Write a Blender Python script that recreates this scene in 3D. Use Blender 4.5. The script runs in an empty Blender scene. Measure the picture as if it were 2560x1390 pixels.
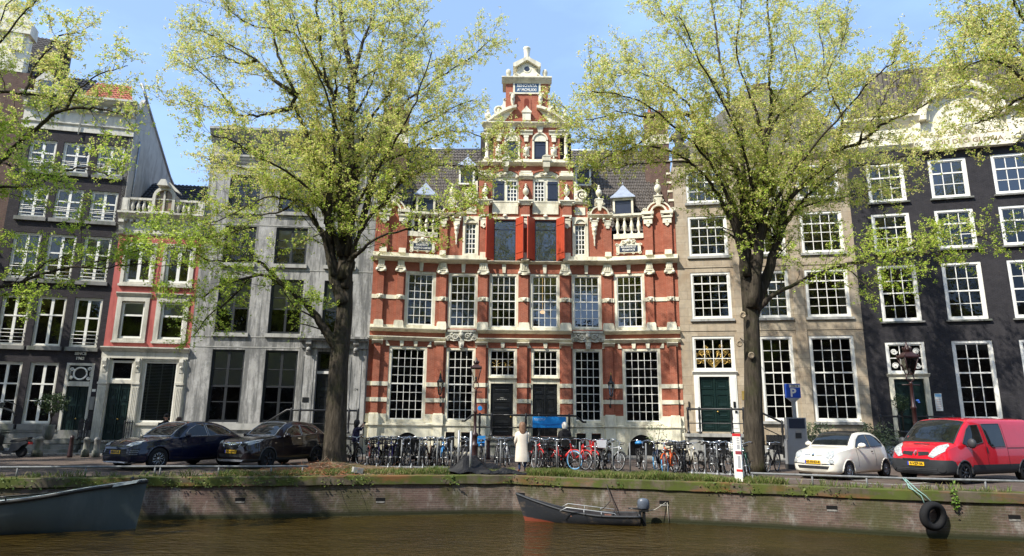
import bpy, math, random
from mathutils import Vector, Matrix
rad = math.radians
sc = bpy.context.scene
C = sc.collection
# ------------------------------------------------------------------ camera, sky, sun, exposure
PITCH = math.atan(363/1650)
cam = bpy.data.objects.new("camera", bpy.data.cameras.new("camera"))
C.objects.link(cam)
cam.data.sensor_width = 36
cam.data.lens = 1650/2560*36
cam.data.clip_start = .1
cam.data.clip_end = 3000
cam.matrix_world = Matrix.Translation((0, 0, 1.65)) @ Matrix.Rotation(rad(90)+PITCH, 4, 'X') @ Matrix.Rotation(.010, 4, 'Z')
sc.camera = cam
SUN_T = Vector((.52, .43, -.735)).normalized()          # the way the sunlight travels
sun = bpy.data.objects.new("sun", bpy.data.lights.new("sun", 'SUN'))
C.objects.link(sun)
sun.rotation_euler = SUN_T.to_track_quat('-Z', 'Y').to_euler()
sun.location = (-20, -20, 40)
sun.data.energy = 5
sun.data.angle = rad(.53)
sun.data.color = (1, .955, .87)
W = bpy.data.worlds.new("World")
sc.world = W
W.use_nodes = True
nt = W.node_tree
bg = nt.nodes["Background"]
sky = nt.nodes.new("ShaderNodeTexSky")
sky.sky_type = 'NISHITA'
sky.sun_disc = False
sky.sun_elevation = math.asin(-SUN_T.z)
sky.sun_rotation = math.atan2(-SUN_T.x, -SUN_T.y)
sky.air_density = 1.0
sky.dust_density = 2.2
sky.ozone_density = 1.6
tc = nt.nodes.new("ShaderNodeTexCoord")                # thin veils of high cloud
mp = nt.nodes.new("ShaderNodeMapping")
mp.inputs['Scale'].default_value = (1.2, 1.2, 3.2)
no = nt.nodes.new("ShaderNodeTexNoise")
no.inputs['Scale'].default_value = 2.1
no.inputs['Detail'].default_value = 7
no.inputs['Roughness'].default_value = .55
cr = nt.nodes.new("ShaderNodeValToRGB")
cr.color_ramp.elements[0].position = .42
cr.color_ramp.elements[1].position = .80
cr.color_ramp.elements[0].color = (.50, .50, .50, 1)
cr.color_ramp.elements[1].color = (.92, .92, .92, 1)
mx = nt.nodes.new("ShaderNodeMixRGB")
mx.inputs[2].default_value = (3.4, 5.3, 8.9, 1)
nt.links.new(tc.outputs['Generated'], mp.inputs[0])
nt.links.new(mp.outputs[0], no.inputs[0])
nt.links.new(no.outputs[0], cr.inputs[0])
nt.links.new(cr.outputs[0], mx.inputs[0])
nt.links.new(sky.outputs[0], mx.inputs[1])
nt.links.new(mx.outputs[0], bg.inputs[0])
bg.inputs[1].default_value = .125
sc.view_settings.view_transform = 'Standard'
sc.view_settings.look = 'None'
sc.view_settings.gamma = 1
sc.view_settings.exposure = .55
sc.cycles.max_bounces = 6
sc.cycles.diffuse_bounces = 3
sc.cycles.glossy_bounces = 3
sc.cycles.transmission_bounces = 4
sc.cycles.transparent_max_bounces = 12
sc.cycles.caustics_reflective = False
sc.cycles.caustics_refractive = False

# ------------------------------------------------------------------ mesh helpers
AUTO = [True]
class MB:
    def __init__(s):
        s.v, s.f, s.m, s.s = [], [], [], []
    def add(s, pts, faces, m=0, smooth=False):
        b = len(s.v)
        s.v += [tuple(p) for p in pts]
        for f in faces:
            s.f.append([b+i for i in f]); s.m.append(m); s.s.append(smooth)
        return s
    def quad(s, a, b, c, d, m=0):
        return s.add([a, b, c, d], [(0, 1, 2, 3)], m)
    def box(s, x0, x1, y0, y1, z0, z1, m=0, t=0., tz=0.):
        # t: top shrink in x and y
        p = [(x0, y0, z0), (x1, y0, z0), (x1, y1, z0), (x0, y1, z0),
             (x0+t, y0+t, z1), (x1-t, y0+t, z1), (x1-t, y1-t, z1), (x0+t, y1-t, z1)]
        return s.add(p, [(3, 2, 1, 0), (4, 5, 6, 7), (0, 1, 5, 4), (1, 2, 6, 5), (2, 3, 7, 6), (3, 0, 4, 7)], m)
    def prism(s, pts, y0, y1, m=0):
        # outline (x,z), anticlockwise seen from the street, pushed back from y0 to y1
        n = len(pts)
        p = [(x, y0, z) for x, z in pts]+[(x, y1, z) for x, z in pts]
        f = [tuple(range(n)), tuple(range(2*n-1, n-1, -1))]
        f += [(i, i+n, (i+1) % n+n, (i+1) % n) for i in range(n)]
        return s.add(p, f, m)
    def prismx(s, pts, x0, x1, m=0):
        # outline (y,z) pushed along x: mouldings and cornices
        n = len(pts)
        p = [(x0, y, z) for y, z in pts]+[(x1, y, z) for y, z in pts]
        f = [tuple(range(n)), tuple(range(2*n-1, n-1, -1))]
        f += [(i, i+n, (i+1) % n+n, (i+1) % n) for i in range(n)]
        return s.add(p, f, m)
    def lathe(s, prof, cx=0, cy=0, z=0, n=12, m=0, a=0., smooth=True, cap=True):
        p = []
        for r, h in prof:
            for k in range(n):
                t = a+2*math.pi*k/n
                p.append((cx+r*math.cos(t), cy+r*math.sin(t), z+h))
        f = []
        for i in range(len(prof)-1):
            for k in range(n):
                k2 = (k+1) % n
                f.append((i*n+k, i*n+k2, (i+1)*n+k2, (i+1)*n+k))
        s.add(p, f, m, smooth)
        b = len(s.v)-len(p)
        for ring, rev in ((0, True), (len(prof)-1, False)):
            if cap and prof[ring][0] > .002:
                idx = [b+ring*n+k for k in range(n)]
                s.f.append(idx[::-1] if rev else idx); s.m.append(m); s.s.append(False)
        return s
    def tube(s, pts, r, n=6, m=0, smooth=True, cap=True):
        P = [Vector(p) for p in pts]
        R = r if isinstance(r, (list, tuple)) else [r]*len(P)
        vs, prev = [], None
        for i, p in enumerate(P):
            d = (P[min(i+1, len(P)-1)]-P[max(i-1, 0)])
            if d.length < 1e-6: d = Vector((0, 0, 1))
            d.normalize()
            if prev is None:
                a = d.orthogonal().normalized()
            else:
                a = (prev-d*prev.dot(d))
                a = a.normalized() if a.length > 1e-6 else d.orthogonal().normalized()
            prev = a
            b = d.cross(a)
            for k in range(n):
                t = 2*math.pi*k/n
                vs.append(p+(a*math.cos(t)+b*math.sin(t))*R[i])
        f = []
        for i in range(len(P)-1):
            for k in range(n):
                k2 = (k+1) % n
                f.append((i*n+k, i*n+k2, (i+1)*n+k2, (i+1)*n+k))
        if cap:
            f.append(tuple(range(n-1, -1, -1)))
            f.append(tuple((len(P)-1)*n+k for k in range(n)))
        return s.add(vs, f, m, smooth)
    def ball(s, c, r, n=8, m=0):
        rx, ry, rz = r if isinstance(r, (tuple, list)) else (r, r, r)
        k = max(4, n//2)
        prof = [(math.sin(math.pi*i/k), -math.cos(math.pi*i/k)) for i in range(k+1)]
        b = len(s.v)
        s.lathe(prof, 0, 0, 0, n, m)
        for i in range(b, len(s.v)):
            x, y, z = s.v[i]
            s.v[i] = (c[0]+x*rx, c[1]+y*ry, c[2]+z*rz)
        return s
    def disc(s, cx, cz, r, y0, y1, n=16, m=0, a0=0., a1=2*math.pi):
        full = abs(a1-a0) > 6.28
        k = n if full else n+1
        return s.prism([(cx+r*math.cos(a0+(a1-a0)*i/n), cz+r*math.sin(a0+(a1-a0)*i/n)) for i in range(k)], y0, y1, m)
    def xf(s, M, b=0):
        for i in range(b, len(s.v)):
            s.v[i] = tuple(M @ Vector(s.v[i]))
        return s
    def clusters(s, eps):
        # pieces that touch (boxes within eps) belong together; the others become parts of their own
        par = list(range(len(s.v)))
        def find(i):
            while par[i] != i: par[i] = par[par[i]]; i = par[i]
            return i
        for f in s.f:
            r = find(f[0])
            for i in f[1:]: par[find(i)] = r
        bb = {}
        for f in s.f:
            r = find(f[0]); b = bb.setdefault(r, [9e9]*3+[-9e9]*3)
            for i in f:
                for k in range(3): b[k] = min(b[k], s.v[i][k]); b[k+3] = max(b[k+3], s.v[i][k])
        ks = list(bb)
        for i, a in enumerate(ks):
            for c in ks[:i]:
                if find(a) == find(c): continue
                A_, B_ = bb[a], bb[c]
                if all(A_[k]-eps <= B_[k+3] and B_[k]-eps <= A_[k+3] for k in range(3)): par[find(a)] = find(c)
        out = {}
        for j, f in enumerate(s.f): out.setdefault(find(f[0]), []).append(j)
        return list(out.values())
    def build(s, name, mats, parent=None, loc=(0, 0, 0), rz=0., fr=None, eps=.012):
        if AUTO[0] and parent and len(s.f) > 6:
            cl = s.clusters(eps)
            if 1 < len(cl) < 60:
                r = None
                for fs in sorted(cl, key=len, reverse=True):
                    q = MB(); mp_ = {}
                    for j in fs:
                        for i in s.f[j]:
                            if i not in mp_: mp_[i] = len(q.v); q.v.append(s.v[i])
                        q.f.append([mp_[i] for i in s.f[j]]); q.m.append(s.m[j]); q.s.append(s.s[j])
                    o = q.build1(name, mats, parent, loc, rz, fr)
                    r = r or o
                return r
        return s.build1(name, mats, parent, loc, rz, fr)
    def build1(s, name, mats, parent=None, loc=(0, 0, 0), rz=0., fr=None):
        me = bpy.data.meshes.new(name)
        me.from_pydata(s.v, [], s.f)
        for mm in (mats if isinstance(mats, (list, tuple)) else [mats]):
            me.materials.append(mm)
        me.polygons.foreach_set('material_index', s.m)
        me.polygons.foreach_set('use_smooth', s.s)
        me.update()
        o = bpy.data.objects.new(name, me)
        C.objects.link(o)
        if fr: loc, rz = fr
        o.location = loc
        o.rotation_euler = (0, 0, rz)
        if parent: o.parent = parent
        return o
def tag(o, label, cat, group=None, kind=None):
    if label: o['label'] = label
    if cat: o['category'] = cat
    if group: o['group'] = group
    if kind: o['kind'] = kind
    return o
def thing(name, label, cat, loc=(0, 0, 0), rz=0., group=None):
    o = bpy.data.objects.new(name, None)
    o.empty_display_size = .2
    C.objects.link(o)
    o.location = loc
    o.rotation_euler = (0, 0, rz)
    return tag(o, label, cat, group)
def struct(o):
    o['kind'] = 'structure'
    return o
def dup(o, parent=None):
    c = o.copy()
    C.objects.link(c)
    c.parent = parent
    for ch in o.children: dup(ch, c)
    return c
def text_mesh(name, s, size, mat_, parent, loc, rot=(rad(90), 0, 0), ext=.004, align='CENTER', sx=1., bold=0.):
    cu = bpy.data.curves.new(name, 'FONT')
    cu.body = s; cu.size = size; cu.extrude = ext; cu.align_x = align; cu.align_y = 'CENTER'
    cu.offset = bold; cu.resolution_u = 2
    t = bpy.data.objects.new(name, cu)
    C.objects.link(t)
    dg = bpy.context.evaluated_depsgraph_get()
    me = bpy.data.meshes.new_from_object(t.evaluated_get(dg))
    bpy.data.objects.remove(t)
    bpy.data.curves.remove(cu)
    me.materials.clear(); me.materials.append(mat_)
    o = bpy.data.objects.new(name, me)
    C.objects.link(o)
    o.parent = parent; o.location = loc; o.rotation_euler = rot; o.scale = (sx, 1, 1)
    return o

# ------------------------------------------------------------------ materials
def nodes(name):
    m = bpy.data.materials.new(name)
    m.use_nodes = True
    n = m.node_tree
    return m, n, n.nodes["Principled BSDF"], lambda t: n.nodes.new(t), n.links.new
def coords(N, L, kind='Object', scale=(1, 1, 1)):
    t = N("ShaderNodeTexCoord"); mp_ = N("ShaderNodeMapping")
    mp_.inputs['Scale'].default_value = scale
    L(t.outputs[kind], mp_.inputs[0])
    return mp_.outputs[0]
def noise(N, L, vec, scale, detail=5, rough=.6):
    a = N("ShaderNodeTexNoise")
    a.inputs['Scale'].default_value = scale; a.inputs['Detail'].default_value = detail; a.inputs['Roughness'].default_value = rough
    L(vec, a.inputs[0])
    return a.outputs[0]
def ramp(N, L, fac, stops):
    r = N("ShaderNodeValToRGB")
    e = r.color_ramp.elements
    while len(e) < len(stops): e.new(.5)
    for i, (p, c) in enumerate(stops):
        e[i].position = p
        e[i].color = (c, c, c, 1) if isinstance(c, (int, float)) else (*c, 1)
    L(fac, r.inputs[0])
    return r.outputs[0]
def mixc(N, L, a, b, fac, mode='MIX'):
    x = N("ShaderNodeMixRGB"); x.blend_type = mode
    for i, v in ((0, fac), (1, a), (2, b)):
        if hasattr(v, 'is_linked'): L(v, x.inputs[i])
        elif isinstance(v, (int, float)): x.inputs[i].default_value = v if i == 0 else (v, v, v, 1)
        else: x.inputs[i].default_value = (*v, 1)
    return x.outputs[0]
def bump(N, L, P, h, strength=.3, dist=.02):
    b = N("ShaderNodeBump")
    b.inputs['Strength'].default_value = strength; b.inputs['Distance'].default_value = dist
    L(h, b.inputs['Height']); L(b.outputs[0], P.inputs['Normal'])
def flat(name, col, rough=.5, spec=.5, metal=0., var=.12, scale=6., coat=0., bmp=0., dirt=None, dscale=1.2):
    m, n, P, N, L = nodes(name)
    v = coords(N, L)
    f = noise(N, L, v, scale)
    k = ramp(N, L, f, [(.3, 1-var), (.7, 1+var)])
    c = mixc(N, L, col, k, 1., 'MULTIPLY')
    if dirt:                                            # streaks and grime of their own shape
        vs = coords(N, L, 'Object', (dscale, dscale, dscale*.22))
        g = ramp(N, L, noise(N, L, vs, 1.6, 8, .68), [(.485, 0.), (.62, 1.)])
        c = mixc(N, L, c, dirt, g)
    L(c, P.inputs['Base Color'])
    P.inputs['Roughness'].default_value = rough
    P.inputs['Specular IOR Level'].default_value = spec
    P.inputs['Metallic'].default_value = metal
    P.inputs['Coat Weight'].default_value = coat
    P.inputs['Coat Roughness'].default_value = .06
    if bmp: bump(N, L, P, f, bmp, .02)
    return m
def brick(name, c1, c2, mortar, bw=.21, bh=.062, ms=.011, var=.22, stain=None, blotch=None, off=.5, rough=.85, xz=True, bmp=.35, smooth=.1, stain_pos=(.52, .72), sc_=(1, 1, .3)):
    m, n, P, N, L = nodes(name)
    t = N("ShaderNodeTexCoord")
    if xz:
        sp = N("ShaderNodeSeparateXYZ"); L(t.outputs['Object'], sp.inputs[0])
        ad = N("ShaderNodeMath"); ad.operation = 'ADD'
        L(sp.outputs[0], ad.inputs[0]); L(sp.outputs[1], ad.inputs[1])
        cb = N("ShaderNodeCombineXYZ"); L(ad.outputs[0], cb.inputs[0]); L(sp.outputs[2], cb.inputs[1])
        v = cb.outputs[0]
    else:
        v = t.outputs['Object']
    b = N("ShaderNodeTexBrick")
    b.offset = off
    for k, x in (('Scale', 1.), ('Mortar Size', ms), ('Mortar Smooth', smooth), ('Brick Width', bw), ('Row Height', bh), ('Bias', 0.)):
        b.inputs[k].default_value = x
    b.inputs['Color1'].default_value = (*c1, 1); b.inputs['Color2'].default_value = (*c2, 1); b.inputs['Mortar'].default_value = (*mortar, 1)
    L(v, b.inputs[0])
    o3 = t.outputs['Object']
    k = ramp(N, L, noise(N, L, o3, 3.3, 6, .7), [(.3, 1-var), (.7, 1+var)])
    c = mixc(N, L, b.outputs[0], k, 1., 'MULTIPLY')
    if blotch:
        c = mixc(N, L, c, blotch, ramp(N, L, noise(N, L, o3, .9, 6, .65), [(.48, 0.), (.75, .85)]))
    if stain:
        mp_ = N("ShaderNodeMapping"); mp_.inputs['Scale'].default_value = sc_; L(o3, mp_.inputs[0])
        c = mixc(N, L, c, stain, ramp(N, L, noise(N, L, mp_.outputs[0], 1.5, 8, .7), [(stain_pos[0], 0.), (stain_pos[1], .9)]))
    L(c, P.inputs['Base Color'])
    P.inputs['Roughness'].default_value = rough
    P.inputs['Specular IOR Level'].default_value = .25
    iv = N("ShaderNodeInvert"); L(b.outputs['Fac'], iv.inputs[1])
    bump(N, L, P, iv.outputs[0], bmp, .012)
    return m
def pane(name, ior=1.6, tint=.75, wob=.05):
    m, n, P, N, L = nodes(name)
    n.nodes.remove(P)
    out = n.nodes["Material Output"]
    g = N("ShaderNodeBsdfGlossy"); g.inputs['Roughness'].default_value = .015
    tr = N("ShaderNodeBsdfTransparent"); tr.inputs[0].default_value = (tint, tint*1.01, tint, 1)
    fr = N("ShaderNodeFresnel"); fr.inputs[0].default_value = ior
    mxs = N("ShaderNodeMixShader")
    b = N("ShaderNodeBump"); b.inputs['Strength'].default_value = wob; b.inputs['Distance'].default_value = .05
    L(noise(N, L, coords(N, L), 2.6, 2, .5), b.inputs['Height'])
    L(b.outputs[0], g.inputs['Normal'])
    L(fr.outputs[0], mxs.inputs[0]); L(tr.outputs[0], mxs.inputs[1]); L(g.outputs[0], mxs.inputs[2])
    L(mxs.outputs[0], out.inputs[0])
    return m
def leafmat(name, c1, c2, rough=.55, trans=.5):
    m, n, P, N, L = nodes(name)
    c = ramp(N, L, noise(N, L, coords(N, L), .9, 4, .7), [(.35, c1), (.65, c2)])
    L(c, P.inputs['Base Color'])
    P.inputs['Roughness'].default_value = rough
    P.inputs['Specular IOR Level'].default_value = .3
    t = N("ShaderNodeBsdfTranslucent"); L(c, t.inputs[0])
    mxs = N("ShaderNodeMixShader"); mxs.inputs[0].default_value = trans
    L(P.outputs[0], mxs.inputs[1]); L(t.outputs[0], mxs.inputs[2])
    L(mxs.outputs[0], n.nodes["Material Output"].inputs[0])
    return m

M = {}
M['bartbrick'] = brick('red_brick', (.32, .082, .042), (.38, .112, .060), (.34, .16, .11), blotch=(.27, .066, .035), ms=.010)
M['cream'] = flat('cream_paint', (.76, .71, .55), .5, .4, var=.06, dirt=(.50, .46, .34), dscale=1.1)
M['greycream'] = flat('weathered_carved_stone', (.56, .54, .45), .6, .3, var=.12, dirt=(.36, .35, .29))
M['white'] = flat('white_paint', (.78, .76, .69), .4, .5, var=.04)
M['offwhite'] = flat('old_white_paint', (.55, .52, .44), .5, .4, var=.08, dirt=(.36, .34, .28))
M['glass_low'] = pane('dark_window_glass', 1.62, .72, .10)
M['glass'] = pane('window_glass', 1.85, .72, .10)
M['glass_hi'] = pane('sky_window_glass', 2.5, .6, .10)
M['dark'] = flat('dark_room', (.012, .012, .012), .9, .1)
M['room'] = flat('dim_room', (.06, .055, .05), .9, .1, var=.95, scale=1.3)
M['navy'] = flat('navy_shutter_paint', (.018, .026, .05), .4, .5)
M['black'] = flat('black_paint', (.011, .012, .013), .35, .5)
M['iron'] = flat('black_iron', (.016, .016, .017), .45, .5)
M['shutter'] = flat('red_shutter_paint', (.40, .055, .02), .45, .5, var=.12, scale=4)
M['dgreen'] = flat('dark_green_paint', (.008, .022, .020), .3, .5)
M['darkbrick'] = brick('dark_painted_brick', (.030, .026, .029), (.046, .040, .043), (.024, .021, .022), var=.25, blotch=(.038, .032, .037), bmp=.6)
M['blackbrick'] = brick('black_painted_brick', (.030, .028, .031), (.038, .035, .038), (.022, .021, .023), var=.28, blotch=(.045, .041, .043), bmp=.4)
M['brownbrick'] = brick('brown_brick', (.10, .05, .04), (.14, .075, .055), (.13, .10, .08), var=.25)
M['pink'] = flat('salmon_stucco', (.43, .11, .092), .65, .3, var=.08, scale=2.5, dirt=(.33, .072, .062))
M['grey'] = flat('grey_stucco', (.345, .335, .315), .75, .3, var=.14, scale=1.3, dirt=(.12, .12, .115), dscale=1.1, bmp=.1)
m, nn_, P, N, L = nodes('streaked_grey_stucco')
O_ = coords(N, L)
c = mixc(N, L, (.345, .335, .315), ramp(N, L, noise(N, L, O_, 1.3, 6, .65), [(.3, .82), (.7, 1.12)]), 1., 'MULTIPLY')
c = mixc(N, L, c, (.46, .45, .43), ramp(N, L, noise(N, L, coords(N, L, 'Object', (1, 1, .6)), 2.6, 9, .75), [(.50, 0.), (.60, .7)]))
c = mixc(N, L, c, (.11, .11, .105), ramp(N, L, noise(N, L, coords(N, L, 'Object', (1.5, 1.5, .16)), 1.9, 9, .72), [(.46, 0.), (.57, .85)]))
c = mixc(N, L, c, (.13, .13, .125), ramp(N, L, noise(N, L, coords(N, L, 'Object', (.5, .5, .4)), 1.2, 10, .78), [(.51, 0.), (.60, .75)]))
L(c, P.inputs['Base Color']); P.inputs['Roughness'].default_value = .8; P.inputs['Specular IOR Level'].default_value = .25
M['grey'] = m
M['greytrim'] = flat('grey_stone_trim', (.36, .35, .32), .7, .3, var=.12, scale=3, dirt=(.22, .22, .20))
M['sand'] = brick('sandstone_blocks', (.36, .29, .205), (.44, .37, .27), (.25, .205, .15), bw=.92, bh=.46, ms=.010, var=.18, blotch=(.30, .215, .135), stain=(.24, .215, .17), bmp=.12, rough=.8)
M['bluestone'] = flat('grey_stone', (.20, .195, .18), .7, .3, var=.2, scale=2.5, dirt=(.10, .11, .085))
M['stoop'] = flat('worn_step_stone', (.19, .185, .165), .75, .3, var=.25, scale=2., dirt=(.08, .09, .06))
M['lead'] = flat('lead_sheet', (.34, .37, .42), .4, .5, metal=.3, var=.15, scale=4)
M['tabtext'] = flat('pale_letter_paint', (.80, .78, .70), .5, .4, var=.03)
M['greyblind'] = flat('grey_roller_blind', (.16, .16, .155), .8, .2, var=.1)
M['blind'] = flat('pale_blind', (.62, .60, .56), .8, .2, var=.04)
M['curtain'] = flat('white_curtain', (.66, .66, .66), .9, .1, var=.22, scale=5)
M['greenblind'] = flat('grey_green_slats', (.40, .47, .45), .6, .3, var=.05)
M['gold'] = flat('gilt_metal', (.55, .36, .10), .35, .5, metal=.8, var=.15)
M['brass'] = flat('brass_plate', (.60, .42, .12), .4, .5, metal=.7)
M['blue'] = flat('blue_banner', (.015, .26, .68), .5, .4, var=.08, scale=2.5)
M['railgrey'] = flat('dull_grey_rail', (.17, .175, .175), .6, .3, var=.3, scale=8)
M['steel'] = flat('galvanised_steel', (.42, .43, .43), .45, .5, metal=.6, var=.2, scale=5)
# ------------------------------------------------------------------ facade helpers (local x along the front, y into the house, z up)
def wall(mb, u0, u1, z0, z1, holes, m=0, rev=.28, mr=None, room=1, dep=11., top=True):
    xs = sorted({u0, u1, *[h[0] for h in holes], *[h[1] for h in holes]})
    zs = sorted({z0, z1, *[h[2] for h in holes], *[h[3] for h in holes]})
    for i in range(len(xs)-1):
        for k in range(len(zs)-1):
            cx_, cz_ = (xs[i]+xs[i+1])/2, (zs[k]+zs[k+1])/2
            if any(h[0] < cx_ < h[1] and h[2] < cz_ < h[3] for h in holes): continue
            mb.quad((xs[i], 0, zs[k]), (xs[i+1], 0, zs[k]), (xs[i+1], 0, zs[k+1]), (xs[i], 0, zs[k+1]), m)
    mr = m if mr is None else mr
    for a, b, c, d in holes:
        mb.quad((a, 0, c), (a, rev, c), (a, rev, d), (a, 0, d), mr)
        mb.quad((b, 0, c), (b, 0, d), (b, rev, d), (b, rev, c), mr)
        mb.quad((a, 0, d), (a, rev, d), (b, rev, d), (b, 0, d), mr)
        mb.quad((a, 0, c), (b, 0, c), (b, rev, c), (a, rev, c), mr)
    if dep:
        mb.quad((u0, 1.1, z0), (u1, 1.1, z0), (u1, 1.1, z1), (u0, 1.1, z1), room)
        for x in (u0, u1):
            mb.quad((x, 0, z0), (x, dep, z0), (x, dep, z1), (x, 0, z1), m)
        mb.quad((u0, dep, z0), (u1, dep, z0), (u1, dep, z1), (u0, dep, z1), m)
        if top: mb.quad((u0, 0, z1), (u1, 0, z1), (u1, dep, z1), (u0, dep, z1), m)
def window(h, x0, x1, z0, z1, cols, rows, rail=None, fr=.12, y=.10, mf='white', cas=None, g='glass', sill=None, blind=None,
           mw=.036, mull=0., bars=0, frm=None, sash=.055, rz_=None, rw=.075):
    f = MB()
    ci = 1 if cas else 0
    if fr:
        f.box(x0, x0+fr, y-.02, y+.14, z0, z1, ci).box(x1-fr, x1, y-.02, y+.14, z0, z1, ci)
        f.box(x0+fr, x1-fr, y-.02, y+.14, z1-fr, z1, ci).box(x0+fr, x1-fr, y-.02, y+.14, z0, z0+fr*.8, ci)
    a, b, c, d = x0+fr, x1-fr, z0+fr*.8, z1-fr
    f.box(a, a+sash, y+.02, y+.10, c, d).box(b-sash, b, y+.02, y+.10, c, d)
    f.box(a+sash, b-sash, y+.02, y+.10, c, c+sash*1.4).box(a+sash, b-sash, y+.02, y+.10, d-sash, d)
    a, b, c, d = a+sash, b-sash, c+sash*1.4, d-sash
    zz = [c+(d-c)*k/rows for k in range(rows+1)] if rz_ is None else [c+(d-c)*k for k in (0, *rz_, 1)]
    nr = len(zz)-1
    rails = rail if isinstance(rail, (list, tuple)) else ([rail] if rail else [])
    for k in range(1, nr):
        w = rw if k in rails else mw
        f.box(a, b, y+(.015 if k in rails else .035), y+.085, zz[k]-w/2, zz[k]+w/2)
    for i in range(1, cols):
        xx = a+(b-a)*i/cols
        w = mull if (mull and i*2 == cols) else mw
        f.box(xx-w/2, xx+w/2, y+(.028 if w > mw else .039), y+.081, c, d)
    mats = [M[mf], M[cas or mf]]
    if bars:
        for k in range(bars):
            zb = c+.10+.20*k
            f.tube([(x0+.02, y-.04, zb), (x1-.02, y-.04, zb)], .016, 4)
    o = f.build('window', mats, h, fr=frm)
    MB().quad((a-.02, y+.065, c-.02), (b+.02, y+.065, c-.02), (b+.02, y+.065, d+.02), (a-.02, y+.065, d+.02)).build('pane', M[g], o)
    if sill:
        MB().box(x0-.10, x1+.10, -.13, y-.03, z0-sill[1], z0-.003).build('sill', M[sill[0]], o)
    if blind:
        q = MB()
        for (p0, p1, q0, q1, mt) in blind if isinstance(blind, list) else [blind]:
            n_ = 9 if mt == 'curtain' else 1
            X0, X1 = a+(b-a)*p0, a+(b-a)*p1
            for j in range(n_):
                yy = y+.085+(.03 if j % 2 else 0)
                y2 = y+.085+(.03 if (j+1) % 2 else 0) if n_ > 1 else yy
                xa, xb = X0+(X1-X0)*j/n_, X0+(X1-X0)*(j+1)/n_
                q.quad((xa, yy, c+(d-c)*q0), (xb, y2, c+(d-c)*q0), (xb, y2, c+(d-c)*q1), (xa, yy, c+(d-c)*q1))
        mt = (blind[0] if isinstance(blind, list) else blind)[4]
        q.build('curtain' if mt == 'curtain' else 'blind', M[mt], o)
    return o
def door(h, x0, x1, z0, z1, mat_, leaves=2, y=.14, frm=None, handle='gold', pat=((.08, .28), (.36, .62), (.68, .92))):
    d = MB().box(x0, x1, y, y+.08, z0, z1)
    w = (x1-x0)/leaves
    for i in range(leaves):
        a, b = x0+w*i+.09*w+.03, x0+w*(i+1)-.09*w-.03
        for p0, p1 in pat:
            za, zb = z0+(z1-z0)*p0, z0+(z1-z0)*p1
            d.box(a, b, y-.030, y-.002, za, za+.04).box(a, b, y-.030, y-.002, zb-.04, zb)
            d.box(a, a+.04, y-.028, y-.002, za+.04, zb-.04).box(b-.04, b, y-.028, y-.002, za+.04, zb-.04)
            d.box(a+.09, b-.09, y-.022, y-.002, za+.09, zb-.09, 0, .03)
        if i: d.box(x0+w*i-.035, x0+w*i+.035, y-.045, y-.002, z0, z1)
    o = d.build('door', M[mat_], h, fr=frm)
    xk = x0+(x1-x0)*(.5 if leaves == 2 else .9)+(.1 if leaves == 2 else 0)
    MB().tube([(xk, y-.01, z0+(z1-z0)*.36), (xk, y-.07, z0+(z1-z0)*.36)], .015, 5).ball((xk, y-.085, z0+(z1-z0)*.36), .045, 8).build('handle', M[handle], o)
    return o
def cornice(mb, x0, x1, z0, z1, pr, m=0, y0=0., steps=3):
    # a moulded shelf growing outwards as it rises
    h = z1-z0
    pts = [(y0+.02, z0)]
    for k in range(steps):
        yk = y0-pr*(k+1)/steps
        pts += [(y0-pr*(k+.35)/steps, z0+h*(k/steps)*.92+.001), (yk, z0+h*(k+.55)/steps*.92)]
    pts += [(y0-pr, z1), (y0+.02, z1)]
    mb.prismx(pts[::-1], x0, x1, m)
    return mb
BALUSTER = [(.075, 0), (.075, .06), (.045, .08), (.05, .2), (.095, .42), (.10, .5), (.06, .72), (.045, .86), (.075, .9), (.075, 1.)]
URN = [(.17, 0), (.17, .05), (.07, .09), (.06, .17), (.10, .21), (.20, .32), (.225, .45), (.20, .58), (.12, .68), (.07, .72), (.13, .77), (.13, .80), (.06, .84), (.05, .88), (.085, .93), (.06, .985), (.01, 1.)]
def urn(mb, x, y, z, h, k=1., m=0):
    return mb.lathe([(r*k, t*h) for r, t in URN], x, y, z, 12, m)
def spiral(mb, cx, cz, r, y0, y1, sgn=1, turns=1.6, w=.2, m=0, a0=0.):
    # scroll: a thick band winding in
    n = int(16*turns)
    P = []
    for i in range(n+1):
        t = i/n
        a = a0+sgn*t*turns*2*math.pi
        rr = r*(1-.82*t)
        P.append((cx+rr*math.cos(a), cz+rr*math.sin(a), w*r*(1-.6*t)))
    mb.tube([(x, y0, z) for x, z, _ in P], [q for *_, q in P], 6, m)
    mb.disc(cx, cz, r*.78, y0+.02, y1, 16, m)
    mb.ball((cx, y0-.02, cz), (r*.2, .05, r*.2), 8, m)
def railing(parent, pts, h, posts, mat_='iron', name='railing', mid=True, r=.022, knob=.0):
    # pts: 3-D polyline along the feet; posts at given fractions
    q = MB()
    up = [(x, y, z+h) for x, y, z in pts]
    q.tube(up, r*1.5, 6)
    if mid: q.tube([(x, y, z+h*.42) for x, y, z in pts], r*.8, 5)
    L_ = [0]
    for a, b in zip(pts[:-1], pts[1:]): L_.append(L_[-1]+(Vector(b)-Vector(a)).length)
    for t in posts:
        d = t*L_[-1]
        for i in range(len(pts)-1):
            if d <= L_[i+1]+1e-6:
                p = Vector(pts[i]).lerp(Vector(pts[i+1]), (d-L_[i])/max(1e-6, L_[i+1]-L_[i])); break
        q.lathe([(r*2.6, 0), (r*2.6, .08), (r*1.3, .12), (r*1.7, h*.3), (r*1.2, h*.5), (r*2, h*.62), (r*1.4, h*.9), (r*2.2, h+.03), (r*1.2, h+.09), (.004, h+.12)], p.x, p.y, p.z, 8)
    return q.build(name, M[mat_], parent)
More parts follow.
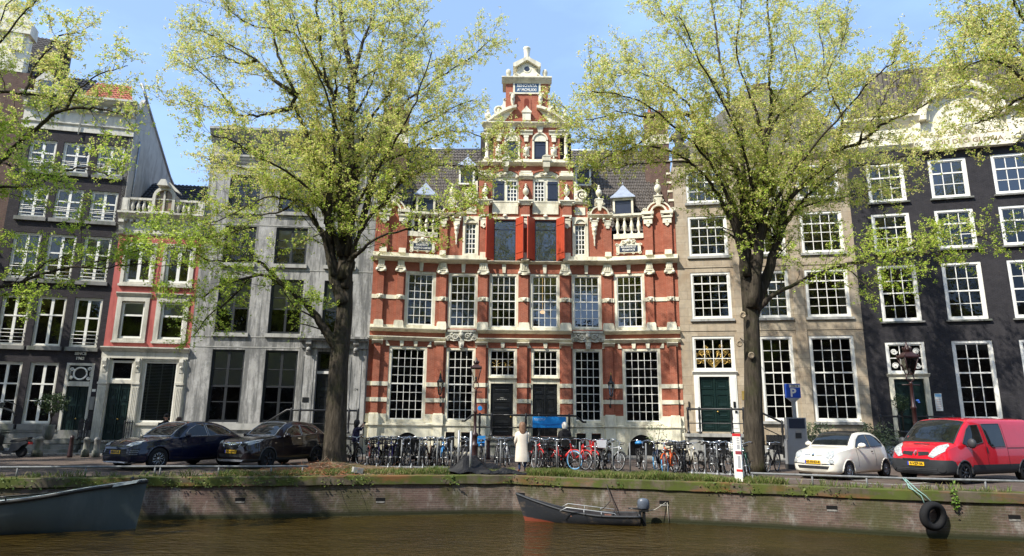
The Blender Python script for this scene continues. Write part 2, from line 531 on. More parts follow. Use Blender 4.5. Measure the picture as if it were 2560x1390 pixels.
def house(name, label, A, B):
    a = math.atan2(B[1]-A[1], B[0]-A[0])
    return thing(name, label, 'house', (A[0], A[1], 0), a)
# ------------------------------------------------------------------ the big red brick house with the stepped gable (front bent in three)
KL, KR, EL, ER = (-3.78, 36.), (5.26, 36.), (-7.62, 35.25), (9.06, 35.2)
bart = thing('gabled_house', 'wide red brick canal house with cream trim, scrolled stepped gable and red loft shutters', 'house', (*KL, 0))
aL = math.atan2(KL[1]-EL[1], KL[0]-EL[0]); aR = math.atan2(ER[1]-KR[1], ER[0]-KR[0])
LL, LC, LR = 3.91, 9.04, 3.88
FL = ((EL[0]-KL[0], EL[1]-KL[1], 0), aL)
FC = ((0, 0, 0), 0.)
FR = ((LC, 0, 0), aR)
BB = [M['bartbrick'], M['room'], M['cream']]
gw_L = (1.09, 3.12, 1.68, 5.66)
f1_L = (1.79, 3.46, 6.72, 9.84)
def mir(h, L_): return (L_-h[1], L_-h[0], h[2], h[3])
gwC = [(.24, 1.84, 1.70, 5.65), (7.12, 8.74, 1.70, 5.65)]
drC = [(2.52, 4.10, .98, 5.65), (4.86, 6.42, .98, 5.65)]
f1C = [(.24, 1.88, 6.70, 9.82), (2.52, 4.14, 6.70, 9.82), (4.78, 6.44, 6.70, 9.82), (7.10, 8.76, 6.70, 9.82)]
CEL = [(.34, .82, .15, 1.14), (1.16, 1.66, .15, 1.14), (7.28, 7.78, .15, 1.12), (8.08, 8.58, .15, 1.12)]
bigC = [(2.75, 3.96, 10.56, 12.93), (5.06, 6.26, 10.56, 12.93)]
arcC = [(1.10, 1.72, 10.93, 12.76), (7.32, 7.92, 10.95, 12.72)]
g1C = [(2.60, 4.11, 14.05, 15.60), (4.92, 6.46, 14.05, 15.60)]
w = MB()
wall(w, 0, LC, 0, 13.15, gwC+drC+f1C+CEL+bigC+arcC, dep=10)
w.build('wall', BB, bart, fr=FC)
w = MB(); wall(w, 0, LL, 0, 11.0, [gw_L, f1_L], dep=10); w.build('wall', BB, bart, fr=FL)
w = MB(); wall(w, 0, LR, 0, 11.0, [mir(gw_L, LR), mir(f1_L, LR)], dep=10); w.build('wall', BB, bart, fr=FR)

def splay(mb, u, z0, z1, wb, wt, m=2, pr=.05):
    mb.prism([(u-wb, z0), (u+wb, z0), (u+wt, z1), (u-wt, z1)], -pr, .02, m)
def lionhead(mb, u, z, m=0):
    mb.ball((u, -.17, z), (.10, .10, .13), 10, m).ball((u-.05, -.24, z+.04), .028, 6, m).ball((u+.05, -.24, z+.04), .028, 6, m)
    mb.ball((u, -.25, z-.05), (.05, .05, .035), 6, m).ball((u-.1, -.16, z+.06), (.05, .04, .06), 6, m).ball((u+.1, -.16, z+.06), (.05, .04, .06), 6, m)
    mb.box(u-.12, u+.12, -.13, -.1, z-.16, z+.15, m)
def ionic(mb, u, z, w_, m=0):
    mb.box(u-w_, u+w_, -.22, .02, z+.21, z+.28, m)
    for s in (-1, 1):
        mb.tube([(u+s*w_*.86, -.24, z+.10), (u+s*w_*.86, .0, z+.10)], .095, 9, m)
    mb.box(u-w_*.8, u+w_*.8, -.19, .02, z, z+.20, m)
    mb.tube([(u-w_*.7, -.2, z+.03), (u, -.215, z-.02), (u+w_*.7, -.2, z+.03)], .035, 5, m)
def block(mb, u, z0, z1, w_, m=0):
    mb.box(u-w_, u+w_, -.20, .02, z0, z1, m)
    for i in (-1, 0, 1):
        mb.box(u+i*w_*.55-.025, u+i*w_*.55+.025, -.235, -.2, z0+.03, z1-.04, m)
def facade_bits(frm, L_, pil0, pil1, spans0, spans1, gaps, wins1, wins0):
    p = MB()                                                 # brick pilasters
    for a, b in pil0: p.box(a, b, -.13, .02, 2.05, 5.78)
    for a, b in pil1: p.box(a, b, -.13, .02, 7.0, 9.75)
    p.build('pilaster', M['bartbrick'], bart, fr=frm)
    t = MB()
    for a, b in gaps:                                        # white stone courses and the plinth
        for z0, z1 in ((2.70, 2.92), (3.53, 3.75)): t.box(a, b, -.045, .02, z0, z1)
    for a, b in pil0:
        for z0, z1 in ((2.703, 2.917), (3.533, 3.747)): t.box(a-.012, b+.012, -.165, .02, z0, z1)
        t.box(a-.08, b+.08, -.24, .02, 1.60, 2.06).box(a-.05, b+.05, -.19, .02, 2.06, 2.13).box(a-.04, b+.04, -.18, .02, .05, 1.5)
        t.box(a-.09, b+.09, -.25, .02, 1.5, 1.60)
        cornice(t, a-.11, b+.11, 5.72, 5.96, .26)
    for a, b in spans0:
        t.prismx([(-.06, 0), (-.06, 1.47), (-.13, 1.49), (-.13, 1.57), (-.04, 1.60), (-.04, 2.08), (.02, 2.08), (.02, 0)][::-1], a, b)
    for a, b in pil1:
        t.box(a-.09, b+.09, -.24, .02, 6.64, 6.98, 0, .02).box(a-.04, b+.04, -.17, .02, 6.98, 7.05)
        ionic(t, (a+b)/2, 9.72, (b-a)/2+.06); block(t, (a+b)/2, 10.0, 10.36, (b-a)/2)
    t.build('stone_trim', M['cream'], bart, fr=frm)
    c = MB()
    for a, b in spans1:
        cornice(c, a, b, 6.43, 6.63, .30); c.prismx([(-.05, 6.63), (-.05, 6.80), (.02, 6.80), (.02, 6.63)], a, b)
        cornice(c, a, b, 5.95, 6.17, .22)
    c.build('string_course', M['cream'], bart, fr=frm)
    b_ = MB()
    prev = 0.
    edges = sorted(wins1)
    for a, b in [(x0, x1) for x0, x1 in zip([0]+[e[1] for e in edges], [e[0] for e in edges]+[L_])]:
        b_.box(a, b, -.04, .02, 8.22, 8.44)
    b_.build('string_course', M['cream'], bart, fr=frm)
    for a, b in pil1:
        q = MB(); q.box(a-.015, b+.015, -.155, .02, 8.215, 8.445); lionhead(q, (a+b)/2, 8.33)
        q.build('carved_head', M['cream'], bart, fr=frm)
    v = MB()                                                  # voussoirs over the windows
    for a, b, z0, z1, n_ in [(x0, x1, 9.84, 10.36, 1) for x0, x1 in wins1]+[(x0, x1, 5.66, 5.97, k) for x0, x1, k in wins0]:
        m_ = (a+b)/2
        h = z1-z0
        for s in (-1, 1):
            e = a if s < 0 else b
            v.prism([(e-s*.02, z0+.002), (e+s*.20, z0+.002), (e+s*.20, z1-.02), (e+s*.14-s*.0, z1-.02)][::s], -.055, .02)
        for i in range(n_):
            u = m_+(i-(n_-1)/2)*(b-a)/(n_+1)*1.1
            splay(v, u, z0+.002, z1-.02, .08, .115, 0, .07)
    v.build('keystone', M['cream'], bart, fr=frm)
pil0L, pil1L = [(.26, .62)], [(.26, .61), (1.32, 1.68)]
mp2 = lambda a, L_: [(L_-y, L_-x) for x, y in a][::-1]
facade_bits(FL, LL, pil0L, pil1L, [(0, gw_L[0]), (gw_L[1], LL)], [(0, LL-.12)], [(0, gw_L[0]), (gw_L[1], LL)], [f1_L[:2]], [(gw_L[0], gw_L[1], 2)])
gr, fr_ = mir(gw_L, LR), mir(f1_L, LR)
facade_bits(FR, LR, mp2(pil0L, LR), mp2(pil1L, LR), [(0, gr[0]), (gr[1], LR)], [(.12, LR)], [(0, gr[0]), (gr[1], LR)], [fr_[:2]], [(gr[0], gr[1], 2)])
pC0 = [(-.30, .10), (1.92, 2.40), (4.19, 4.64), (6.51, 7.02), (8.86, 9.30)]
pC1 = [(-.24, .13), (1.96, 2.42), (4.23, 4.68), (6.52, 6.98), (8.88, 9.32)]
facade_bits(FC, LC, pC0, pC1, [(0, .24), (1.84, 2.52), (4.10, 4.86), (6.42, 7.12), (8.74, LC)], [(-.30, .20), (1.88, 7.08), (8.84, 9.34)],
            [(0, .24), (1.84, 2.52), (4.10, 4.86), (6.42, 7.12), (8.74, LC)], [h[:2] for h in f1C],
            [(gwC[0][0], gwC[0][1], 1), (drC[0][0], drC[0][1], 1), (drC[1][0], drC[1][1], 1), (gwC[1][0], gwC[1][1], 1)])
t = MB()
for h in gw_L, : t.box(h[0]-.0, h[1], -.10, .08, 1.60, 1.68)
t.build('window_ledge', M['cream'], bart, fr=FL)
MB().box(gr[0], gr[1], -.10, .08, 1.60, 1.68).build('window_ledge', M['cream'], bart, fr=FR)
# plinth under the windows
for frm, a, b in ((FL, gw_L[0], gw_L[1]), (FR, gr[0], gr[1])):
    q = MB()
    ua, ub = (1.50, 2.98) if frm is FL else (.92, 2.40)
    um, r = (ua+ub)/2, (ub-ua)/2
    arc = [(um+r*math.cos(t_), .12+r*1.36*math.sin(t_)) for t_ in [math.pi*i/16 for i in range(17)]]
    # left and right of the cellar arch, then the spandrels as one outline
    q.prism([(a, 0), (ua, 0)]+[(x, z) for x, z in arc[::-1]]+[(ub, 0), (b, 0), (b, 1.59), (a, 1.59)], -.06, .02)
    q.prismx([(-.13, 1.49), (-.13, 1.57), (-.06, 1.595), (-.06, 1.47)], a, b)
    q.build('plinth', M['cream'], bart, fr=frm)
    MB().prism(arc+[(ua, 0), (ub, 0)], -.012, .01).build('cellar_door', M['dark'], bart, fr=frm)
q = MB()
xs = [(.24, .34), (.82, 1.16), (1.66, 1.84), (7.12, 7.28), (7.78, 8.08), (8.58, 8.74)]
for a, b in xs: q.box(a, b, -.06, .02, 0, 1.16)
for a, b in ((.24, 1.84), (7.12, 8.74)):
    q.box(a, b, -.06, .02, 1.16, 1.48); q.box(a, b, -.12, .02, 1.485, 1.585); q.box(a, b, -.09, .08, 1.59, 1.70)
for h in CEL:
    q.box(h[0], h[1], -.06, .02, 0, .15)
q.box(2.52, 4.10, -.02, .3, 0, .97).box(4.86, 6.42, -.02, .3, 0, .97)
q.build('plinth', M['cream'], bart, fr=FC)
for h in CEL:
    MB().box(h[0], h[1], .10, .14, h[2], h[3]).build('cellar_hatch', M['black'], bart, fr=FC)
# windows
for h, frm in ((gw_L, FL), (gr, FR)):
    window(bart, *h, 5, 8, 4, fr=.14, y=.04, g='glass_low', cas='cream', frm=frm, mw=.030, sash=.045)
for i, h in enumerate(gwC):
    window(bart, *h, 4, 8, 4, fr=.13, y=.04, g='glass_low', cas='cream', frm=FC, mw=.030, sash=.045)
for h, frm in ((f1_L, FL), (fr_, FR)):
    window(bart, *h, 4, 6, 3, fr=.15, y=.04, g='glass' if frm is FL else 'glass_hi', cas='cream', frm=frm, mw=.030, rw=.06)
for i, h in enumerate(f1C):
    window(bart, *h, 4, 6, 3, fr=.13, y=.04, g=('glass', 'glass', 'glass_hi', 'glass_hi')[i], cas='cream', frm=FC, mw=.030, rw=.06,
           blind=(0, 1, .80, 1, 'greyblind') if i % 2 else None)
m_, nn_, P, N, L = nodes('lit_lamp_globe'); P.inputs['Base Color'].default_value = (.9, .6, .25, 1); P.inputs['Emission Color'].default_value = (1, .62, .25, 1); P.inputs['Emission Strength'].default_value = 1.4
MB().ball((5.52, .75, 7.78), (.16, .16, .10), 10).tube([(5.52, .75, 7.86), (5.52, .75, 9.8)], .012, 4).build('lit_lamp', m_, bart)
# front doors with fanlights
for i, (h, x0, x1) in enumerate(((drC[0], 2.69, 3.90), (drC[1], 4.95, 6.28))):
    q = MB()
    q.box(h[0], x0, .02, .2, .98, 3.93).box(x1, h[1], .02, .2, .98, 3.93).box(x0, x1, .02, .2, 3.74, 3.93)
    cornice(q, h[0]+.02, h[1]-.02, 3.93, 4.05, .14, y0=.04)
    q.build('door_frame', M['cream'], bart)
    d = door(bart, x0, x1, 1.0, 3.74, 'black', 1 if i == 0 else 2, y=.12, pat=((.04, .16), (.2, .44), (.48, .66), (.84, .95)) if i == 0 else ((.05, .35), (.42, .72), (.8, .93)))
    window(bart, h[0], h[1], 4.05, 5.65, 4, 3, fr=.13, y=.05, g='glass_low', cas='cream', mw=.030, sash=.045)
    if i == 0:
        text_mesh('door_lettering', 'Instituut', .055, M['tabtext'], d, (3.30, .085, 2.98), ext=.002)
        text_mesh('door_lettering', 'voor Kunst en Cultuur', .055, M['tabtext'], d, (3.30, .085, 2.90), ext=.002)
        s = MB()                                             # star-shaped leads in the fanlight
        for u in (3.0, 3.64):
            for a_ in range(8):
                s.tube([(u, .10, 4.75), (u+.27*math.cos(a_*math.pi/4+.39), .10, 4.75+.33*math.sin(a_*math.pi/4+.39))], .009, 4)
        s.ball((3.48, .10, 4.72), .06, 6)
        s.build('fanlight_star', M['gold'], bart)
MB().box(2.27, 2.33, -.03, .01, 2.28, 2.52).build('intercom', M['black'], bart)
MB().disc(2.14, 2.42, .12, -.14, -.131, 14).build('house_plaque', M['blue'], bart)
for a, b in ((.16, 1.94), (7.04, 8.90)):                        # carved strapwork breaking the string course
    q = MB(); m_ = (a+b)/2
    q.box(a, b, -.10, .02, 6.02, 6.50); q.box(a+.1, b-.1, -.16, .02, 6.50, 6.62); q.prism([(m_-.16, 5.98), (m_-.10, 5.62), (m_+.10, 5.62), (m_+.16, 5.98)], -.16, .02)
    for e in (-1, 1):
        spiral(q, m_+e*.34, 6.26, .17, -.15, -.09, e, 1.5, .24); spiral(q, m_+e*.68, 6.16, .13, -.14, -.09, -e, 1.4, .24); spiral(q, m_+e*.80, 6.42, .07, -.13, -.09, e, 1.2, .24)
        q.ball((m_+e*.52, -.12, 6.40), (.09, .05, .06), 6); q.tube([(m_+e*.15, -.13, 6.05), (m_+e*.4, -.14, 6.0), (m_+e*.6, -.13, 6.05)], .035, 5)
    q.ball((m_, -.17, 6.36), (.14, .09, .16), 10).ball((m_, -.2, 6.50), (.1, .06, .07), 6).ball((m_, -.2, 5.78), (.06, .04, .12), 6)
    q.build('carved_panel', M['greycream'], bart)
# upper cornice of the main storeys, bending with the front; cut by the loft doors
for frm, a, b in ((FL, -.05, LL), (FR, 0, LR+.05), (FC, 0, 2.35), (FC, 6.62, LC)):
    q = MB(); cornice(q, a, b, 10.34, 10.56, .42); q.box(a, b, -.10, .02, 10.56, 10.82)
    q.build('cornice', M['cream'], bart, fr=frm)
q = MB()
cornice(q, 2.36, 6.61, 10.36, 10.50, .24); q.box(2.36, 2.75, -.05, .05, 10.50, 10.56)
for a, b in ((4.28, 4.72),): cornice(q, a, b, 10.34, 10.56, .42)
q.build('cornice', M['cream'], bart)

# ---- third storey: parapets, loft doors, narrow arched windows
def wing_top(frm, L_, flip):
    F = (lambda x: x) if not flip else (lambda x: L_-x)
    def rng(a, b): return (a, b) if not flip else (L_-b, L_-a)
    q = MB()
    a, b = rng(2.11, L_-.01); q.box(a, b, 0, .32, 10.9, 13.28)
    # round-headed brick crest
    u = F(3.0)
    q.disc(u, 13.28, .62, .02, .30, 20, 0, 0, math.pi)
    for p, r in ((2.15, 2.63), (3.19, 3.67)):
        a, b = rng(p, r); q.box(a, b, -.13, .0, 10.85, 12.6)
    a, b = rng(.02, 2.11); q.box(a, b, .03, .28, 10.9, 11.84)
    q.build('parapet', M['bartbrick'], bart, fr=frm)
    t = MB()
    for p, r in ((2.15, 2.63), (3.19, 3.67)):
        a, b = rng(p, r); m_ = (a+b)/2
        t.box(a+.04, b-.04, -.22, .02, 10.82, 11.08, 0, .02)
        t.box(a, b, -.22, .02, 12.60, 12.92).box(a-.06, b+.06, -.27, .02, 12.92, 13.02)
        t.tube([(a, -.27, 13.08), (a, .0, 13.08)], .075, 8).tube([(b, -.27, 13.08), (b, .0, 13.08)], .075, 8)
        t.box(a-.1, b+.1, -.31, .02, 13.14, 13.30)
        t.prism([(m_-.11, 12.52), (m_, 12.42), (m_+.11, 12.52), (m_+.11, 12.62), (m_-.11, 12.62)], -.2, -.03)
        t.ball((m_, -.22, 12.74), .05, 6)
    prof = []
    for i in range(21):
        th = math.pi*i/20
        prof.append((u+.36*math.cos(th), 13.26+.36*math.sin(th)))
    t.prism([(u+.46*math.cos(math.pi*i/20), 13.26+.46*math.sin(math.pi*i/20)) for i in range(21)]+prof[::-1], -.20, .05)
    t.prism([(u+.70*math.cos(math.pi*i/20), 13.27+.68*math.sin(math.pi*i/20)) for i in range(21)]+[(u+.62*math.cos(math.pi*i/20), 13.27+.60*math.sin(math.pi*i/20)) for i in range(20, -1, -1)], -.08, .34)
    for s in (-1, 1):
        spiral(t, u+s*.78, 13.40, .13, -.2, .02, -s, 1.2)
    t.prism([(u-.10, 13.62), (u+.10, 13.62), (u+.15, 13.96), (u-.15, 13.96)], -.12, .3)
    t.box(u-.26, u+.26, -.10, .30, 13.96, 14.02); spiral(t, u-.22, 13.98, .09, -.12, .0, 1, 1.2); spiral(t, u+.22, 13.98, .09, -.12, .0, -1, 1.2)
    t.box(u-.2, u+.2, -.08, .28, 14.03, 14.22); t.box(u-.25, u+.25, -.12, .32, 14.22, 14.28)
    urn(t, u, .1, 14.28, 1.0, .9)
    t.build('pediment', M['cream'], bart, fr=frm)
    k = MB()
    a, b = rng(.46, 2.12)
    k.box(a, b, -.06, .24, 11.84, 12.12); k.box(a, b, -.05, .22, 13.12, 13.18); k.box(a, b, -.09, .26, 13.18, 13.30)
    for i in range(4):
        k.lathe([(r*1.18, h*1.0) for r, h in BALUSTER], a+(b-a)*(i+.62)/4.24, .08, 12.12, 10)
    k.build('balustrade', M['cream'], bart, fr=frm)
    # inscription in a scrolled frame
    a, b = rng(.58, 1.98); m_ = (a+b)/2
    c = MB().prism([(a+.1, 11.0), (b-.1, 11.0), (b-.02, 11.12), (b-.02, 11.5), (b-.25, 11.55), (m_+.38, 11.72), (m_, 11.78), (m_-.38, 11.72), (a+.25, 11.55), (a+.02, 11.5), (a+.02, 11.12)], -.09, .04)
    for s in (-1, 1):
        spiral(c, m_+s*.27, 11.62, .13, -.13, -.08, s, 1.4); spiral(c, m_+s*.66, 11.48, .09, -.12, -.06, -s, 1.2); spiral(c, m_+s*.62, 10.98, .10, -.12, -.06, s, 1.2); spiral(c, m_+s*.25, 10.98, .08, -.12, -.06, -s, 1.2)
    c.ball((m_, -.12, 11.68), (.12, .06, .12), 8)
    co = c.build('inscription_frame', M['cream'], bart, fr=frm)
    MB().box(m_-.50, m_+.50, -.105, -.085, 11.05, 11.42).build('inscription_panel', M['navy'], co)
    l1, l2 = ('INGENIO ET', 'ASSIDUO LABORE') if flip else ('RELIGIONE ET', 'PROBITATE')
    text_mesh('inscription', l1, .145, M['tabtext'], co, (m_, -.109, 11.33), sx=.92, bold=.003)
    text_mesh('inscription', l2, .145, M['tabtext'], co, (m_, -.109, 11.16), sx=.80 if flip else .95, bold=.003)
wing_top(FR, LR, False)
wing_top(FL, LL, True)
def rect_arch(mb, a, b, z0, zs, y0, y1, m=0, n=14, grow=0.):
    u, r = (a+b)/2, (b-a)/2
    mb.prism([(a, z0), (b, z0)]+[(u+r*math.cos(math.pi*i/n), zs+r*math.sin(math.pi*i/n)) for i in range(n+1)], y0, y1, m)
for s in (0, 1):                                              # bays beside the loft doors
    F = (lambda x: x) if s == 0 else (lambda x: LC-x)
    def rng(a, b): return (a, b) if s == 0 else (LC-b, LC-a)
    q = MB()
    a, b = rng(.02, .97)
    a0, b0 = rng(-.30, .97)
    u = F(.30)
    q.box(a0, b0, .02, .3, 10.9, 13.12); q.disc(u, 13.26, .50, .02, .30, 20, 0, 0, math.pi)
    pa, pb = rng(-.34, .10); q.box(pa, pb, -.13, .015, 10.85, 12.6)
    q.build('parapet', M['bartbrick'], bart)
    t = MB()
    t.box(pa+.04, pb-.04, -.22, .02, 10.82, 11.08, 0, .02)
    for c_ in (F(-.12), F(.62)):
        t.box(c_-.24, c_+.24, -.22, .02, 12.85, 12.93).box(c_-.17, c_+.17, -.2, .02, 12.62, 12.85)
        for e in (-1, 1): t.tube([(c_+e*.2, -.25, 12.99), (c_+e*.2, 0, 12.99)], .07, 8)
    cornice(t, *rng(-.40, .98), 13.08, 13.27, .27)
    t.prism([(u+.56*math.cos(math.pi*i/20), 13.27+.56*math.sin(math.pi*i/20)) for i in range(21)]+[(u+.48*math.cos(math.pi*i/20), 13.27+.48*math.sin(math.pi*i/20)) for i in range(20, -1, -1)], -.08, .32)
    for e in (-1, 1): spiral(t, u+e*.64, 13.36, .10, -.15, .02, -e, 1.2)
    t.prism([(u-.07, 13.55), (u+.07, 13.55), (u+.16, 13.94), (u-.16, 13.94)], -.10, .3)
    t.box(u-.25, u+.25, -.08, .3, 13.94, 14.0); spiral(t, u-.22, 13.96, .085, -.1, .0, 1, 1.2); spiral(t, u+.22, 13.96, .085, -.1, .0, -1, 1.2)
    t.box(u-.2, u+.2, -.08, .28, 14.0, 14.2); t.box(u-.24, u+.24, -.1, .3, 14.2, 14.26)
    urn(t, u, .1, 14.26, .88, .82)
    t.box(F(-.12)-.10, F(-.12)+.10, -.19, -.02, 12.45, 12.62)
    t.build('pediment', M['cream'], bart)
    g = MB()                                                  # hanging carved drop
    c_ = F(.62)
    g.lathe([(.01, 0), (.05, .05), (.03, .14), (.055, .25), (.035, .36), (.07, .5), (.06, .6), (.13, .75), (.10, .86), (.15, 1.0), (.15, 1.12), (.19, 1.2)], c_, -.08, 11.42, 8)
    g.ball((c_, -.2, 12.35), (.10, .08, .13), 8)
    g.build('carved_drop', M['cream'], bart)
    h = arcC[s]
    t = MB()
    a, b = rng(.97, 1.86)
    t.box(a, h[0], -.05, .1, 10.8, 12.75).box(h[1], b, -.05, .1, 10.8, 12.75).box(h[0], h[1], -.05, .1, 10.8, 10.94).box(a, b, -.05, .1, 12.75, 13.14)
    m_ = (a+b)/2
    t.prism([(m_+.34*math.cos(math.pi*i/12), 12.72+.34*math.sin(math.pi*i/12)) for i in range(13)]+[(m_+.27*math.cos(math.pi*i/12), 12.72+.27*math.sin(math.pi*i/12)) for i in range(12, -1, -1)], -.12, -.04)
    t.build('window_surround', M['cream'], bart)
    window(bart, *h, 3, 6, None, fr=.03, y=.06, g='glass', cas='cream', mw=.05, sash=.03)
    # brick shoulder with a white panel and scroll
    q = MB(); a, b = rng(.97, 1.92); q.box(a, b, .01, .32, 13.14, 13.93); q.build('shoulder', M['bartbrick'], bart)
    t = MB(); a, b = rng(1.12, 1.71); t.box(a, b, -.03, .05, 13.28, 13.73); a, b = rng(.93, 1.80); cornice(t, a, b, 13.92, 14.10, .12); t.box(a, b, 0, .32, 13.93, 14.10)
    uc = F(1.28)
    spiral(t, uc, 14.48, .36, -.02, .22, -1 if s else 1, 1.7, .22, a0=math.pi*1.5)
    t.prism([(F(1.75), 14.1), (F(1.75), 15.3), (F(1.62), 15.28), (F(1.56), 14.95), (F(1.36), 14.78), (F(1.3), 14.1)][::(-1 if s == 0 else 1)], .0, .22)
    for k in range(5): t.ball((F(1.62-.02*k), -.02, 14.25+.2*k), (.09, .08, .1), 6)
    t.build('scroll', M['cream'], bart)
t = MB()                                                       # brick piers between the loft doors
for a, b in ((1.95, 2.37), (4.31, 4.69), (6.66, 7.07)):
    t.box(a, b, -.13, .02, 10.56, 13.2); t.box(a-.05, b+.05, -.26, .02, 13.2, 13.76)
t.build('pier', M['bartbrick'], bart)
t = MB()
for a, b in ((1.95, 2.37), (4.31, 4.69), (6.66, 7.07)):
    m_ = (a+b)/2
    t.box(a-.04, b+.04, -.22, .02, 12.9, 13.0).box(a+.02, b-.02, -.2, .02, 12.5, 12.9).box(a-.06, b+.06, -.27, .02, 13.1, 13.2)
    for e in (a, b): t.tube([(e, -.26, 13.05), (e, 0, 13.05)], .075, 8)
    t.ball((m_, -.21, 12.66), .06, 6); t.prism([(m_-.1, 12.5), (m_, 12.4), (m_+.1, 12.5)], -.2, -.02)
    t.box(a+.02, b-.02, -.20, -.02, 10.57, 11.0)
t.box(2.37, 4.31, -.06, .1, 12.98, 13.12).box(4.69, 6.66, -.06, .1, 12.98, 13.12)
for m_ in (3.35, 5.65):
    t.ball((m_, -.09, 13.18), (.13, .06, .1), 8)
    t.box(m_-.74, m_+.74, -.07, .03, 13.3, 13.78).box(m_-.74, m_+.74, -.03, .03, 13.78, 14.06)
t.build('stone_trim', M['cream'], bart)
for i, h in enumerate(bigC):
    q = MB()
    q.box(h[0], h[1], .05, .15, 12.86, 12.93).box(h[0], h[1], .05, .15, 10.56, 10.62).box(h[0], h[0]+.04, .05, .15, 10.62, 12.86).box(h[1]-.04, h[1], .05, .15, 10.62, 12.86)
    q.box(h[0]+.04, h[1]-.04, .06, .14, 12.38, 12.42)
    o = q.build('loft_window', M['navy'], bart)
    MB().quad((h[0], .10, 10.58), (h[1], .10, 10.58), (h[1], .10, 12.9), (h[0], .10, 12.9)).build('pane', M['glass_hi'], o)
    for e, x in ((-1, h[0]), (1, h[1])):                     # shutters swung out
        ang = rad(52)
        s = MB().box(0, .66, -.03, .03, 10.60, 13.02)
        for zb in (10.95, 12.6): s.box(.02, .62, -.055, -.03, zb, zb+.07)
        for k in range(1, 4): s.box(.66*k/4-.006, .66*k/4+.006, -.036, -.03, 10.64, 12.98)
        so = s.build('shutter', M['shutter'], bart)
        so.location = (x+e*.03, -.05, 0)
        so.rotation_euler = (0, 0, -ang if e > 0 else math.pi+ang)
# ---- gable, first stage
g = MB()
wall(g, 1.82, 7.24, 13.14, 16.28, g1C, dep=0, rev=.2)
g.quad((1.82, .9, 13.1), (7.24, .9, 13.1), (7.24, .9, 18.7), (1.82, .9, 18.7), 1)
g.box(1.82, 7.24, .92, 1.2, 13.1, 16.3); g.box(1.822, 1.86, .001, .92, 13.14, 16.28); g.box(7.20, 7.238, .001, .92, 13.14, 16.28)
for (a, b) in [h[:2] for h in g1C]:                            # flat arches of brick over the openings
    u, r = (a+b)/2, (b-a)/2
    g.prism([(u+(r+.10)*math.cos(math.pi*i/16), 15.58+.42*math.sin(math.pi*i/16)) for i in range(17)]+[(u+r*math.cos(math.pi*i/16), 15.58+.34*math.sin(math.pi*i/16)) for i in range(16, -1, -1)], -.08, .02)
g.build('gable', BB, bart)
t = MB()
for a, b in [h[:2] for h in g1C]:
    u, r = (a+b)/2, (b-a)/2
    t.prism([(u+r*math.cos(math.pi*i/16), 15.56+.34*math.sin(math.pi*i/16)) for i in range(17)], -.02, .1)
    t.box(a, b, .06, .16, 15.32, 15.60).box(a, a+.09, .06, .16, 14.05, 15.32).box(b-.09, b, .06, .16, 14.05, 15.32).box(u-.09, u+.09, .06, .16, 14.05, 15.32)
    t.box(a, b, -.05, .16, 14.0, 14.08)
    for e in (-1, 1): spiral(t, u+e*.26, 15.74, .12, -.09, -.02, e, 1.4); spiral(t, u+e*.6, 15.52, .07, -.06, -.02, -e, 1.1)
    t.ball((u, -.08, 15.72), (.12, .06, .1), 8)
for a, b in ((1.80, 2.60), (4.13, 4.92), (6.46, 7.26)):
    t.box(a, b, -.10, .02, 15.62, 15.80).box(a+.08, b-.08, -.11, .02, 15.80, 15.90); cornice(t, a-.02, b+.02, 15.40, 15.62, .16)
    t.box(a+.2, b-.2, -.13, -.1, 15.66, 15.71)
    c_ = (a+b)/2
    t.box(a-.04, b+.04, -.42, .02, 13.98, 14.05); t.prismx([(-.4, 13.98), (-.3, 13.76), (.02, 13.76), (.02, 13.98)], a+.1, b-.1)
    for e in (a+.02, b-.02): t.tube([(e, -.38, 13.90), (e, .0, 13.90)], .08, 8)
    t.box(c_-.17, c_+.17, -.32, .0, 14.05, 14.24, 0, .05)
    urn(t, c_, -.14, 14.22, .88, .80)
t.build('stone_trim', M['cream'], bart)
t = MB()
for a, b in ((1.80, 2.60), (4.13, 4.92), (6.46, 7.26)):
    c_ = (a+b)/2
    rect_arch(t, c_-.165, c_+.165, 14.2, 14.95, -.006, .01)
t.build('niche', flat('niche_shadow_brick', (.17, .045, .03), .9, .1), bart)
for i, (a, b) in enumerate(((2.69, 3.27), (5.78, 6.35))):
    s = MB().box(a, b, .03, .09, 14.08, 15.31)
    for zb in (14.22, 15.12): s.box(a-.06, b-.05, .005, .03, zb, zb+.045)
    for k in range(1, 4): s.box(a+(b-a)*k/4-.006, a+(b-a)*k/4+.006, .022, .03, 14.1, 15.3)
    s.build('shutter', M['navy'], bart)
for a, b in ((3.43, 4.03), (5.01, 5.60)):
    window(bart, a, b, 14.07, 15.32, 3, 5, None, fr=.02, y=.04, g='glass', mw=.05, sash=.03)
t = MB(); cornice(t, 1.72, 7.34, 16.22, 16.42, .26); t.box(1.80, 7.26, -.05, 1.2, 16.28, 16.43); t.box(2.0, 7.06, -.03, .6, 16.43, 16.64)
for a, b in ((3.15, 3.56), (5.48, 5.92)):
    c_ = (a+b)/2
    t.box(a+.02, b-.02, -.36, .0, 16.06, 16.42).box(a-.02, b+.02, -.40, .0, 16.42, 16.68); t.prism([(a-.03, 16.68), (b+.03, 16.68), (c_, 16.84)], -.42, -.0)
    t.prismx([(-.3, 16.06), (-.14, 15.85), (.02, 15.85), (.02, 16.06)], a+.06, b-.06)
t.build('cornice', M['cream'], bart)
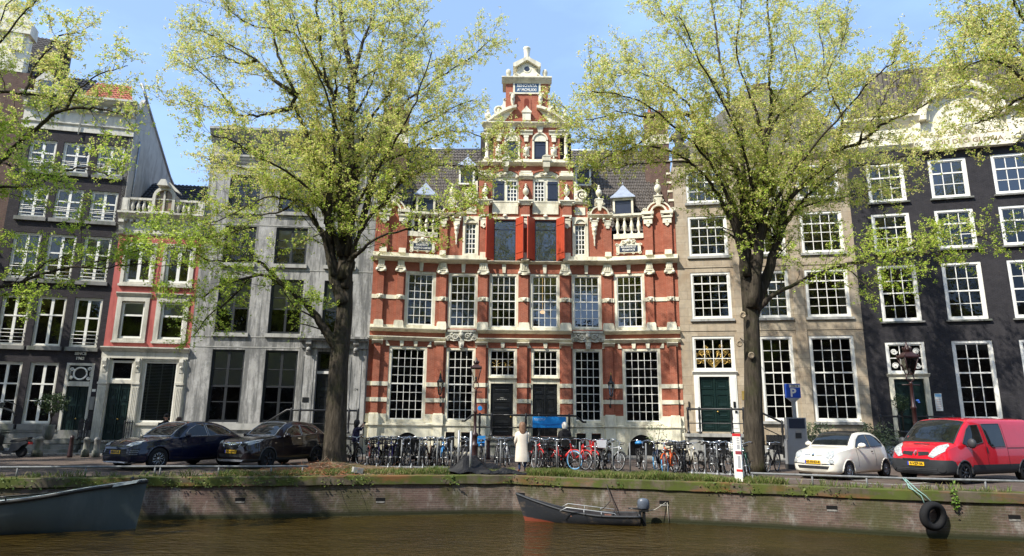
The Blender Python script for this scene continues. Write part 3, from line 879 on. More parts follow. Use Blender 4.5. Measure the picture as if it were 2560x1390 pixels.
# ---- second stage
op2 = [(3.37, 4.05, 16.66, 17.76), (5.00, 5.68, 16.66, 17.76)]
g = MB(); wall(g, 2.60, 6.50, 16.43, 18.66, op2, dep=0, rev=.15); g.box(2.601, 6.499, .93, 1.15, 16.43, 18.66); g.box(2.602, 2.64, .001, .93, 16.43, 18.66); g.box(6.46, 6.498, .001, .93, 16.43, 18.66)
g.build('gable', BB, bart)
t = MB()
for h in op2:
    a, b = h[:2]; u = (a+b)/2
    t.box(a-.12, a, -.04, .06, 16.6, 17.80).box(b, b+.12, -.04, .06, 16.6, 17.80).box(a, b, -.04, .06, 17.76, 17.86)
    rect_arch(t, a-.02, b+.02, 17.86, 17.86, -.03, .02)
    t.prism([(u+.46*math.cos(math.pi*i/14), 17.84+.46*math.sin(math.pi*i/14)) for i in range(15)]+[(u+.38*math.cos(math.pi*i/14), 17.84+.38*math.sin(math.pi*i/14)) for i in range(14, -1, -1)], -.09, .02)
    splay(t, u, 18.24, 18.66, .09, .2, 0, .09)
    MB().box(a, b, .03, .08, 16.66, 17.76).box(a, b, .01, .03, 16.8, 16.84).box(a, b, .01, .03, 17.55, 17.59).build('shutter', M['navy'], bart)
for c_ in (2.92, 4.53, 6.14):
    t.ball((c_, -.03, 17.12), (.19, .09, .33), 10).ball((c_, -.10, 17.14), (.11, .06, .18), 8)
    for e in (-1, 1):
        spiral(t, c_+e*.16, 17.36, .08, -.07, 0, e, 1.2); spiral(t, c_+e*.14, 16.86, .07, -.07, 0, -e, 1.2)
    t.ball((c_, -.05, 17.48), (.07, .06, .08), 6).ball((c_, -.05, 16.74), (.06, .05, .09), 6)
    t.box(c_-.15, c_+.15, -.10, .02, 17.98, 18.12).box(c_-.12, c_+.12, -.09, .02, 17.72, 17.98).box(c_-.16, c_+.16, -.06, .02, 16.44, 16.66)
for a, b in ((2.04, 3.2), (4.16, 4.92), (5.85, 7.02)):
    cornice(t, a, b, 18.14, 18.40, .20); t.box(a+.03, b-.03, -.12, .3, 18.14, 18.38)
t.box(2.06, 2.6, 0, .9, 18.40, 18.66).box(6.5, 7.0, 0, .9, 18.40, 18.66)
cornice(t, 1.94, 7.14, 18.64, 18.88, .30); t.box(2.0, 7.08, -.02, 1.1, 18.66, 18.89)
t.build('stone_trim', M['cream'], bart)
for u in (2.24, 6.85):
    MB().lathe([(.15, 0), (.15, .1), (.10, .14), (.105, .7), (.095, 1.45), (.13, 1.5), (.14, 1.58)], u, .0, 16.64, 12).build('column', M['cream'], bart)
# ---- third stage with the tablet
g = MB(); g.box(3.30, 5.81, .0, 1.0, 18.88, 21.46); g.build('gable', BB, bart)
t = MB()
for s in (0, 1):
    F = (lambda x: x) if s == 0 else (lambda x: 9.08-x)
    k = -1 if s == 0 else 1
    arc = [(F(2.20+1.75*i/10), 18.98+.98*math.sin(math.pi/2*i/10*.92)) for i in range(11)]
    t.prism((arc+[(x, z-.17) for x, z in arc[::-1]])[::k], -.30, .02)
    low = [(F(2.35+1.45*i/10), 18.90+.86*math.sin(math.pi/2*i/10*.92)) for i in range(11)]
    t.prism(([(F(2.35), 18.885)]+low+[(F(3.45), 19.3), (F(3.15), 18.885)])[::k], -.04, .30)
    a, b = sorted((F(3.31), F(3.70))); t.box(a, b, -.03, .04, 19.70, 19.86)
    spiral(t, F(2.88), 19.70, .34, .0, .22, -k, 1.7, .22, a0=math.pi*1.5)
    t.prism([(F(3.3), 19.3), (F(3.3), 20.55), (F(3.2), 20.5), (F(3.12), 20.1), (F(2.95), 19.95), (F(2.9), 19.3)][::k*1], .02, .22)
    spiral(t, F(3.22), 20.45, .10, .0, .2, k, 1.2)
    urn(t, F(2.26), .1, 18.9, 1.05, .85)
    cx_ = F(3.72)
    t.box(cx_-.20, cx_+.20, -.22, .02, 20.68, 20.78)
    t.lathe([(.03, 0), (.05, .2), (.04, .28), (.10, .42), (.13, .62), (.12, .8), (.17, .98)], cx_, -.08, 19.72, 8)
    t.ball((cx_, -.20, 20.42), (.09, .06, .12), 8)
t.box(4.3, 4.78, -.26, .02, 19.0, 19.46).box(4.25, 4.83, -.3, .02, 19.46, 19.56); t.prism([(4.27, 19.56), (4.81, 19.56), (4.62, 19.78), (4.54, 19.90), (4.46, 19.78)], -.28, .0)
t.box(3.73, 5.37, -.06, .02, 20.77, 20.86).box(3.73, 3.84, -.06, .02, 20.86, 21.50).box(5.26, 5.37, -.06, .02, 20.86, 21.50)
cornice(t, 3.05, 6.03, 21.44, 21.80, .30); t.box(3.1, 5.98, -.02, 1.1, 21.46, 21.81)
top = [(3.72, 21.82), (5.36, 21.82), (5.38, 22.02), (5.22, 22.14), (5.10, 22.28), (5.12, 22.5), (4.55, 22.92), (3.98, 22.5), (4.0, 22.28), (3.88, 22.14), (3.72, 22.02)]
t.prism(top, .0, .7)
for e in (-1, 1): spiral(t, 4.55+e*.66, 22.0, .12, -.05, .02, -e, 1.4); spiral(t, 4.55+e*.52, 22.42, .08, -.05, .02, e, 1.2)
t.prism([(3.72, 22.50), (3.86, 22.46), (4.55, 22.92), (5.24, 22.46), (5.38, 22.50), (5.38, 22.70), (4.55, 23.16), (3.72, 22.70)], -.22, .75)
t.prism([(4.55+.24*math.cos(math.pi*i/10), 22.42+.24*math.sin(math.pi*i/10)) for i in range(20)]+[], -.03, .01)
t.box(4.34, 4.76, .0, .4, 23.0, 23.28, 0, .04)
t.lathe([(.19, 0), (.15, .06), (.18, .14), (.16, .2), (.19, .4), (.21, .55), (.23, .58), (.22, .66), (.12, .68)], 4.55, .2, 23.28, 12)
for u in (3.45, 5.64):
    t.box(u-.2, u+.2, -.1, .3, 21.81, 21.93, 0, .05); t.lathe([(.09, 0), (.08, .06), (.15, .2), (.165, .34), (.12, .48), (.05, .53)], u, .1, 21.92, 10)
t.build('gable_crown', M['cream'], bart)
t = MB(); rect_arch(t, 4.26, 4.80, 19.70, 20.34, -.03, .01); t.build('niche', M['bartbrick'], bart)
t = MB(); rect_arch(t, 4.40, 4.68, 19.70, 20.34, -.036, -.03); t.build('niche', flat('shaded_niche_brick', (.17, .045, .03), .9, .1), bart)  # recess shade painted as a flat arch of darker brick
MB().disc(4.55, 22.42, .16, -.045, -.02, 18).build('round_window', M['navy'], bart)
tb = MB().box(3.84, 5.26, -.04, -.01, 20.86, 21.46).build('year_tablet', flat('slate_blue_panel', (.035, .085, .16), .5, .4), bart)
text_mesh('inscription', 'RENOVATA', .25, M['tabtext'], tb, (4.55, -.045, 21.30), sx=.90, bold=.005)
text_mesh('inscription', 'Aº MCMLXXI', .25, M['tabtext'], tb, (4.55, -.045, 21.03), sx=.80, bold=.005)
# ---- roof, dormers, chimneys
def tiles(name, c1, c2, joint, bw=.22, bh=.30):
    return brick(name, c1, c2, joint, bw, bh, .022, .3, off=0., rough=.7, xz=False, bmp=.9, smooth=.5)
M['pantile'] = tiles('grey_brown_pantiles', (.10, .085, .072), (.145, .125, .105), (.022, .02, .019))
M['redtile'] = tiles('orange_pantiles', (.42, .13, .075), (.50, .19, .11), (.16, .06, .04))
M['blacktile'] = tiles('glazed_black_tiles', (.02, .021, .025), (.035, .037, .042), (.008, .008, .009))
def roofplane(parent, mat_, x0, x1, y0, z0, y1, z1, xt0=None, xt1=None, frm=None, name='roof', back=True):
    # sloping sheet whose own x,y run along the tiles, waved across them; tilted into place
    ln = math.hypot(y1-y0, z1-z0)
    q = MB()
    xt0 = x0 if xt0 is None else xt0; xt1 = x1 if xt1 is None else xt1
    n, k = max(4, int((x1-x0)/.055)), max(2, int(ln/.30))
    P, Fc = [], []
    for j in range(k):
        for e in (0, 1):
            t = (j+e)/k
            for i in range(n+1):
                x = (x0+(xt0-x0)*t)+((x1+(xt1-x1)*t)-(x0+(xt0-x0)*t))*i/n
                P.append((x, t*ln, .028*math.sin(2*math.pi*x/.22)+(.035 if e == 0 else 0.)))
    for j in range(2*k-1):
        for i in range(n):
            a = j*(n+1)+i
            Fc.append((a, a+1, a+n+2, a+n+1))
    q.add(P, Fc, 0, False)
    o = q.build(name, mat_, parent)
    Mx = Matrix.Translation((0, y0, z0)) @ Matrix.Rotation(math.atan2(z1-z0, y1-y0), 4, 'X')
    if frm: Mx = Matrix.Translation(frm[0]) @ Matrix.Rotation(frm[1], 4, 'Z') @ Mx
    o.matrix_local = Mx
    return o
roofplane(bart, M['pantile'], -3.9, 1.9, .9, 12.6, 5.2, 19.45)
roofplane(bart, M['pantile'], 7.15, 12.95, .9, 12.6, 5.2, 19.45)
q = MB().prism([(-3.9, 0), (12.95, 0), (12.95, 19.35), (-3.9, 19.35)], 5.3, 5.5)
q.build('rear_roof', M['pantile'], bart)
rt = MB(); rt.tube([(-3.9, 5.2, 19.47), (1.9, 5.2, 19.47)], .09, 6); rt.tube([(7.15, 5.2, 19.47), (12.95, 5.2, 19.47)], .09, 6)
rt.build('ridge', M['lead'], bart)
def dormer(u, y, z0, w_, h, hood, frm=None, mats='white'):
    o = MB().box(u-w_/2, u-w_/2+.12, y, y+1.6, z0, z0+h).box(u+w_/2-.12, u+w_/2, y, y+1.6, z0, z0+h).box(u-w_/2+.12, u+w_/2-.12, y, y+1.5, z0+h-.12, z0+h).box(u-w_/2+.12, u+w_/2-.12, y, y+1.5, z0, z0+.10).build('dormer', M[mats], bart, fr=frm)
    MB().box(u-w_/2+.12, u+w_/2-.12, y+.06, y+.1, z0+.1, z0+h-.12).box(u-w_/2+.12, u+w_/2-.2, y+.04, y+.06, z0+h-.32, z0+h-.28).build('shutter', M['navy'], o)
    a = w_/2+.14
    r = MB()
    st = [(1., 0), (.70, .26), (.42, .55), (.2, .82), (.04, 1.)]
    ring = []
    for k, t in st:
        yc = y+.7
        ring.append([(u-a*k, yc-(.84)*k, z0+h+.06+hood*t), (u+a*k, yc-.84*k, z0+h+.06+hood*t), (u+a*k, yc+.84*k, z0+h+.06+hood*t), (u-a*k, yc+.84*k, z0+h+.06+hood*t)])
    P = [p for q_ in ring for p in q_]
    Fc = [(4*i+j, 4*i+(j+1) % 4, 4*i+4+(j+1) % 4, 4*i+4+j) for i in range(len(st)-1) for j in range(4)]
    r.add(P, Fc+[(3, 2, 1, 0)]); r.box(u-a, u+a, y-.14, y+1.5, z0+h, z0+h+.058)
    r.lathe([(.03, 0), (.02, .12), (.05, .18), (.01, .26)], u, y+.7, z0+h+hood, 6)
    r.build('dormer_roof', M['lead'], o)
dormer(.92, 2.5, 16.0, .98, 1.18, .85)
dormer(8.12, 2.5, 16.0, .98, 1.18, .62)
dormer(2.78, 1.0, 13.4, 1.12, 1.22, .98, FL, 'cream')
dormer(1.0, 1.0, 13.4, 1.18, 1.20, .98, FR, 'cream')
for frm, a, b in ((FL, .10, 1.66), (FR, 2.36, 3.86)):
    c = MB().box(a, b, 4., 5.2, 10, 19.1).box(a, b, 4.001, 5.2, 19.75, 21.2).box(a-.06, b+.06, 3.94, 5.26, 21.2, 21.35)
    c.box(a-.04, b+.04, 3.96, 5.24, 19.1, 19.75, 1)
    for k in range(2): c.lathe([(.16, 0), (.12, .5)], a+.4+.7*k, 4.6, 21.35, 8, 2)
    c.build('chimney', [M['brownbrick'], M['cream'], M['redtile']], bart, fr=frm)
for frm, x0, dx in ((FR, 3.62, .22), (FL, .04, .22)):            # stepped party wall
    c = MB()
    for k, (yy, zz) in enumerate(((.3, 14.0), (.9, 14.75), (1.5, 15.5), (2.1, 16.3), (2.7, 17.3), (3.3, 18.3))):
        c.box(x0, x0+dx, yy, yy+.6 if k < 5 else 4.0, 10.9, zz); c.box(x0-.05, x0+dx+.05, yy-.05, yy+.62, zz, zz+.12, 1)
    c.build('party_wall', [M['brownbrick'], M['cream']], bart, fr=frm)
# ---- two wall lanterns
for frm, u in ((FC, .03), (FC, 9.09)):
    m_ = MB()
    m_.lathe([(.03, 0), (.10, .06), (.05, .1)], u, -.62, 3.05, 6)
    m_.lathe([(.17, 0), (.19, .04), (.12, .14), (.07, .2), (.09, .26), (.05, .34), (.06, .40), (.015, .5)], u, -.62, 3.72, 6)
    for k in range(6):
        t_ = 2*math.pi*k/6
        m_.tube([(u+.085*math.cos(t_), -.62+.085*math.sin(t_), 3.12), (u+.165*math.cos(t_), -.62+.165*math.sin(t_), 3.74)], .012, 4)
    m_.tube([(u, -.13, 2.95), (u, -.4, 2.88), (u, -.62, 2.97), (u, -.62, 3.08)], .022, 6)
    m_.tube([(u, -.14, 2.55), (u, -.3, 2.7), (u, -.45, 2.88)], .016, 5)
    m_.tube([(u-.28, -.5, 2.98), (u-.2, -.5, 2.90), (u, -.5, 2.93), (u+.2, -.5, 2.90), (u+.28, -.5, 2.98)], .013, 4)
    m_.box(u-.05, u+.05, -.16, -.13, 2.5, 3.02)
    o = m_.build('wall_lantern', M['iron'], bart, fr=frm)
    MB().lathe([(.08, 0), (.155, .6)], u, -.62, 3.13, 6, smooth=False).build('lantern_glass', M['glass'], o)
    MB().lathe([(.03, 0), (.035, .05), (.01, .14)], u, -.62, 4.2, 6).build('finial', M['gold'], o)
# ---- stone stoop with its iron rail and blue banner
s = MB()
s.box(2.0, 6.95, -1.25, -.27, .0, .84).box(1.9, 7.05, -1.35, -.2, .84, .98).box(1.95, 7.0, -1.65, -1.25, 0, .55).box(1.9, 7.05, -1.72, -1.2, .55, .62)
s.build('stoop', M['stoop'], bart)
railing(bart, [(2.04, -1.22, .98), (4.4, -1.22, .98), (6.9, -1.22, .98)], 1.08, (.03, .155, .52, .66, .98), r=.036)
q = MB()
for e, x in ((-1, 2.04), (1, 6.9)):
    q.tube([(x, -1.22, 2.06), (x+e*.25, -1.24, 2.04), (x+e*.45, -1.26, 1.86), (x+e*.62, -1.28, 1.74), (x+e*.78, -1.28, 1.74)], .05, 6)
q.build('railing', M['iron'], bart)
bn = tag(MB().prism([(-.86, 0), (.86, 0), (.86, .56), (-.86, .56)], 0, .012).build('banner', M['blue'], None, (KL[0]+5.77, 36-1.30, 1.44)), 'bright blue banner hanging from the iron railing in front of the right hand black door', 'banner')
MB().prism([(-.86, .16), (0, -.0+.10), (.86, .18), (.86, .25), (0, .18), (-.86, .24)], -.004, -.001).build('banner_stripe', flat('deep_blue_print', (.01, .17, .50), .5), bn)
text_mesh('banner_lettering', 'Bartolotti House', .085, M['tabtext'], bn, (-.78, -.003, .44), ext=.001, align='LEFT')
text_mesh('banner_lettering', 'canal house interior and history', .04, M['tabtext'], bn, (-.78, -.003, .37), ext=.001, align='LEFT')
# ------------------------------------------------------------------ grey stucco house
A, B = (-16.83, 34.55), (-7.62, 35.25)
H = house('grey_house', 'grey stucco house with streaked walls, dark window frames and a red tiled roof edge', A, B)
LG = 9.24
gx = [(1.15, 2.83), (3.88, 5.58), (6.68, 8.22)]
rows = [(6.17, 9.12), (9.96, 12.04), (12.92, 15.02)]
ground = [(1.18, 2.84, 1.56, 5.29), (3.90, 5.58, 1.56, 5.29)]
holes = ground+[(a, b, z0, z1) for a, b in gx for z0, z1 in rows]
slots = [(a+.0, b-.02, 16.20, 16.68) for a, b in gx]
dG = (6.60, 8.24, 1.05, 5.26)
w = MB(); wall(w, 0, LG, 0, 17.2, holes+slots+[dG], rev=.24)
w.build('wall', [M['grey'], M['room']], H)
t = MB()
for z in (5.40, 12.10, 12.60): t.box(0, LG if z > 6 else 5.6, -.018, .01, z, z+.05)
t.box(0, 5.6, -.018, .01, 5.95, 6.0)
for z in (9.62, ): t.box(0, LG, -.018, .01, z, z+.05)
cornice(t, -.04, LG+.0, 15.62, 16.12, .22); t.box(-.02, LG, -.06, .01, 15.40, 15.52)
cornice(t, -.06, LG+.0, 16.86, 17.62, .55, steps=4)
t.box(0, 5.6, -.10, .02, 1.18, 1.50)
t.build('string_course', M['greytrim'], H)
M['frame_dark'] = flat('dark_frame_paint', (.020, .022, .025), .4, .5)
for i, h in enumerate(ground):
    window(H, *h, 2, 4, fr=.05, y=.10, mf='frame_dark', g='glass_low', mull=.14, sash=.06, mw=.05, rw=.1, rail=[2], blind=(0, 1, .49, 1, 'blind'), rz_=(.26, .49, .745))
for r, (z0, z1) in enumerate(rows):
    for c_, (a, b) in enumerate(gx):
        window(H, a, b, z0, z1, 2, 3, None, fr=.06, y=.12, mf='frame_dark', g='glass' if r else 'glass_low', mull=.12, mw=.06, rz_=(.45, .68), sill=('greytrim', .20), blind=(0, 1, .45, 1, 'blind') if (r == 0 or (r == 1 and c_ == 1)) else None)
for h in slots: window(H, *h, 2, 1, None, fr=.03, y=.12, mf='frame_dark', g='glass_low', mull=.06)
p = MB()                                                        # slab and brackets over the door
p.box(5.60, LG+.0, -.62, .02, 5.90, 6.02).box(5.68, LG, -.54, .02, 5.80, 5.90).box(5.78, LG, -.30, .02, 5.42, 5.80)
p.box(5.80, 6.60, -.20, .02, 0.0, 5.42).box(8.24, LG-.05, -.20, .02, 0.0, 5.42).box(6.60, 8.24, -.1, .02, 5.26, 5.42)
for u in (6.18, 8.64):
    p.prismx([(-.52, 5.80), (-.50, 5.62), (-.34, 5.5), (-.30, 5.2), (-.20, 5.05), (-.2, 5.80)], u-.14, u+.14); p.ball((u, -.40, 5.34), (.13, .1, .13), 8)
    p.box(u-.30, u-.24, -.225, -.2, 1.2, 5.0).box(u+.24, u+.30, -.225, -.2, 1.2, 5.0)
p.build('door_surround', M['grey'], H)
d = door(H, 6.66, 8.18, 1.06, 4.10, 'black', 2, y=.16)
q = MB(); q.box(6.60, 8.24, .06, .2, 4.10, 4.24).build('transom', M['blind'], H)
window(H, 6.62, 8.22, 4.24, 5.26, 1, 1, None, fr=.05, y=.10, mf='frame_dark', g='glass_low')
text_mesh('house_number', '174', .17, M['black'], H, (8.72, -.204, 3.28), ext=.003)
MB().box(6.02, 6.34, -.225, -.2, 2.62, 2.86).build('name_plate', M['black'], H)
s = MB(); s.box(5.4, LG, -1.30, -.21, 0, .92).box(5.3, LG, -1.38, -.21, .92, 1.05)
for k in range(4): s.box(5.30-.30*(k+1), 5.31-.30*k, -1.30, -.21, 0, .92-.21*(k+1)+.02)
s.box(5.9, 6.0, -1.33, -1.3, .1, .85).box(8.3, 8.4, -1.33, -1.3, .1, .85)
s.build('stoop', M['bluestone'], H)
railing(H, [(4.55, -1.28, .40), (5.55, -1.28, 1.06), (9.10, -1.28, 1.06)], 1.13, (.30, .39, .80, .90, .99), r=.034)
MB().ball((4.35, -1.28, 1.05), .23, 10).lathe([(.10, 0), (.07, .5), (.1, .85)], 4.35, -1.28, 0, 8).build('stoop_ball', M['greytrim'], H)
q = MB(); q.box(.1, LG-.05, .4, 8, 17.2, 17.62); q.build('roof_edge', M['greytrim'], H)
roofplane(H, M['redtile'], 0, LG-.05, -.35, 17.62, 3.0, 18.9)
# ------------------------------------------------------------------ little salmon house
A2, B2 = (-20.98, 33.95), (-16.83, 34.55)
H = house('pink_house', 'narrow salmon pink house with a pale shopfront and a white balustrade on top', A2, B2)
LK = 4.19
r2 = [(.52, 1.82, 8.72, 10.70), (2.50, 3.78, 8.72, 10.70)]
r1 = [(.62, 1.76, 5.74, 7.70), (2.56, 3.74, 5.74, 7.70)]
hd = [(.48, 1.58, .62, 4.72), (2.06, 3.74, 1.48, 4.62)]
w = MB(); wall(w, 0, LK, 5.28, 11.4, r2+r1, rev=.16)
wall(w, 0, LK, 0, 5.28, hd, 2, rev=.2, top=False)
w.build('wall', [M['pink'], M['room'], M['offwhite']], H)
for i, h in enumerate(r2): window(H, *h, 2, 1, None, fr=.05, y=.06, g='glass', cas='offwhite', mull=.16, sash=.09, blind=(0, 1, .62, 1., 'curtain'))
for h in r1: window(H, *h, 1, 2, 1, fr=.04, y=.06, g='glass_low', cas='offwhite', sash=.07, rz_=(.64,), rw=.09, blind=(0, 1, .66, 1, 'blind'))
t = MB()
for h in r2:
    a, b = h[0]-.17, h[1]+.17
    t.box(a, h[0], -.06, .1, 8.62, 10.88).box(h[1], b, -.06, .1, 8.62, 10.88).box(h[0], h[1], -.06, .1, 10.70, 10.88).box(a-.04, b+.04, -.13, .1, 8.50, 8.62).box(h[0], h[1], -.05, .1, 8.62, 8.72)
    t.box(a+.02, b-.02, -.085, -.06, 10.80, 10.86)
for h in r1:
    a, b = h[0]-.24, h[1]+.20
    t.box(a, h[0], -.06, .1, 5.62, 7.92).box(h[1], b, -.06, .1, 5.62, 7.92).box(h[0], h[1], -.06, .1, 7.70, 7.92).box(a-.03, b+.03, -.12, .1, 5.52, 5.62).box(h[0], h[1], -.05, .1, 5.62, 5.74)
    cornice(t, a-.07, b+.07, 7.92, 8.16, .16)
t.build('window_surround', M['offwhite'], H)
t = MB()                                                        # shopfront
cornice(t, -.04, LK+.05, 5.04, 5.30, .26); t.box(0, LK, -.06, .02, 4.72, 5.04)
for a, b in ((.04, .44), (1.64, 2.0), (3.76, 4.12)):
    t.box(a, b, -.12, .02, .75, 3.40).box(a-.03, b+.03, -.17, .02, 3.40, 3.50).box(a+.02, b-.02, -.11, .02, 3.50, 4.74)
    t.box(a-.02, b+.02, -.15, .02, .0, .75)
    for k in range(4): t.box(a+.06+.075*k, a+.10+.075*k, -.135, -.12, 1.0, 3.25)
    m_ = (a+b)/2
    t.prismx([(-.22, 4.72), (-.24, 4.55), (-.18, 4.35), (-.13, 4.0), (-.11, 4.0), (-.11, 4.72)], m_-.09, m_+.09); t.ball((m_, -.18, 4.28), (.07, .06, .08), 6)
t.box(2.02, 3.76, -.08, .02, 1.36, 1.48).box(.48, 1.58, .02, .14, 3.44, 3.60)
t.build('shopfront', M['offwhite'], H)
window(H, .48, 1.58, 3.58, 4.60, 1, 1, None, fr=.05, y=.05, g='glass_low', cas='offwhite')
sw = window(H, 2.06, 3.74, 1.48, 4.62, 1, 1, None, fr=.06, y=.05, g='glass_low', cas='offwhite')
q = MB()
for k in range(38): q.box(2.2, 3.62, .125, .165, 1.62+k*.075, 1.645+k*.075)
for u in (2.36, 2.95, 3.48): q.box(u-.025, u+.025, .117, .123, 1.6, 4.45)
q.build('slatted_blind', M['greenblind'], sw)
door(H, .50, 1.56, .66, 3.44, 'dgreen', 2, y=.12)
t = MB()
t.box(0, LK, -.05, .02, 11.30, 11.96); cornice(t, -.08, LK+.06, 12.06, 12.50, .45); cornice(t, -.02, LK+.02, 11.28, 11.40, .09)
for k in range(13): t.box(.20+.31*k, .34+.31*k, -.22, .0, 11.98, 12.10)
for u in (.14, 4.05): t.prismx([(-.36, 12.06), (-.38, 11.9), (-.25, 11.75), (-.2, 11.5), (-.12, 11.32), (.02, 11.32), (.02, 12.06)], u-.13, u+.13)
t.box(0, LK, 0, .5, 11.4, 12.48)
t.build('cornice', M['offwhite'], H)
t = MB()
for a, b in ((.0, .36), (3.83, 4.19)): t.box(a, b, -.20, .06, 12.5, 13.3).box(a+.06, b-.06, -.22, -.2, 12.62, 13.18)
for a, b in ((.36, 1.5), (2.68, 3.83)):
    t.box(a, b, -.18, .04, 13.22, 13.34)
    for k in range(4): t.lathe([(r, h*.72) for r, h in BALUSTER], a+(b-a)*(k+.5)/4, -.07, 12.5, 10)
t.build('balustrade', M['offwhite'], H)
t = MB()
u, r = 2.07, .58
t.prism([(u+r*math.cos(math.pi*i/16), 13.42+r*1.05*math.sin(math.pi*i/16)) for i in range(17)]+[(u+.43*math.cos(math.pi*i/16), 13.42+.43*math.sin(math.pi*i/16)) for i in range(16, -1, -1)], -.22, .0)
t.box(u-r, u-.43, -.22, .0, 12.62, 13.42).box(u+.43, u+r, -.22, .0, 12.62, 13.42).box(u-.64, u+.64, -.25, .0, 12.5, 12.62).box(u-.05, u+.05, -.15, -.05, 12.62, 13.86).box(u-.43, u+.43, -.13, -.07, 13.30, 13.36)
t.box(u-.42, u+.42, .0, 1.4, 12.6, 13.75)
o = t.build('arched_dormer', M['offwhite'], H)
t = MB(); t.prism([(u+.43*math.cos(math.pi*i/16), 13.42+.43*math.sin(math.pi*i/16)) for i in range(17)]+[(u-.43, 12.62), (u+.43, 12.62)], -.06, -.02)
t.build('pane', flat('brown_film_pane', (.22, .15, .09), .25, .5), o)
t = MB(); t.prism([(u-.32, 14.0), (u+.24, 14.0), (u+.10, 14.34), (u-.14, 14.34)], -.55, .2); t.prism([(u+.10, 14.34), (u+.24, 14.0), (u+.75, 13.7), (u+.75, 13.78), (u+.2, 14.3)], -.1, .2)
t.build('hoist_hood', M['offwhite'], o)
roofplane(H, M['blacktile'], -.1, LK, .5, 12.5, 3.6, 15.5)
MB().prism([(0, 0), (LK, 0), (LK, 15.4), (0, 15.4)], 3.6, 3.8).build('rear_roof', M['blacktile'], H)
t = MB(); t.box(.2, 4.0, -1.05, -.16, 0, .56).box(.12, 4.1, -1.15, -.16, .56, .64).box(.2, 2.0, -1.5, -1.05, 0, .22).box(.2, 2.0, -1.28, -1.05, .22, .43)
t.build('stoop', M['bluestone'], H)
for u in (-.10, 1.95):
    railing(H, [(u, -1.1, .64), (u, -.2, .64)], .85, (0, .33, .66, 1), r=.016)
# ------------------------------------------------------------------ tall dark house
A3, B3 = (-26.3, 32.8), (-20.98, 33.95)
H = house('dark_house', 'tall dark brick house with cream windows, white frieze and some orange roof tiles', A3, B3)
LD = 5.44
dx = [(.52, 1.80), (2.12, 3.45), (3.82, 5.13)]
drow = [(5.22, 7.80), (8.66, 11.10), (11.94, 13.62), (14.52, 16.25)]
dg = [(.58, 1.92, 1.38, 4.42), (2.26, 3.54, 1.38, 4.42)]
dd = (3.90, 5.18, .74, 4.42)
w = MB(); wall(w, 0, LD, 0, 17.0, [(a, b, z0, z1) for a, b in dx for z0, z1 in drow]+dg+[dd], rev=.22)
w.build('wall', [M['darkbrick'], M['room']], H)
for r, (z0, z1) in enumerate(drow):
    for c_, (a, b) in enumerate(dx):
        if r == 0 and c_ == 1:                                 # lower sash pushed up
            o = window(H, a, b, z0, z1, 2, 1, fr=.08, y=.08, cas='offwhite', g='glass_low', sill=('bluestone', .20), mull=.13, rz_=(.64,), rw=.08, rail=1)
            continue
        cur = [(0, .46, .02, 1, 'curtain'), (.54, 1, .02, 1, 'curtain')] if (r + c_) % 2 else [(.0, .5, .0, 1, 'curtain')]
        window(H, a, b, z0, z1, 2, 3, fr=.08, y=.08, cas='offwhite', g='glass', sill=('bluestone', .20), mull=.13, rz_=(.30, .60), rail=[2], bars=(3 if c_ in (0, 2) or r > 1 else 2), blind=cur if r > 0 else None)
for h in dg: window(H, *h, 2, 3, fr=.09, y=.08, cas='offwhite', g='glass_low', mull=.13, rz_=(.36, .66), rail=[2], sill=('bluestone', .28))
q = MB(); a, b = dd[:2]
q.box(a, a+.13, .0, .16, .74, 4.42).box(b-.13, b, .0, .16, .74, 4.42).box(a+.13, b-.13, .0, .16, 4.30, 4.42).box(a+.13, b-.13, -.03, .16, 3.26, 3.50)
q.build('door_frame', M['offwhite'], H)
q = MB()
u, z = (a+b)/2, 3.90
q.tube([(u+.30*math.cos(2*math.pi*i/20), .08, z+.30*math.sin(2*math.pi*i/20)) for i in range(21)], .045, 6)
for e in (-1, 1):
    for f_ in (-1, 1):
        spiral(q, u+e*.40, z+f_*.23, .10, .07, .09, e*f_, 1.3, .3); q.ball((u+e*.46, .08, z), (.05, .03, .14), 6)
q.build('fanlight_grille', M['white'], H)
MB().box(a+.13, b-.13, .13, .15, 3.50, 4.30).build('fanlight_glass', M['black'], H)
door(H, a+.13, b-.13, .76, 3.26, 'dgreen', 2, y=.12)
text_mesh('wall_lettering', 'SINCE', .20, M['offwhite'], H, (4.46, -.022, 4.90), ext=.02, bold=.006)
text_mesh('wall_lettering', '1962', .20, M['offwhite'], H, (4.46, -.022, 4.65), ext=.02, bold=.006)
MB().box(5.22, 5.38, -.02, .0, 3.0, 3.13).build('number_plate', M['white'], H)
MB().box(5.16, 5.40, -.03, .0, 2.10, 2.75).build('name_plate', M['bluestone'], H)
MB().box(0, LD, -.06, .02, .0, 1.10).box(0, dd[0], -.10, .02, 1.0, 1.12).build('plinth', M['bluestone'], H)
t = MB()
t.box(-.02, LD+.02, -.07, .05, 16.86, 17.16); cornice(t, -.04, LD+.03, 17.12, 17.30, .14); t.box(0, LD, -.05, .05, 17.30, 17.92); cornice(t, -.06, LD+.05, 17.90, 18.05, .14)
cornice(t, -.12, LD+.10, 18.28, 18.78, .60)
for k in range(13): t.box(.05+.43*k, .22+.43*k, -.36, .0, 18.05, 18.30)
t.box(0, LD, 0, 1.2, 17.0, 18.76)
t.build('cornice', M['offwhite'], H)
MB().tube([(2.78, -.12, 16.7), (2.80, -.16, 18.0), (2.80, -.62, 18.3), (2.80, -.64, 18.76)], .035, 6).build('downpipe', M['white'], H)
roofplane(H, M['redtile'], 2.6, LD-.2, -.2, 18.80, 1.5, 20.6, 2.6, LD-1.0)
roofplane(H, M['blacktile'], -.4, 2.6, .1, 18.80, 1.6, 20.8, 0, 2.6)
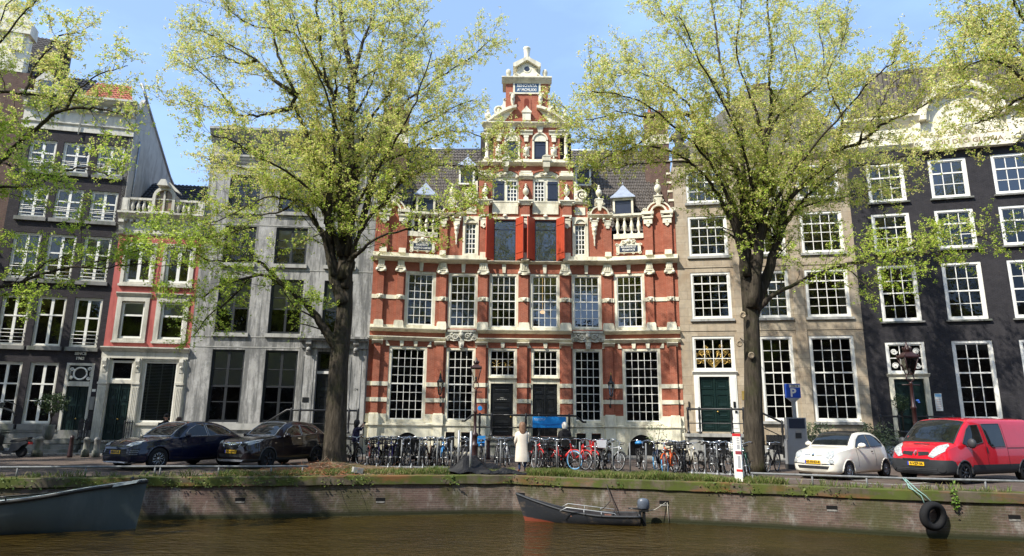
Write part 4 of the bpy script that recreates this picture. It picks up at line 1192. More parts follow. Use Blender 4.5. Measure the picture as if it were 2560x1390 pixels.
q = MB(); q.prism([(.3, 18.8), (1.3, 18.8), (1.3, 19.7), (.8, 20.3), (.3, 19.7)], -.1, 1.2); o = q.build('dormer', M['offwhite'], H)
MB().box(.45, 1.15, -.12, -.1, 18.95, 19.65).build('pane', M['glass_hi'], o)
q = MB()                                                        # plastered side wall
P = [(0, 11.0), (9.0, 11.0), (9.0, 16.6), (6.9, 17.1), (1.0, 19.6), (0.0, 18.2)]
n = len(P)
q.add([(LD+.02, y, z) for y, z in P]+[(LD-.2, y, z) for y, z in P], [tuple(range(n)), tuple(range(2*n-1, n-1, -1))]+[(i, i+n, (i+1) % n+n, (i+1) % n) for i in range(n)])
q.build('side_wall', flat('weathered_render', (.40, .385, .35), .8, .3, var=.15, scale=1.2, dirt=(.26, .25, .23)), H)
q = MB(); q.tube([(LD+.06, 1.0, 19.66), (LD+.06, 6.9, 17.16), (LD+.06, 9.0, 16.66)], .07, 6); q.tube([(LD-.3, 1.0, 20.6), (LD+.06, 1.0, 19.66)], .09, 6); q.tube([(LD+.08, .9, 17.0), (LD+.08, .8, 12.6)], .045, 6)
q.build('verge', M['lead'], H)
s = MB()
for k, (dp, z) in enumerate(((1.55, .22), (1.25, .44), (.95, .72))): s.box(-.6, 5.3, -dp, -.07, 0 if k == 0 else z-.24, z)
s.build('stoop', M['stoop'], H)
railing(H, [(5.30, -1.0, .72), (5.30, -.1, .72)], .85, (0, .33, .66, 1), r=.016)
m_ = MB(); u = 1.05; v_ = -.95                                   # bracket lantern on the wall
m_.tube([(1.98, -.02, 1.75), (1.9, -.2, 2.0), (1.5, -.7, 2.2), (1.2, -.9, 2.45), (u, v_, 2.6)], .04, 6); m_.tube([(1.98, -.02, 2.3), (1.7, -.4, 2.45), (1.45, -.7, 2.25)], .025, 5); spiral(m_, 1.6, 2.28, .12, -.62, -.58, 1, 1.3)
m_.lathe([(.03, 0), (.10, .05), (.11, .1)], u, v_, 2.6, 6); m_.lathe([(.26, 0), (.27, .04), (.20, .12), (.10, .22), (.06, .28), (.10, .34), (.03, .46)], u, v_, 3.24, 6)
for k in range(6):
    t_ = 2*math.pi*k/6
    m_.tube([(u+.11*math.cos(t_), v_+.11*math.sin(t_), 2.7), (u+.24*math.cos(t_), v_+.24*math.sin(t_), 3.25)], .014, 4)
o = m_.build('wall_lantern', M['bluestone'], H); MB().lathe([(.10, 0), (.23, .54)], u, v_, 2.7, 6, smooth=False).build('lantern_glass', M['glass_hi'], o)
# ------------------------------------------------------------------ brown house at the left edge
A4, B4 = (-34.0, 30.5), (-26.3, 32.8)
H = house('brown_house', 'brown brick house at the left edge with a white stone gable piece on its roof', A4, B4)
LB = math.hypot(7.7, 2.3)
hs = [(LB-2.75, LB-1.45, z0, z1) for z0, z1 in ((2, 5), (6, 8.6), (9.4, 12), (12.8, 15.0), (15.6, 18.3))]+[(1.5, 2.9, z0, z1) for z0, z1 in ((6, 8.6), (9.4, 12), (12.8, 15.0), (15.6, 18.3))]
w = MB(); wall(w, 0, LB, 0, 20.0, hs, rev=.2); w.build('wall', [M['brownbrick'], M['room']], H)
for h in hs: window(H, *h, 2, 3, None, fr=.1, y=.06, g='glass', sill=('bluestone', .18))
t = MB(); t.box(LB-3.9, LB-.45, -.02, .6, 20.0, 22.2).box(LB-4.1, LB-.3, -.25, .7, 22.2, 22.9).box(LB-1.2, LB-.6, -.18, .0, 21.2, 22.2)
t.prism([(LB-4.1, 22.9), (LB-.3, 22.9), (LB-1.4, 24.1), (LB-3.0, 24.1)], -.15, .7); t.box(LB-2.9, LB-1.5, -.1, .4, 24.1, 24.9)
o = t.build('gable', M['cream'], H)
MB().box(LB-2.6, LB-1.75, -.04, -.021, 20.3, 21.2).build('pane', M['glass_hi'], o)
roofplane(H, M['pantile'], 0, LB, .3, 20.0, 4.5, 24.6)
MB().prism([(0, 12), (LB, 12), (LB, 24.5), (0, 24.5)], 4.6, 4.8).build('rear_roof', M['pantile'], H)
# ------------------------------------------------------------------ sandstone house
A5, B5 = (9.06, 35.2), (18.07, 33.65)
H = house('sandstone_house', 'pale sandstone house with white sash windows and a tall dark green double door', A5, B5)
LS = 9.14
sx = [(.66, 2.74), (4.06, 5.70), (6.52, 8.66)]
srow = [(7.20, 9.76, 5, 4), (10.66, 12.96, 4, 4), (13.72, 15.66, 3, 3)]
sg = [(4.00, 5.66, 1.88, 6.24), (6.46, 8.64, 1.88, 6.24)]
sd = (.58, 2.74, 1.32, 6.28)
w = MB(); wall(w, 0, LS, 0, 16.3, [(a, b, z0, z1) for a, b in sx for z0, z1, *_ in srow]+sg+[sd], rev=.2)
w.build('wall', [M['sand'], M['room']], H)
t = MB()
t.prism([(0.0, 16.3), (LS, 16.3), (LS, 17.2), (7.6, 19.6), (6.9, 20.3), (4.0, 20.3), (2.9, 19.2), (0.3, 17.0)], .05, .5)
t.build('gable', flat('weathered_grey_gable_stone', (.19, .175, .145), .8, .3, var=.3, scale=1.5, dirt=(.10, .095, .08)), H)
for a, b in ((2.9, 3.9), (5.85, 6.4)):
    MB().box(a, b, -.05, .02, 0.2, 16.1).build('pilaster', M['sand'], H)
for r, (z0, z1, nr, cols) in enumerate(srow):
    for c_, (a, b) in enumerate(sx):
        window(H, a, b, z0, z1, 3 if c_ == 1 else 4, nr, nr-1 if nr < 5 else 4, fr=.12, y=.05, g=('glass', 'glass', 'glass_hi')[r], sill=('greytrim', .13), mw=.033, sash=.05,
               blind=(.82, 1, 0, .8, 'blind') if (r, c_) == (0, 2) else ((0, 1, .80, 1, 'greyblind') if (r+c_) % 2 else None))
for i, h in enumerate(sg): window(H, *h, 3 if i == 0 else 4, 7, 4, fr=.13, y=.05, g='glass_low', sill=('greytrim', .14), mw=.033, sash=.05)
window(H, .58, 2.74, 4.42, 6.28, 4, 3, None, fr=.13, y=.05, g='glass_low', mw=.04)
g = MB()
for e in (-1, 1):                                               # gilt scrollwork in the fanlight
    for k, (dx_, dz, r) in enumerate(((.18, .32, .16), (.52, .34, .17), (.80, .34, .15), (.26, .78, .15), (.62, .80, .17), (.84, .66, .11), (.4, 1.1, .13))):
        spiral(g, 1.66+e*dx_, 4.62+dz, r, .10, .115, e*(-1)**k, 1.5, .11)
    for k in range(3): g.tube([(1.66+e*.04, .10, 4.62), (1.66+e*(.15+.16*k), .10, 5.1), (1.66+e*(.3+.22*k), .10, 5.62-.1*k)], .014, 4)
g.build('fanlight_grille', M['gold'], H)
q = MB(); q.box(.58, .86, -.04, .2, 1.32, 4.24).box(2.38, 2.74, -.04, .2, 1.32, 4.24).box(.86, 2.38, -.04, .2, 4.14, 4.24); cornice(q, .52, 2.80, 4.24, 4.42, .14)
q.box(.62, .80, -.06, -.04, 1.5, 4.1).box(2.44, 2.68, -.06, -.04, 1.5, 4.1)
q.build('door_frame', M['white'], H)
door(H, .86, 2.38, 1.33, 4.14, 'dgreen', 2, y=.10, handle='gold', pat=((.04, .2), (.25, .38), (.43, .68), (.77, .93)))
MB().box(2.95, 3.30, -.075, -.05, 2.95, 3.40).build('brass_plate', M['brass'], H)
MB().box(2.50, 2.62, -.09, -.06, 2.55, 2.85).box(2.56, 2.68, -.09, -.06, 2.28, 2.40).build('intercom', M['black'], H)
MB().box(.24, .31, -.06, .0, 2.45, 2.85).build('letter_slot', M['black'], H)
t = MB()
t.box(0, LS, -.03, .02, 6.55, 6.98).box(0, LS, -.035, .02, 10.02, 10.45); cornice(t, 0, LS, 15.95, 16.32, .22); t.box(3.1, LS, -.06, .02, 0, .5)
t.build('string_course', M['sand'], H)
s = MB(); s.box(.02, .78, -1.2, -.02, 0, 1.06).box(2.10, 3.3, -1.2, -.02, 0, 1.06).box(.78, 2.10, -.9, -.02, 0, 1.06).box(-.04, 3.36, -1.32, -.02, 1.08, 1.24)
for u in (.40, 2.7): s.prism([(u+.24*math.cos(math.pi*i/12), .72+.24*math.sin(math.pi*i/12)) for i in range(13)]+[(u-.24, .15), (u+.24, .15)], -1.225, -1.2)
for k in range(5): s.box(3.3+.3*k, 3.61+.3*k, -1.2, -.02, 0, 1.06-.2*(k+1)+.02)
s.build('stoop', M['greytrim'], H)
MB().box(.78, 2.10, -1.0, -.92, .02, 1.06).build('cellar_door', M['black'], H)
railing(H, [(.04, -1.25, 1.24), (3.30, -1.25, 1.24), (4.6, -1.25, .6)], 1.20, (.01, .13, .46, .58, .70, .99), r=.034)
cg = MB()
for k in range(13): cg.box(4.12+.18*k, 4.15+.18*k, -.52, -.49, .15, 1.15); cg.tube([(4.135+.18*k, -.505, 1.13), (4.135+.18*k, -.505, 1.24)], [.03, .002], 4)
cg.box(4.05, 6.4, -.52, -.48, .25, .30).box(4.05, 6.4, -.52, -.48, .95, 1.0); cg.box(4.0, 6.42, -.1, -.03, .1, 1.2)
cg.build('cellar_fence', M['iron'], H)
MB().tube([(3.05, -.05, 6.15), (3.5, -.8, 5.55)], .02, 5).tube([(3.5, -.05, 6.1), (3.5, -.05, 5.1), (3.55, -.4, 5.1)], .02, 5).build('flag_holder', M['iron'], H)
t = MB(); u = .45                                                # weathered statue on the corner
t.box(u-.42, u+.42, -.1, .7, 16.3, 17.1).lathe([(.36, 0), (.42, .1), (.25, .2), (.3, .5), (.45, .75), (.38, .95), (.2, 1.1), (.16, 1.2), (.22, 1.35), (.15, 1.52)], u, .3, 17.1, 9)
t.tube([(u, .3, 17.8), (u-.4, .2, 17.95), (u-.5, .1, 17.6)], .1, 6).tube([(u, .3, 17.75), (u+.35, .2, 17.9), (u+.45, .1, 18.0)], .09, 6)
t.build('statue', flat('weathered_dark_stone', (.085, .08, .055), .9, .2, var=.4), H)
q = MB().box(5.3, 6.3, 3.0, 3.9, 17, 22.3); q.build('chimney', M['brownbrick'], H)
q = MB().prism([(0.0, 16.0), (LS, 16.0), (LS, 16.6), (6.2, 19.6), (3.4, 19.6), (.3, 16.6)], .5, 9.0); q.build('roof', M['pantile'], H)
# ------------------------------------------------------------------ black house on the right
A6, B6 = (18.07, 33.65), (29.1, 30.65)
H = house('black_house', 'black painted brick house with white sash windows, a curved white gable and a motto', A6, B6)
LX = 11.43
bx = [(.94, 2.74), (3.90, 5.66), (6.78, 8.58), (9.66, 11.2)]
brow = [(6.90, 9.84, 4), (10.56, 12.64, 3), (13.26, 15.42, 3)]
bg_ = [(bx[i][0], bx[i][1], 2.0, 5.86) for i in (1, 2, 3)]
bd = (.92, 2.70, 1.0, 5.86)
w = MB(); wall(w, 0, LX, 0, 16.2, [(a, b, z0, z1) for a, b in bx for z0, z1, _ in brow]+bg_+[bd], rev=.2)
w.build('wall', [M['blackbrick'], M['room']], H)
for r, (z0, z1, nr) in enumerate(brow):
    for a, b in bx: window(H, a, b, z0, z1, 3, nr, nr-1 if nr == 3 else 2, fr=.13, y=.05, g=('glass_low', 'glass', 'glass_hi')[r], sill=('bluestone', .09), mw=.036, sash=.055, blind=(0, 1, (.70, .74, .66)[r], 1, 'greyblind') if (r+int(a)) % 3 else None)
for h in bg_: window(H, *h, 3, 5, 3, fr=.13, y=.05, g='glass_low', sill=('bluestone', .1), mw=.036, sash=.055, blind=(0, 1, .92, 1, 'greyblind'))
window(H, .92, 2.70, 4.24, 5.86, 3, 2, None, fr=.13, y=.05, g='glass_low', mw=.04)
g = MB()
for e in (-1, 1):
    for f_ in (-1, 1): spiral(g, 1.81+e*.5, 5.02+f_*.36, .17, .09, .10, e*f_, 1.5, .1)
g.build('fanlight_grille', M['white'], H)
q = MB(); q.box(.92, 1.14, -.03, .2, 1.0, 4.10).box(2.48, 2.70, -.03, .2, 1.0, 4.10).box(1.14, 2.48, -.03, .2, 4.0, 4.10); cornice(q, .86, 2.76, 4.10, 4.26, .14)
q.build('door_frame', M['cream'], H)
d = door(H, 1.14, 2.48, 1.02, 4.0, 'dgreen', 2, y=.10)
MB().ball((2.12, .06, 2.95), (.09, .012, .05), 8).ball((2.17, .06, 2.86), (.06, .012, .05), 8).build('door_sticker', flat('blue_sticker', (.1, .25, .8), .5), d)
q = MB().box(2.86, 3.16, -.03, .0, 2.44, 3.28); o = q.build('notice_board', M['white'], H)
r_ = MB().box(2.88, 3.14, -.034, -.03, 3.12, 3.26); r_.build('notice_header', flat('pale_blue_print', (.25, .5, .7), .5), o)
r_ = MB()
for k in range(5): r_.box(2.90, 3.10, -.034, -.031, 2.98-.11*k, 3.0-.11*k)
r_.build('notice_lines', flat('faded_print', (.6, .35, .3), .5), o)
s = MB(); s.box(-.02, 3.9, -1.2, -.02, 0, .86).box(-.05, 3.95, -1.3, -.02, .86, .98); s.build('stoop', M['bluestone'], H)
gf = MB()
for k, (u, z) in enumerate(((.35, .45), (.5, .55), (.62, .4), (.45, .32))): gf.tube([(u-.1, -1.205, z), (u, -1.205, z+.12), (u+.1, -1.205, z), (u, -1.205, z-.1), (u-.1, -1.205, z)], .012, 4)
gf.build('graffiti', flat('red_spray_paint', (.4, .05, .08), .6), H)
MB().box(.15, .75, -1.204, -1.2, .2, .75).build('graffiti_ground', flat('pale_spray_paint', (.45, .5, .55), .7, var=.5, scale=9), H)
railing(H, [(.02, -1.25, .98), (3.1, -1.25, .98), (4.0, -1.25, .5)], 1.16, (.01, .2, .5, .76, .99), r=.03)
# white curved gable
t = MB(); cen = 5.70
def curve_top(e):
    return [(cen+e*x, z) for x, z in ((4.9, 17.3), (3.6, 17.45), (3.0, 18.0), (2.6, 19.4), (2.2, 19.8), (2.0, 20.3))]
arc = [(cen+1.75*math.cos(math.pi*i/20), 17.55+1.75*math.sin(math.pi*i/20)) for i in range(21)]
t.prism([(0.0, 16.2), (LX, 16.2), (LX, 17.1), (cen+2.6, 17.1)]+arc+[(cen-2.6, 17.1), (0, 17.1)], -.02, .45)
t.prism([(cen+2.02*math.cos(math.pi*i/20), 17.55+2.02*math.sin(math.pi*i/20)) for i in range(21)]+[(cen+1.72*math.cos(math.pi*i/20), 17.55+1.72*math.sin(math.pi*i/20)) for i in range(20, -1, -1)], -.45, .3)
t.prism([(cen+1.66*math.cos(math.pi*i/20), 17.55+1.66*math.sin(math.pi*i/20)) for i in range(21)]+[(cen+1.5*math.cos(math.pi*i/20), 17.55+1.5*math.sin(math.pi*i/20)) for i in range(20, -1, -1)], -.25, .0)
cornice(t, -.1, LX, 16.12, 16.42, .22)
cornice(t, -.1, cen-2.0, 17.35, 17.95, .45); cornice(t, cen+2.0, LX+.1, 17.35, 17.95, .45)
t.box(0, cen-2.0, -.05, .4, 17.1, 17.9).box(cen+2.0, LX, -.05, .4, 17.1, 17.9)
for e in (-1, 1):
    t.prism([(cen+e*2.05, 16.42), (cen+e*2.9, 16.42), (cen+e*2.3, 17.4), (cen+e*1.95, 17.5)][::e], -.2, .0)
    for k in range(6):
        spiral(t, cen+e*(.35+.28*k), 16.62+.08*(k % 2)+.03*k, .15, -.18, .0, e*(-1)**k, 1.3)
        t.ball((cen+e*(.5+.28*k), -.1, 16.85-.04*k), (.12, .1, .1), 6)
    t.box(cen+e*.05-.0, cen+e*.05+.001, 0, .01, 16.5, 16.51)
t.ball((cen, -.16, 17.1), (.34, .14, .42), 10)
for k in range(9): t.ball((cen-.9+.22*k, .1, 19.4+.25*math.sin(k*.8)), (.2, .15, .24), 6)
o = t.build('curved_gable', M['cream'], H)
t = MB(); t.prism([(3.55, 15.84), (7.85, 15.84), (8.1, 16.1), (7.75, 16.52), (3.65, 16.52), (3.3, 16.1)], -.34, .02); spiral(t, 7.98, 16.2, .2, -.37, -.3, 1, 1.3); spiral(t, 3.42, 16.2, .2, -.37, -.3, -1, 1.3)
o = t.build('motto_scroll', M['cream'], H)
text_mesh('motto', 'SOLI DEO GLORIA', .34, flat('dull_gilt_letters', (.20, .12, .05), .6), o, (cen+.05, -.345, 16.18), sx=1.15, bold=.004)
q = MB().prism([(.1, 16.6), (LX, 16.6), (LX, 17.8), (LX-1.8, 21.0), (1.8, 21.0), (.1, 17.6)], .5, 9); q.build('roof', M['pantile'], H)
MB().box(9.2, 11.2, 2.0, 3.2, 16.6, 21.5).build('chimney', M['brownbrick'], H)
H = None
AUTO[0] = False
# ------------------------------------------------------------------ canal, quay, street
QUAY = [(-40, 14.2), (-24, 17.2), (-14.3, 19.35), (-10.8, 20.25), (-7.9, 20.7), (-4.7, 21.55), (-1.4, 22.2), (.1, 22.35), (2.75, 21.25), (5.1, 20.6), (7.2, 19.95), (9.1, 19.2), (10.9, 18.5), (13.5, 17.95), (22, 15.5), (40, 9.5)]
M['paving'] = brick('clinker_paving', (.085, .06, .048), (.125, .09, .072), (.055, .048, .04), .21, .075, .008, var=.3, blotch=(.14, .115, .095), stain=(.055, .048, .038), xz=False, bmp=.3, sc_=(.7, .7, .7))
M['slabs'] = brick('grey_pavement_slabs', (.19, .18, .165), (.23, .22, .20), (.08, .075, .07), .30, .30, .010, var=.22, blotch=(.15, .14, .12), xz=False, bmp=.2)
def sheet(name, pts, z, mat_):
    q = MB(); q.add([(x, y, z) for x, y in pts], [tuple(range(len(pts)))])
    return struct(q.build(name, mat_))
sheet('ground', QUAY+[(400, -100), (400, 900), (-400, 900), (-400, -100)], -.03, M['paving'])
FR_ = [(-34, 30.5), (-26.3, 32.8), (-20.98, 33.95), (-16.83, 34.55), (-7.62, 35.25), (-3.78, 36.), (5.26, 36.), (9.06, 35.2), (18.07, 33.65), (29.1, 30.65)]
st = MB()
back = [(x, y-2.6) for x, y in FR_]
st.add([(x, y+.35, 0) for x, y in QUAY[1:-1]]+[(x, y, 0) for x, y in back[::-1]], [tuple(range(len(QUAY)-2+len(back)))])
struct(st.build('road', M['paving']))
pv = MB()
n = len(FR_)
pv.add([(x, y-2.6, .0) for x, y in FR_]+[(x, y-2.6, .07) for x, y in FR_]+[(x, y+.3, .07) for x, y in FR_], [(i, i+1, n+i+1, n+i) for i in range(n-1)]+[(n+i, n+i+1, 2*n+i+1, 2*n+i) for i in range(n-1)])
struct(pv.build('pavement', M['slabs']))
# quay wall with its coping
m, nn, P, N, L = nodes('old_quay_brick')
t = N("ShaderNodeTexCoord"); U = t.outputs['UV']; O = t.outputs['Object']
b = N("ShaderNodeTexBrick")
for k, x in (('Scale', 1.), ('Mortar Size', .009), ('Mortar Smooth', .3), ('Brick Width', .21), ('Row Height', .068)): b.inputs[k].default_value = x
b.inputs['Color1'].default_value = (.105, .072, .058, 1); b.inputs['Color2'].default_value = (.16, .112, .090, 1); b.inputs['Mortar'].default_value = (.155, .135, .11, 1)
wv = N("ShaderNodeVectorMath"); wv.operation = 'MULTIPLY_ADD'; wv.inputs[1].default_value = (.03, .03, .03)
wn = N("ShaderNodeTexNoise"); wn.inputs['Scale'].default_value = 2.2; L(U, wn.inputs[0]); L(wn.outputs['Color'], wv.inputs[0]); L(U, wv.inputs[2])
L(wv.outputs[0], b.inputs[0])
c = mixc(N, L, b.outputs[0], ramp(N, L, noise(N, L, O, 4, 7, .7), [(.25, .55), (.75, 1.35)]), 1., 'MULTIPLY')
c = mixc(N, L, c, (.13, .072, .058), ramp(N, L, noise(N, L, O, .55, 4, .6), [(.5, 0.), (.7, .6)]))
mp1 = N("ShaderNodeMapping"); mp1.inputs['Scale'].default_value = (1.3, 1.3, .5); mp1.inputs['Location'].default_value = (3, 1, 0); L(O, mp1.inputs[0])
c = mixc(N, L, c, (.36, .35, .31), ramp(N, L, noise(N, L, mp1.outputs[0], 1.1, 9, .75), [(.53, 0.), (.68, .75)]))          # lime bloom
mp2_ = N("ShaderNodeMapping"); mp2_.inputs['Location'].default_value = (7, 4, 2); L(O, mp2_.inputs[0])
c = mixc(N, L, c, (.055, .056, .015), ramp(N, L, noise(N, L, mp2_.outputs[0], .8, 8, .7), [(.46, 0.), (.60, .8)]))         # algae
sp = N("ShaderNodeSeparateXYZ"); L(O, sp.inputs[0])
mr_ = N("ShaderNodeMapRange"); mr_.inputs[1].default_value = -1.12; mr_.inputs[2].default_value = -.98; mr_.inputs[3].default_value = 1; mr_.inputs[4].default_value = 0; L(sp.outputs[2], mr_.inputs[0])
c = mixc(N, L, c, (.022, .024, .008), mr_.outputs[0])                                                                       # slime at the waterline
L(c, P.inputs['Base Color']); P.inputs['Roughness'].default_value = .8; P.inputs['Specular IOR Level'].default_value = .3
iv = N("ShaderNodeInvert"); L(b.outputs['Fac'], iv.inputs[1]); bump(N, L, P, iv.outputs[0], .6, .015)
M['quay'] = m
def strip_uv(name, prof, mat_, pts, parent=None, sub=1.0):
    # sweep a (dy,z) outline along the quay line, uv in metres
    P_, d = [], [0.]
    pp = []
    for (x0, y0), (x1, y1) in zip(pts[:-1], pts[1:]):
        k = max(1, int(math.hypot(x1-x0, y1-y0)/sub))
        pp += [(x0+(x1-x0)*i/k, y0+(y1-y0)*i/k) for i in range(k)]
    pp.append(pts[-1])
    for (x0, y0), (x1, y1) in zip(pp[:-1], pp[1:]): d.append(d[-1]+math.hypot(x1-x0, y1-y0))
    q = MB(); m_ = len(prof)
    q.add([(x, y+dy, z) for x, y in pp for dy, z in prof], [(i*m_+j, (i+1)*m_+j, (i+1)*m_+j+1, i*m_+j+1) for i in range(len(pp)-1) for j in range(m_-1)])
    o = q.build(name, mat_, parent)
    uv = o.data.uv_layers.new(name='UVMap')
    lp = [0.]
    for a, b_ in zip(prof[:-1], prof[1:]): lp.append(lp[-1]+math.hypot(b_[0]-a[0], b_[1]-a[1]))
    vi = [0]*len(o.data.loops); o.data.loops.foreach_get('vertex_index', vi)
    f = []
    for v in vi: f += [d[v//m_], -lp[v % m_]]
    uv.data.foreach_set('uv', f)
    return o
QW = thing('quay_wall', 'old brick quay wall along the canal under a mossy stone coping', 'quay wall')
strip_uv('brick_face', [(0, -.24), (0, -1.9)], M['quay'], QUAY, QW)
cop = flat('mossy_coping_stone', (.095, .078, .052), .85, .3, var=.35, scale=2.2, dirt=(.055, .062, .014), dscale=1.6, bmp=.3)
m = cop; nn = m.node_tree; P = nn.nodes["Principled BSDF"]; N = nn.nodes.new; L = nn.links.new
src = P.inputs['Base Color'].links[0].from_socket
c = mixc(N, L, src, (.17, .075, .022), ramp(N, L, noise(N, L, coords(N, L, 'Object', (.45, .45, 2.5)), 1.0, 6, .6), [(.48, 0.), (.6, .8)]))
c = mixc(N, L, c, (.065, .085, .012), ramp(N, L, noise(N, L, coords(N, L, 'Object', (.8, .8, 1.5)), 1.7, 8, .7), [(.46, 0.), (.56, .9)]))
L(c, P.inputs['Base Color'])
co = strip_uv('coping', [(.55, -.004), (-.03, 0.004), (-.06, -.02), (-.06, -.26), (0, -.265), (.02, -.4)], cop, QUAY, QW, .35)
random.seed(4)
for v in co.data.vertices: v.co.z += random.uniform(-.010, .010); v.co.y += random.uniform(-.012, .012)
def quay_at(x):
    for (x0, y0), (x1, y1) in zip(QUAY[:-1], QUAY[1:]):
        if x0 <= x <= x1: return y0+(y1-y0)*(x-x0)/(x1-x0), math.atan2(y1-y0, x1-x0)
q = MB(); q2 = MB()
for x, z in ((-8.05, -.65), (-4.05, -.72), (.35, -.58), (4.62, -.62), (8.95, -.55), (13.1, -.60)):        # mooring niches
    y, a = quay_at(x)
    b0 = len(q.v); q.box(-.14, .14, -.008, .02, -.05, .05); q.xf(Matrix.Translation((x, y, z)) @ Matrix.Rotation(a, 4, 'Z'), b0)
    b0 = len(q2.v); q2.box(-.13, .13, -.012, .02, -.10, -.055); q2.xf(Matrix.Translation((x, y, z)) @ Matrix.Rotation(a, 4, 'Z'), b0)
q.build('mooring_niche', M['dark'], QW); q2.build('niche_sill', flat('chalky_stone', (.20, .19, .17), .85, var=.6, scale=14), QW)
# water
m, nn, P, N, L = nodes('brown_canal_water')
v = coords(N, L, 'Object', (1, 1.7, 1))
c = mixc(N, L, (.022, .014, .002), (.038, .025, .005), ramp(N, L, noise(N, L, v, .35, 4, .6), [(.35, 0.), (.65, 1.)]))
L(c, P.inputs['Base Color']); P.inputs['Roughness'].default_value = .05; P.inputs['IOR'].default_value = 1.33; P.inputs['Specular IOR Level'].default_value = .45
w1 = noise(N, L, coords(N, L, 'Object', (1.5, 2.6, 1)), 2.0, 3, .55); w2 = noise(N, L, coords(N, L, 'Object', (.5, .9, 1)), 1.0, 3, .5)
ad = N("ShaderNodeMath"); ad.operation = 'MULTIPLY_ADD'; ad.inputs[1].default_value = 1.2; L(w2, ad.inputs[0]); L(w1, ad.inputs[2])
bump(N, L, P, ad.outputs[0], .9, .10)
M['water'] = m
q = MB(); q.quad((-400, -100, -1.2), (400, -100, -1.2), (400, 60, -1.2), (-400, 60, -1.2)); struct(q.build('water', M['water']))
q = MB(); q.quad((-400, -100, -2.2), (400, -100, -2.2), (400, 60, -2.2), (-400, 60, -2.2)); struct(q.build('canal_bed', M['dark']))
def rail(name, label, xs, posts):
    q = MB(); pts = []
    for x in xs: y, _ = quay_at(x); pts.append((x, y+.42, .27))
    q.tube(pts, .033, 6)
    for x in posts:
        y, _ = quay_at(x); q.tube([(x, y+.42, -.02), (x, y+.42, .26)], .027, 5)
    return tag(q.build(name, M['railgrey']), label, 'rail')
rail('kerb_rail', 'low grey steel kerb rail in front of the two dark parked cars', [-24, -18, -14.3, -10.8, -7.9, -6.35], [-16.6, -14.2, -12.5, -10.7, -10.55, -8.9, -7.4, -6.5])
rail('kerb_rail', 'low grey steel kerb rail in front of the white car and the red van', [7.15, 9.1, 10.9, 13.5, 20], [7.2, 8.7, 10.0, 12.8, 15, 17])
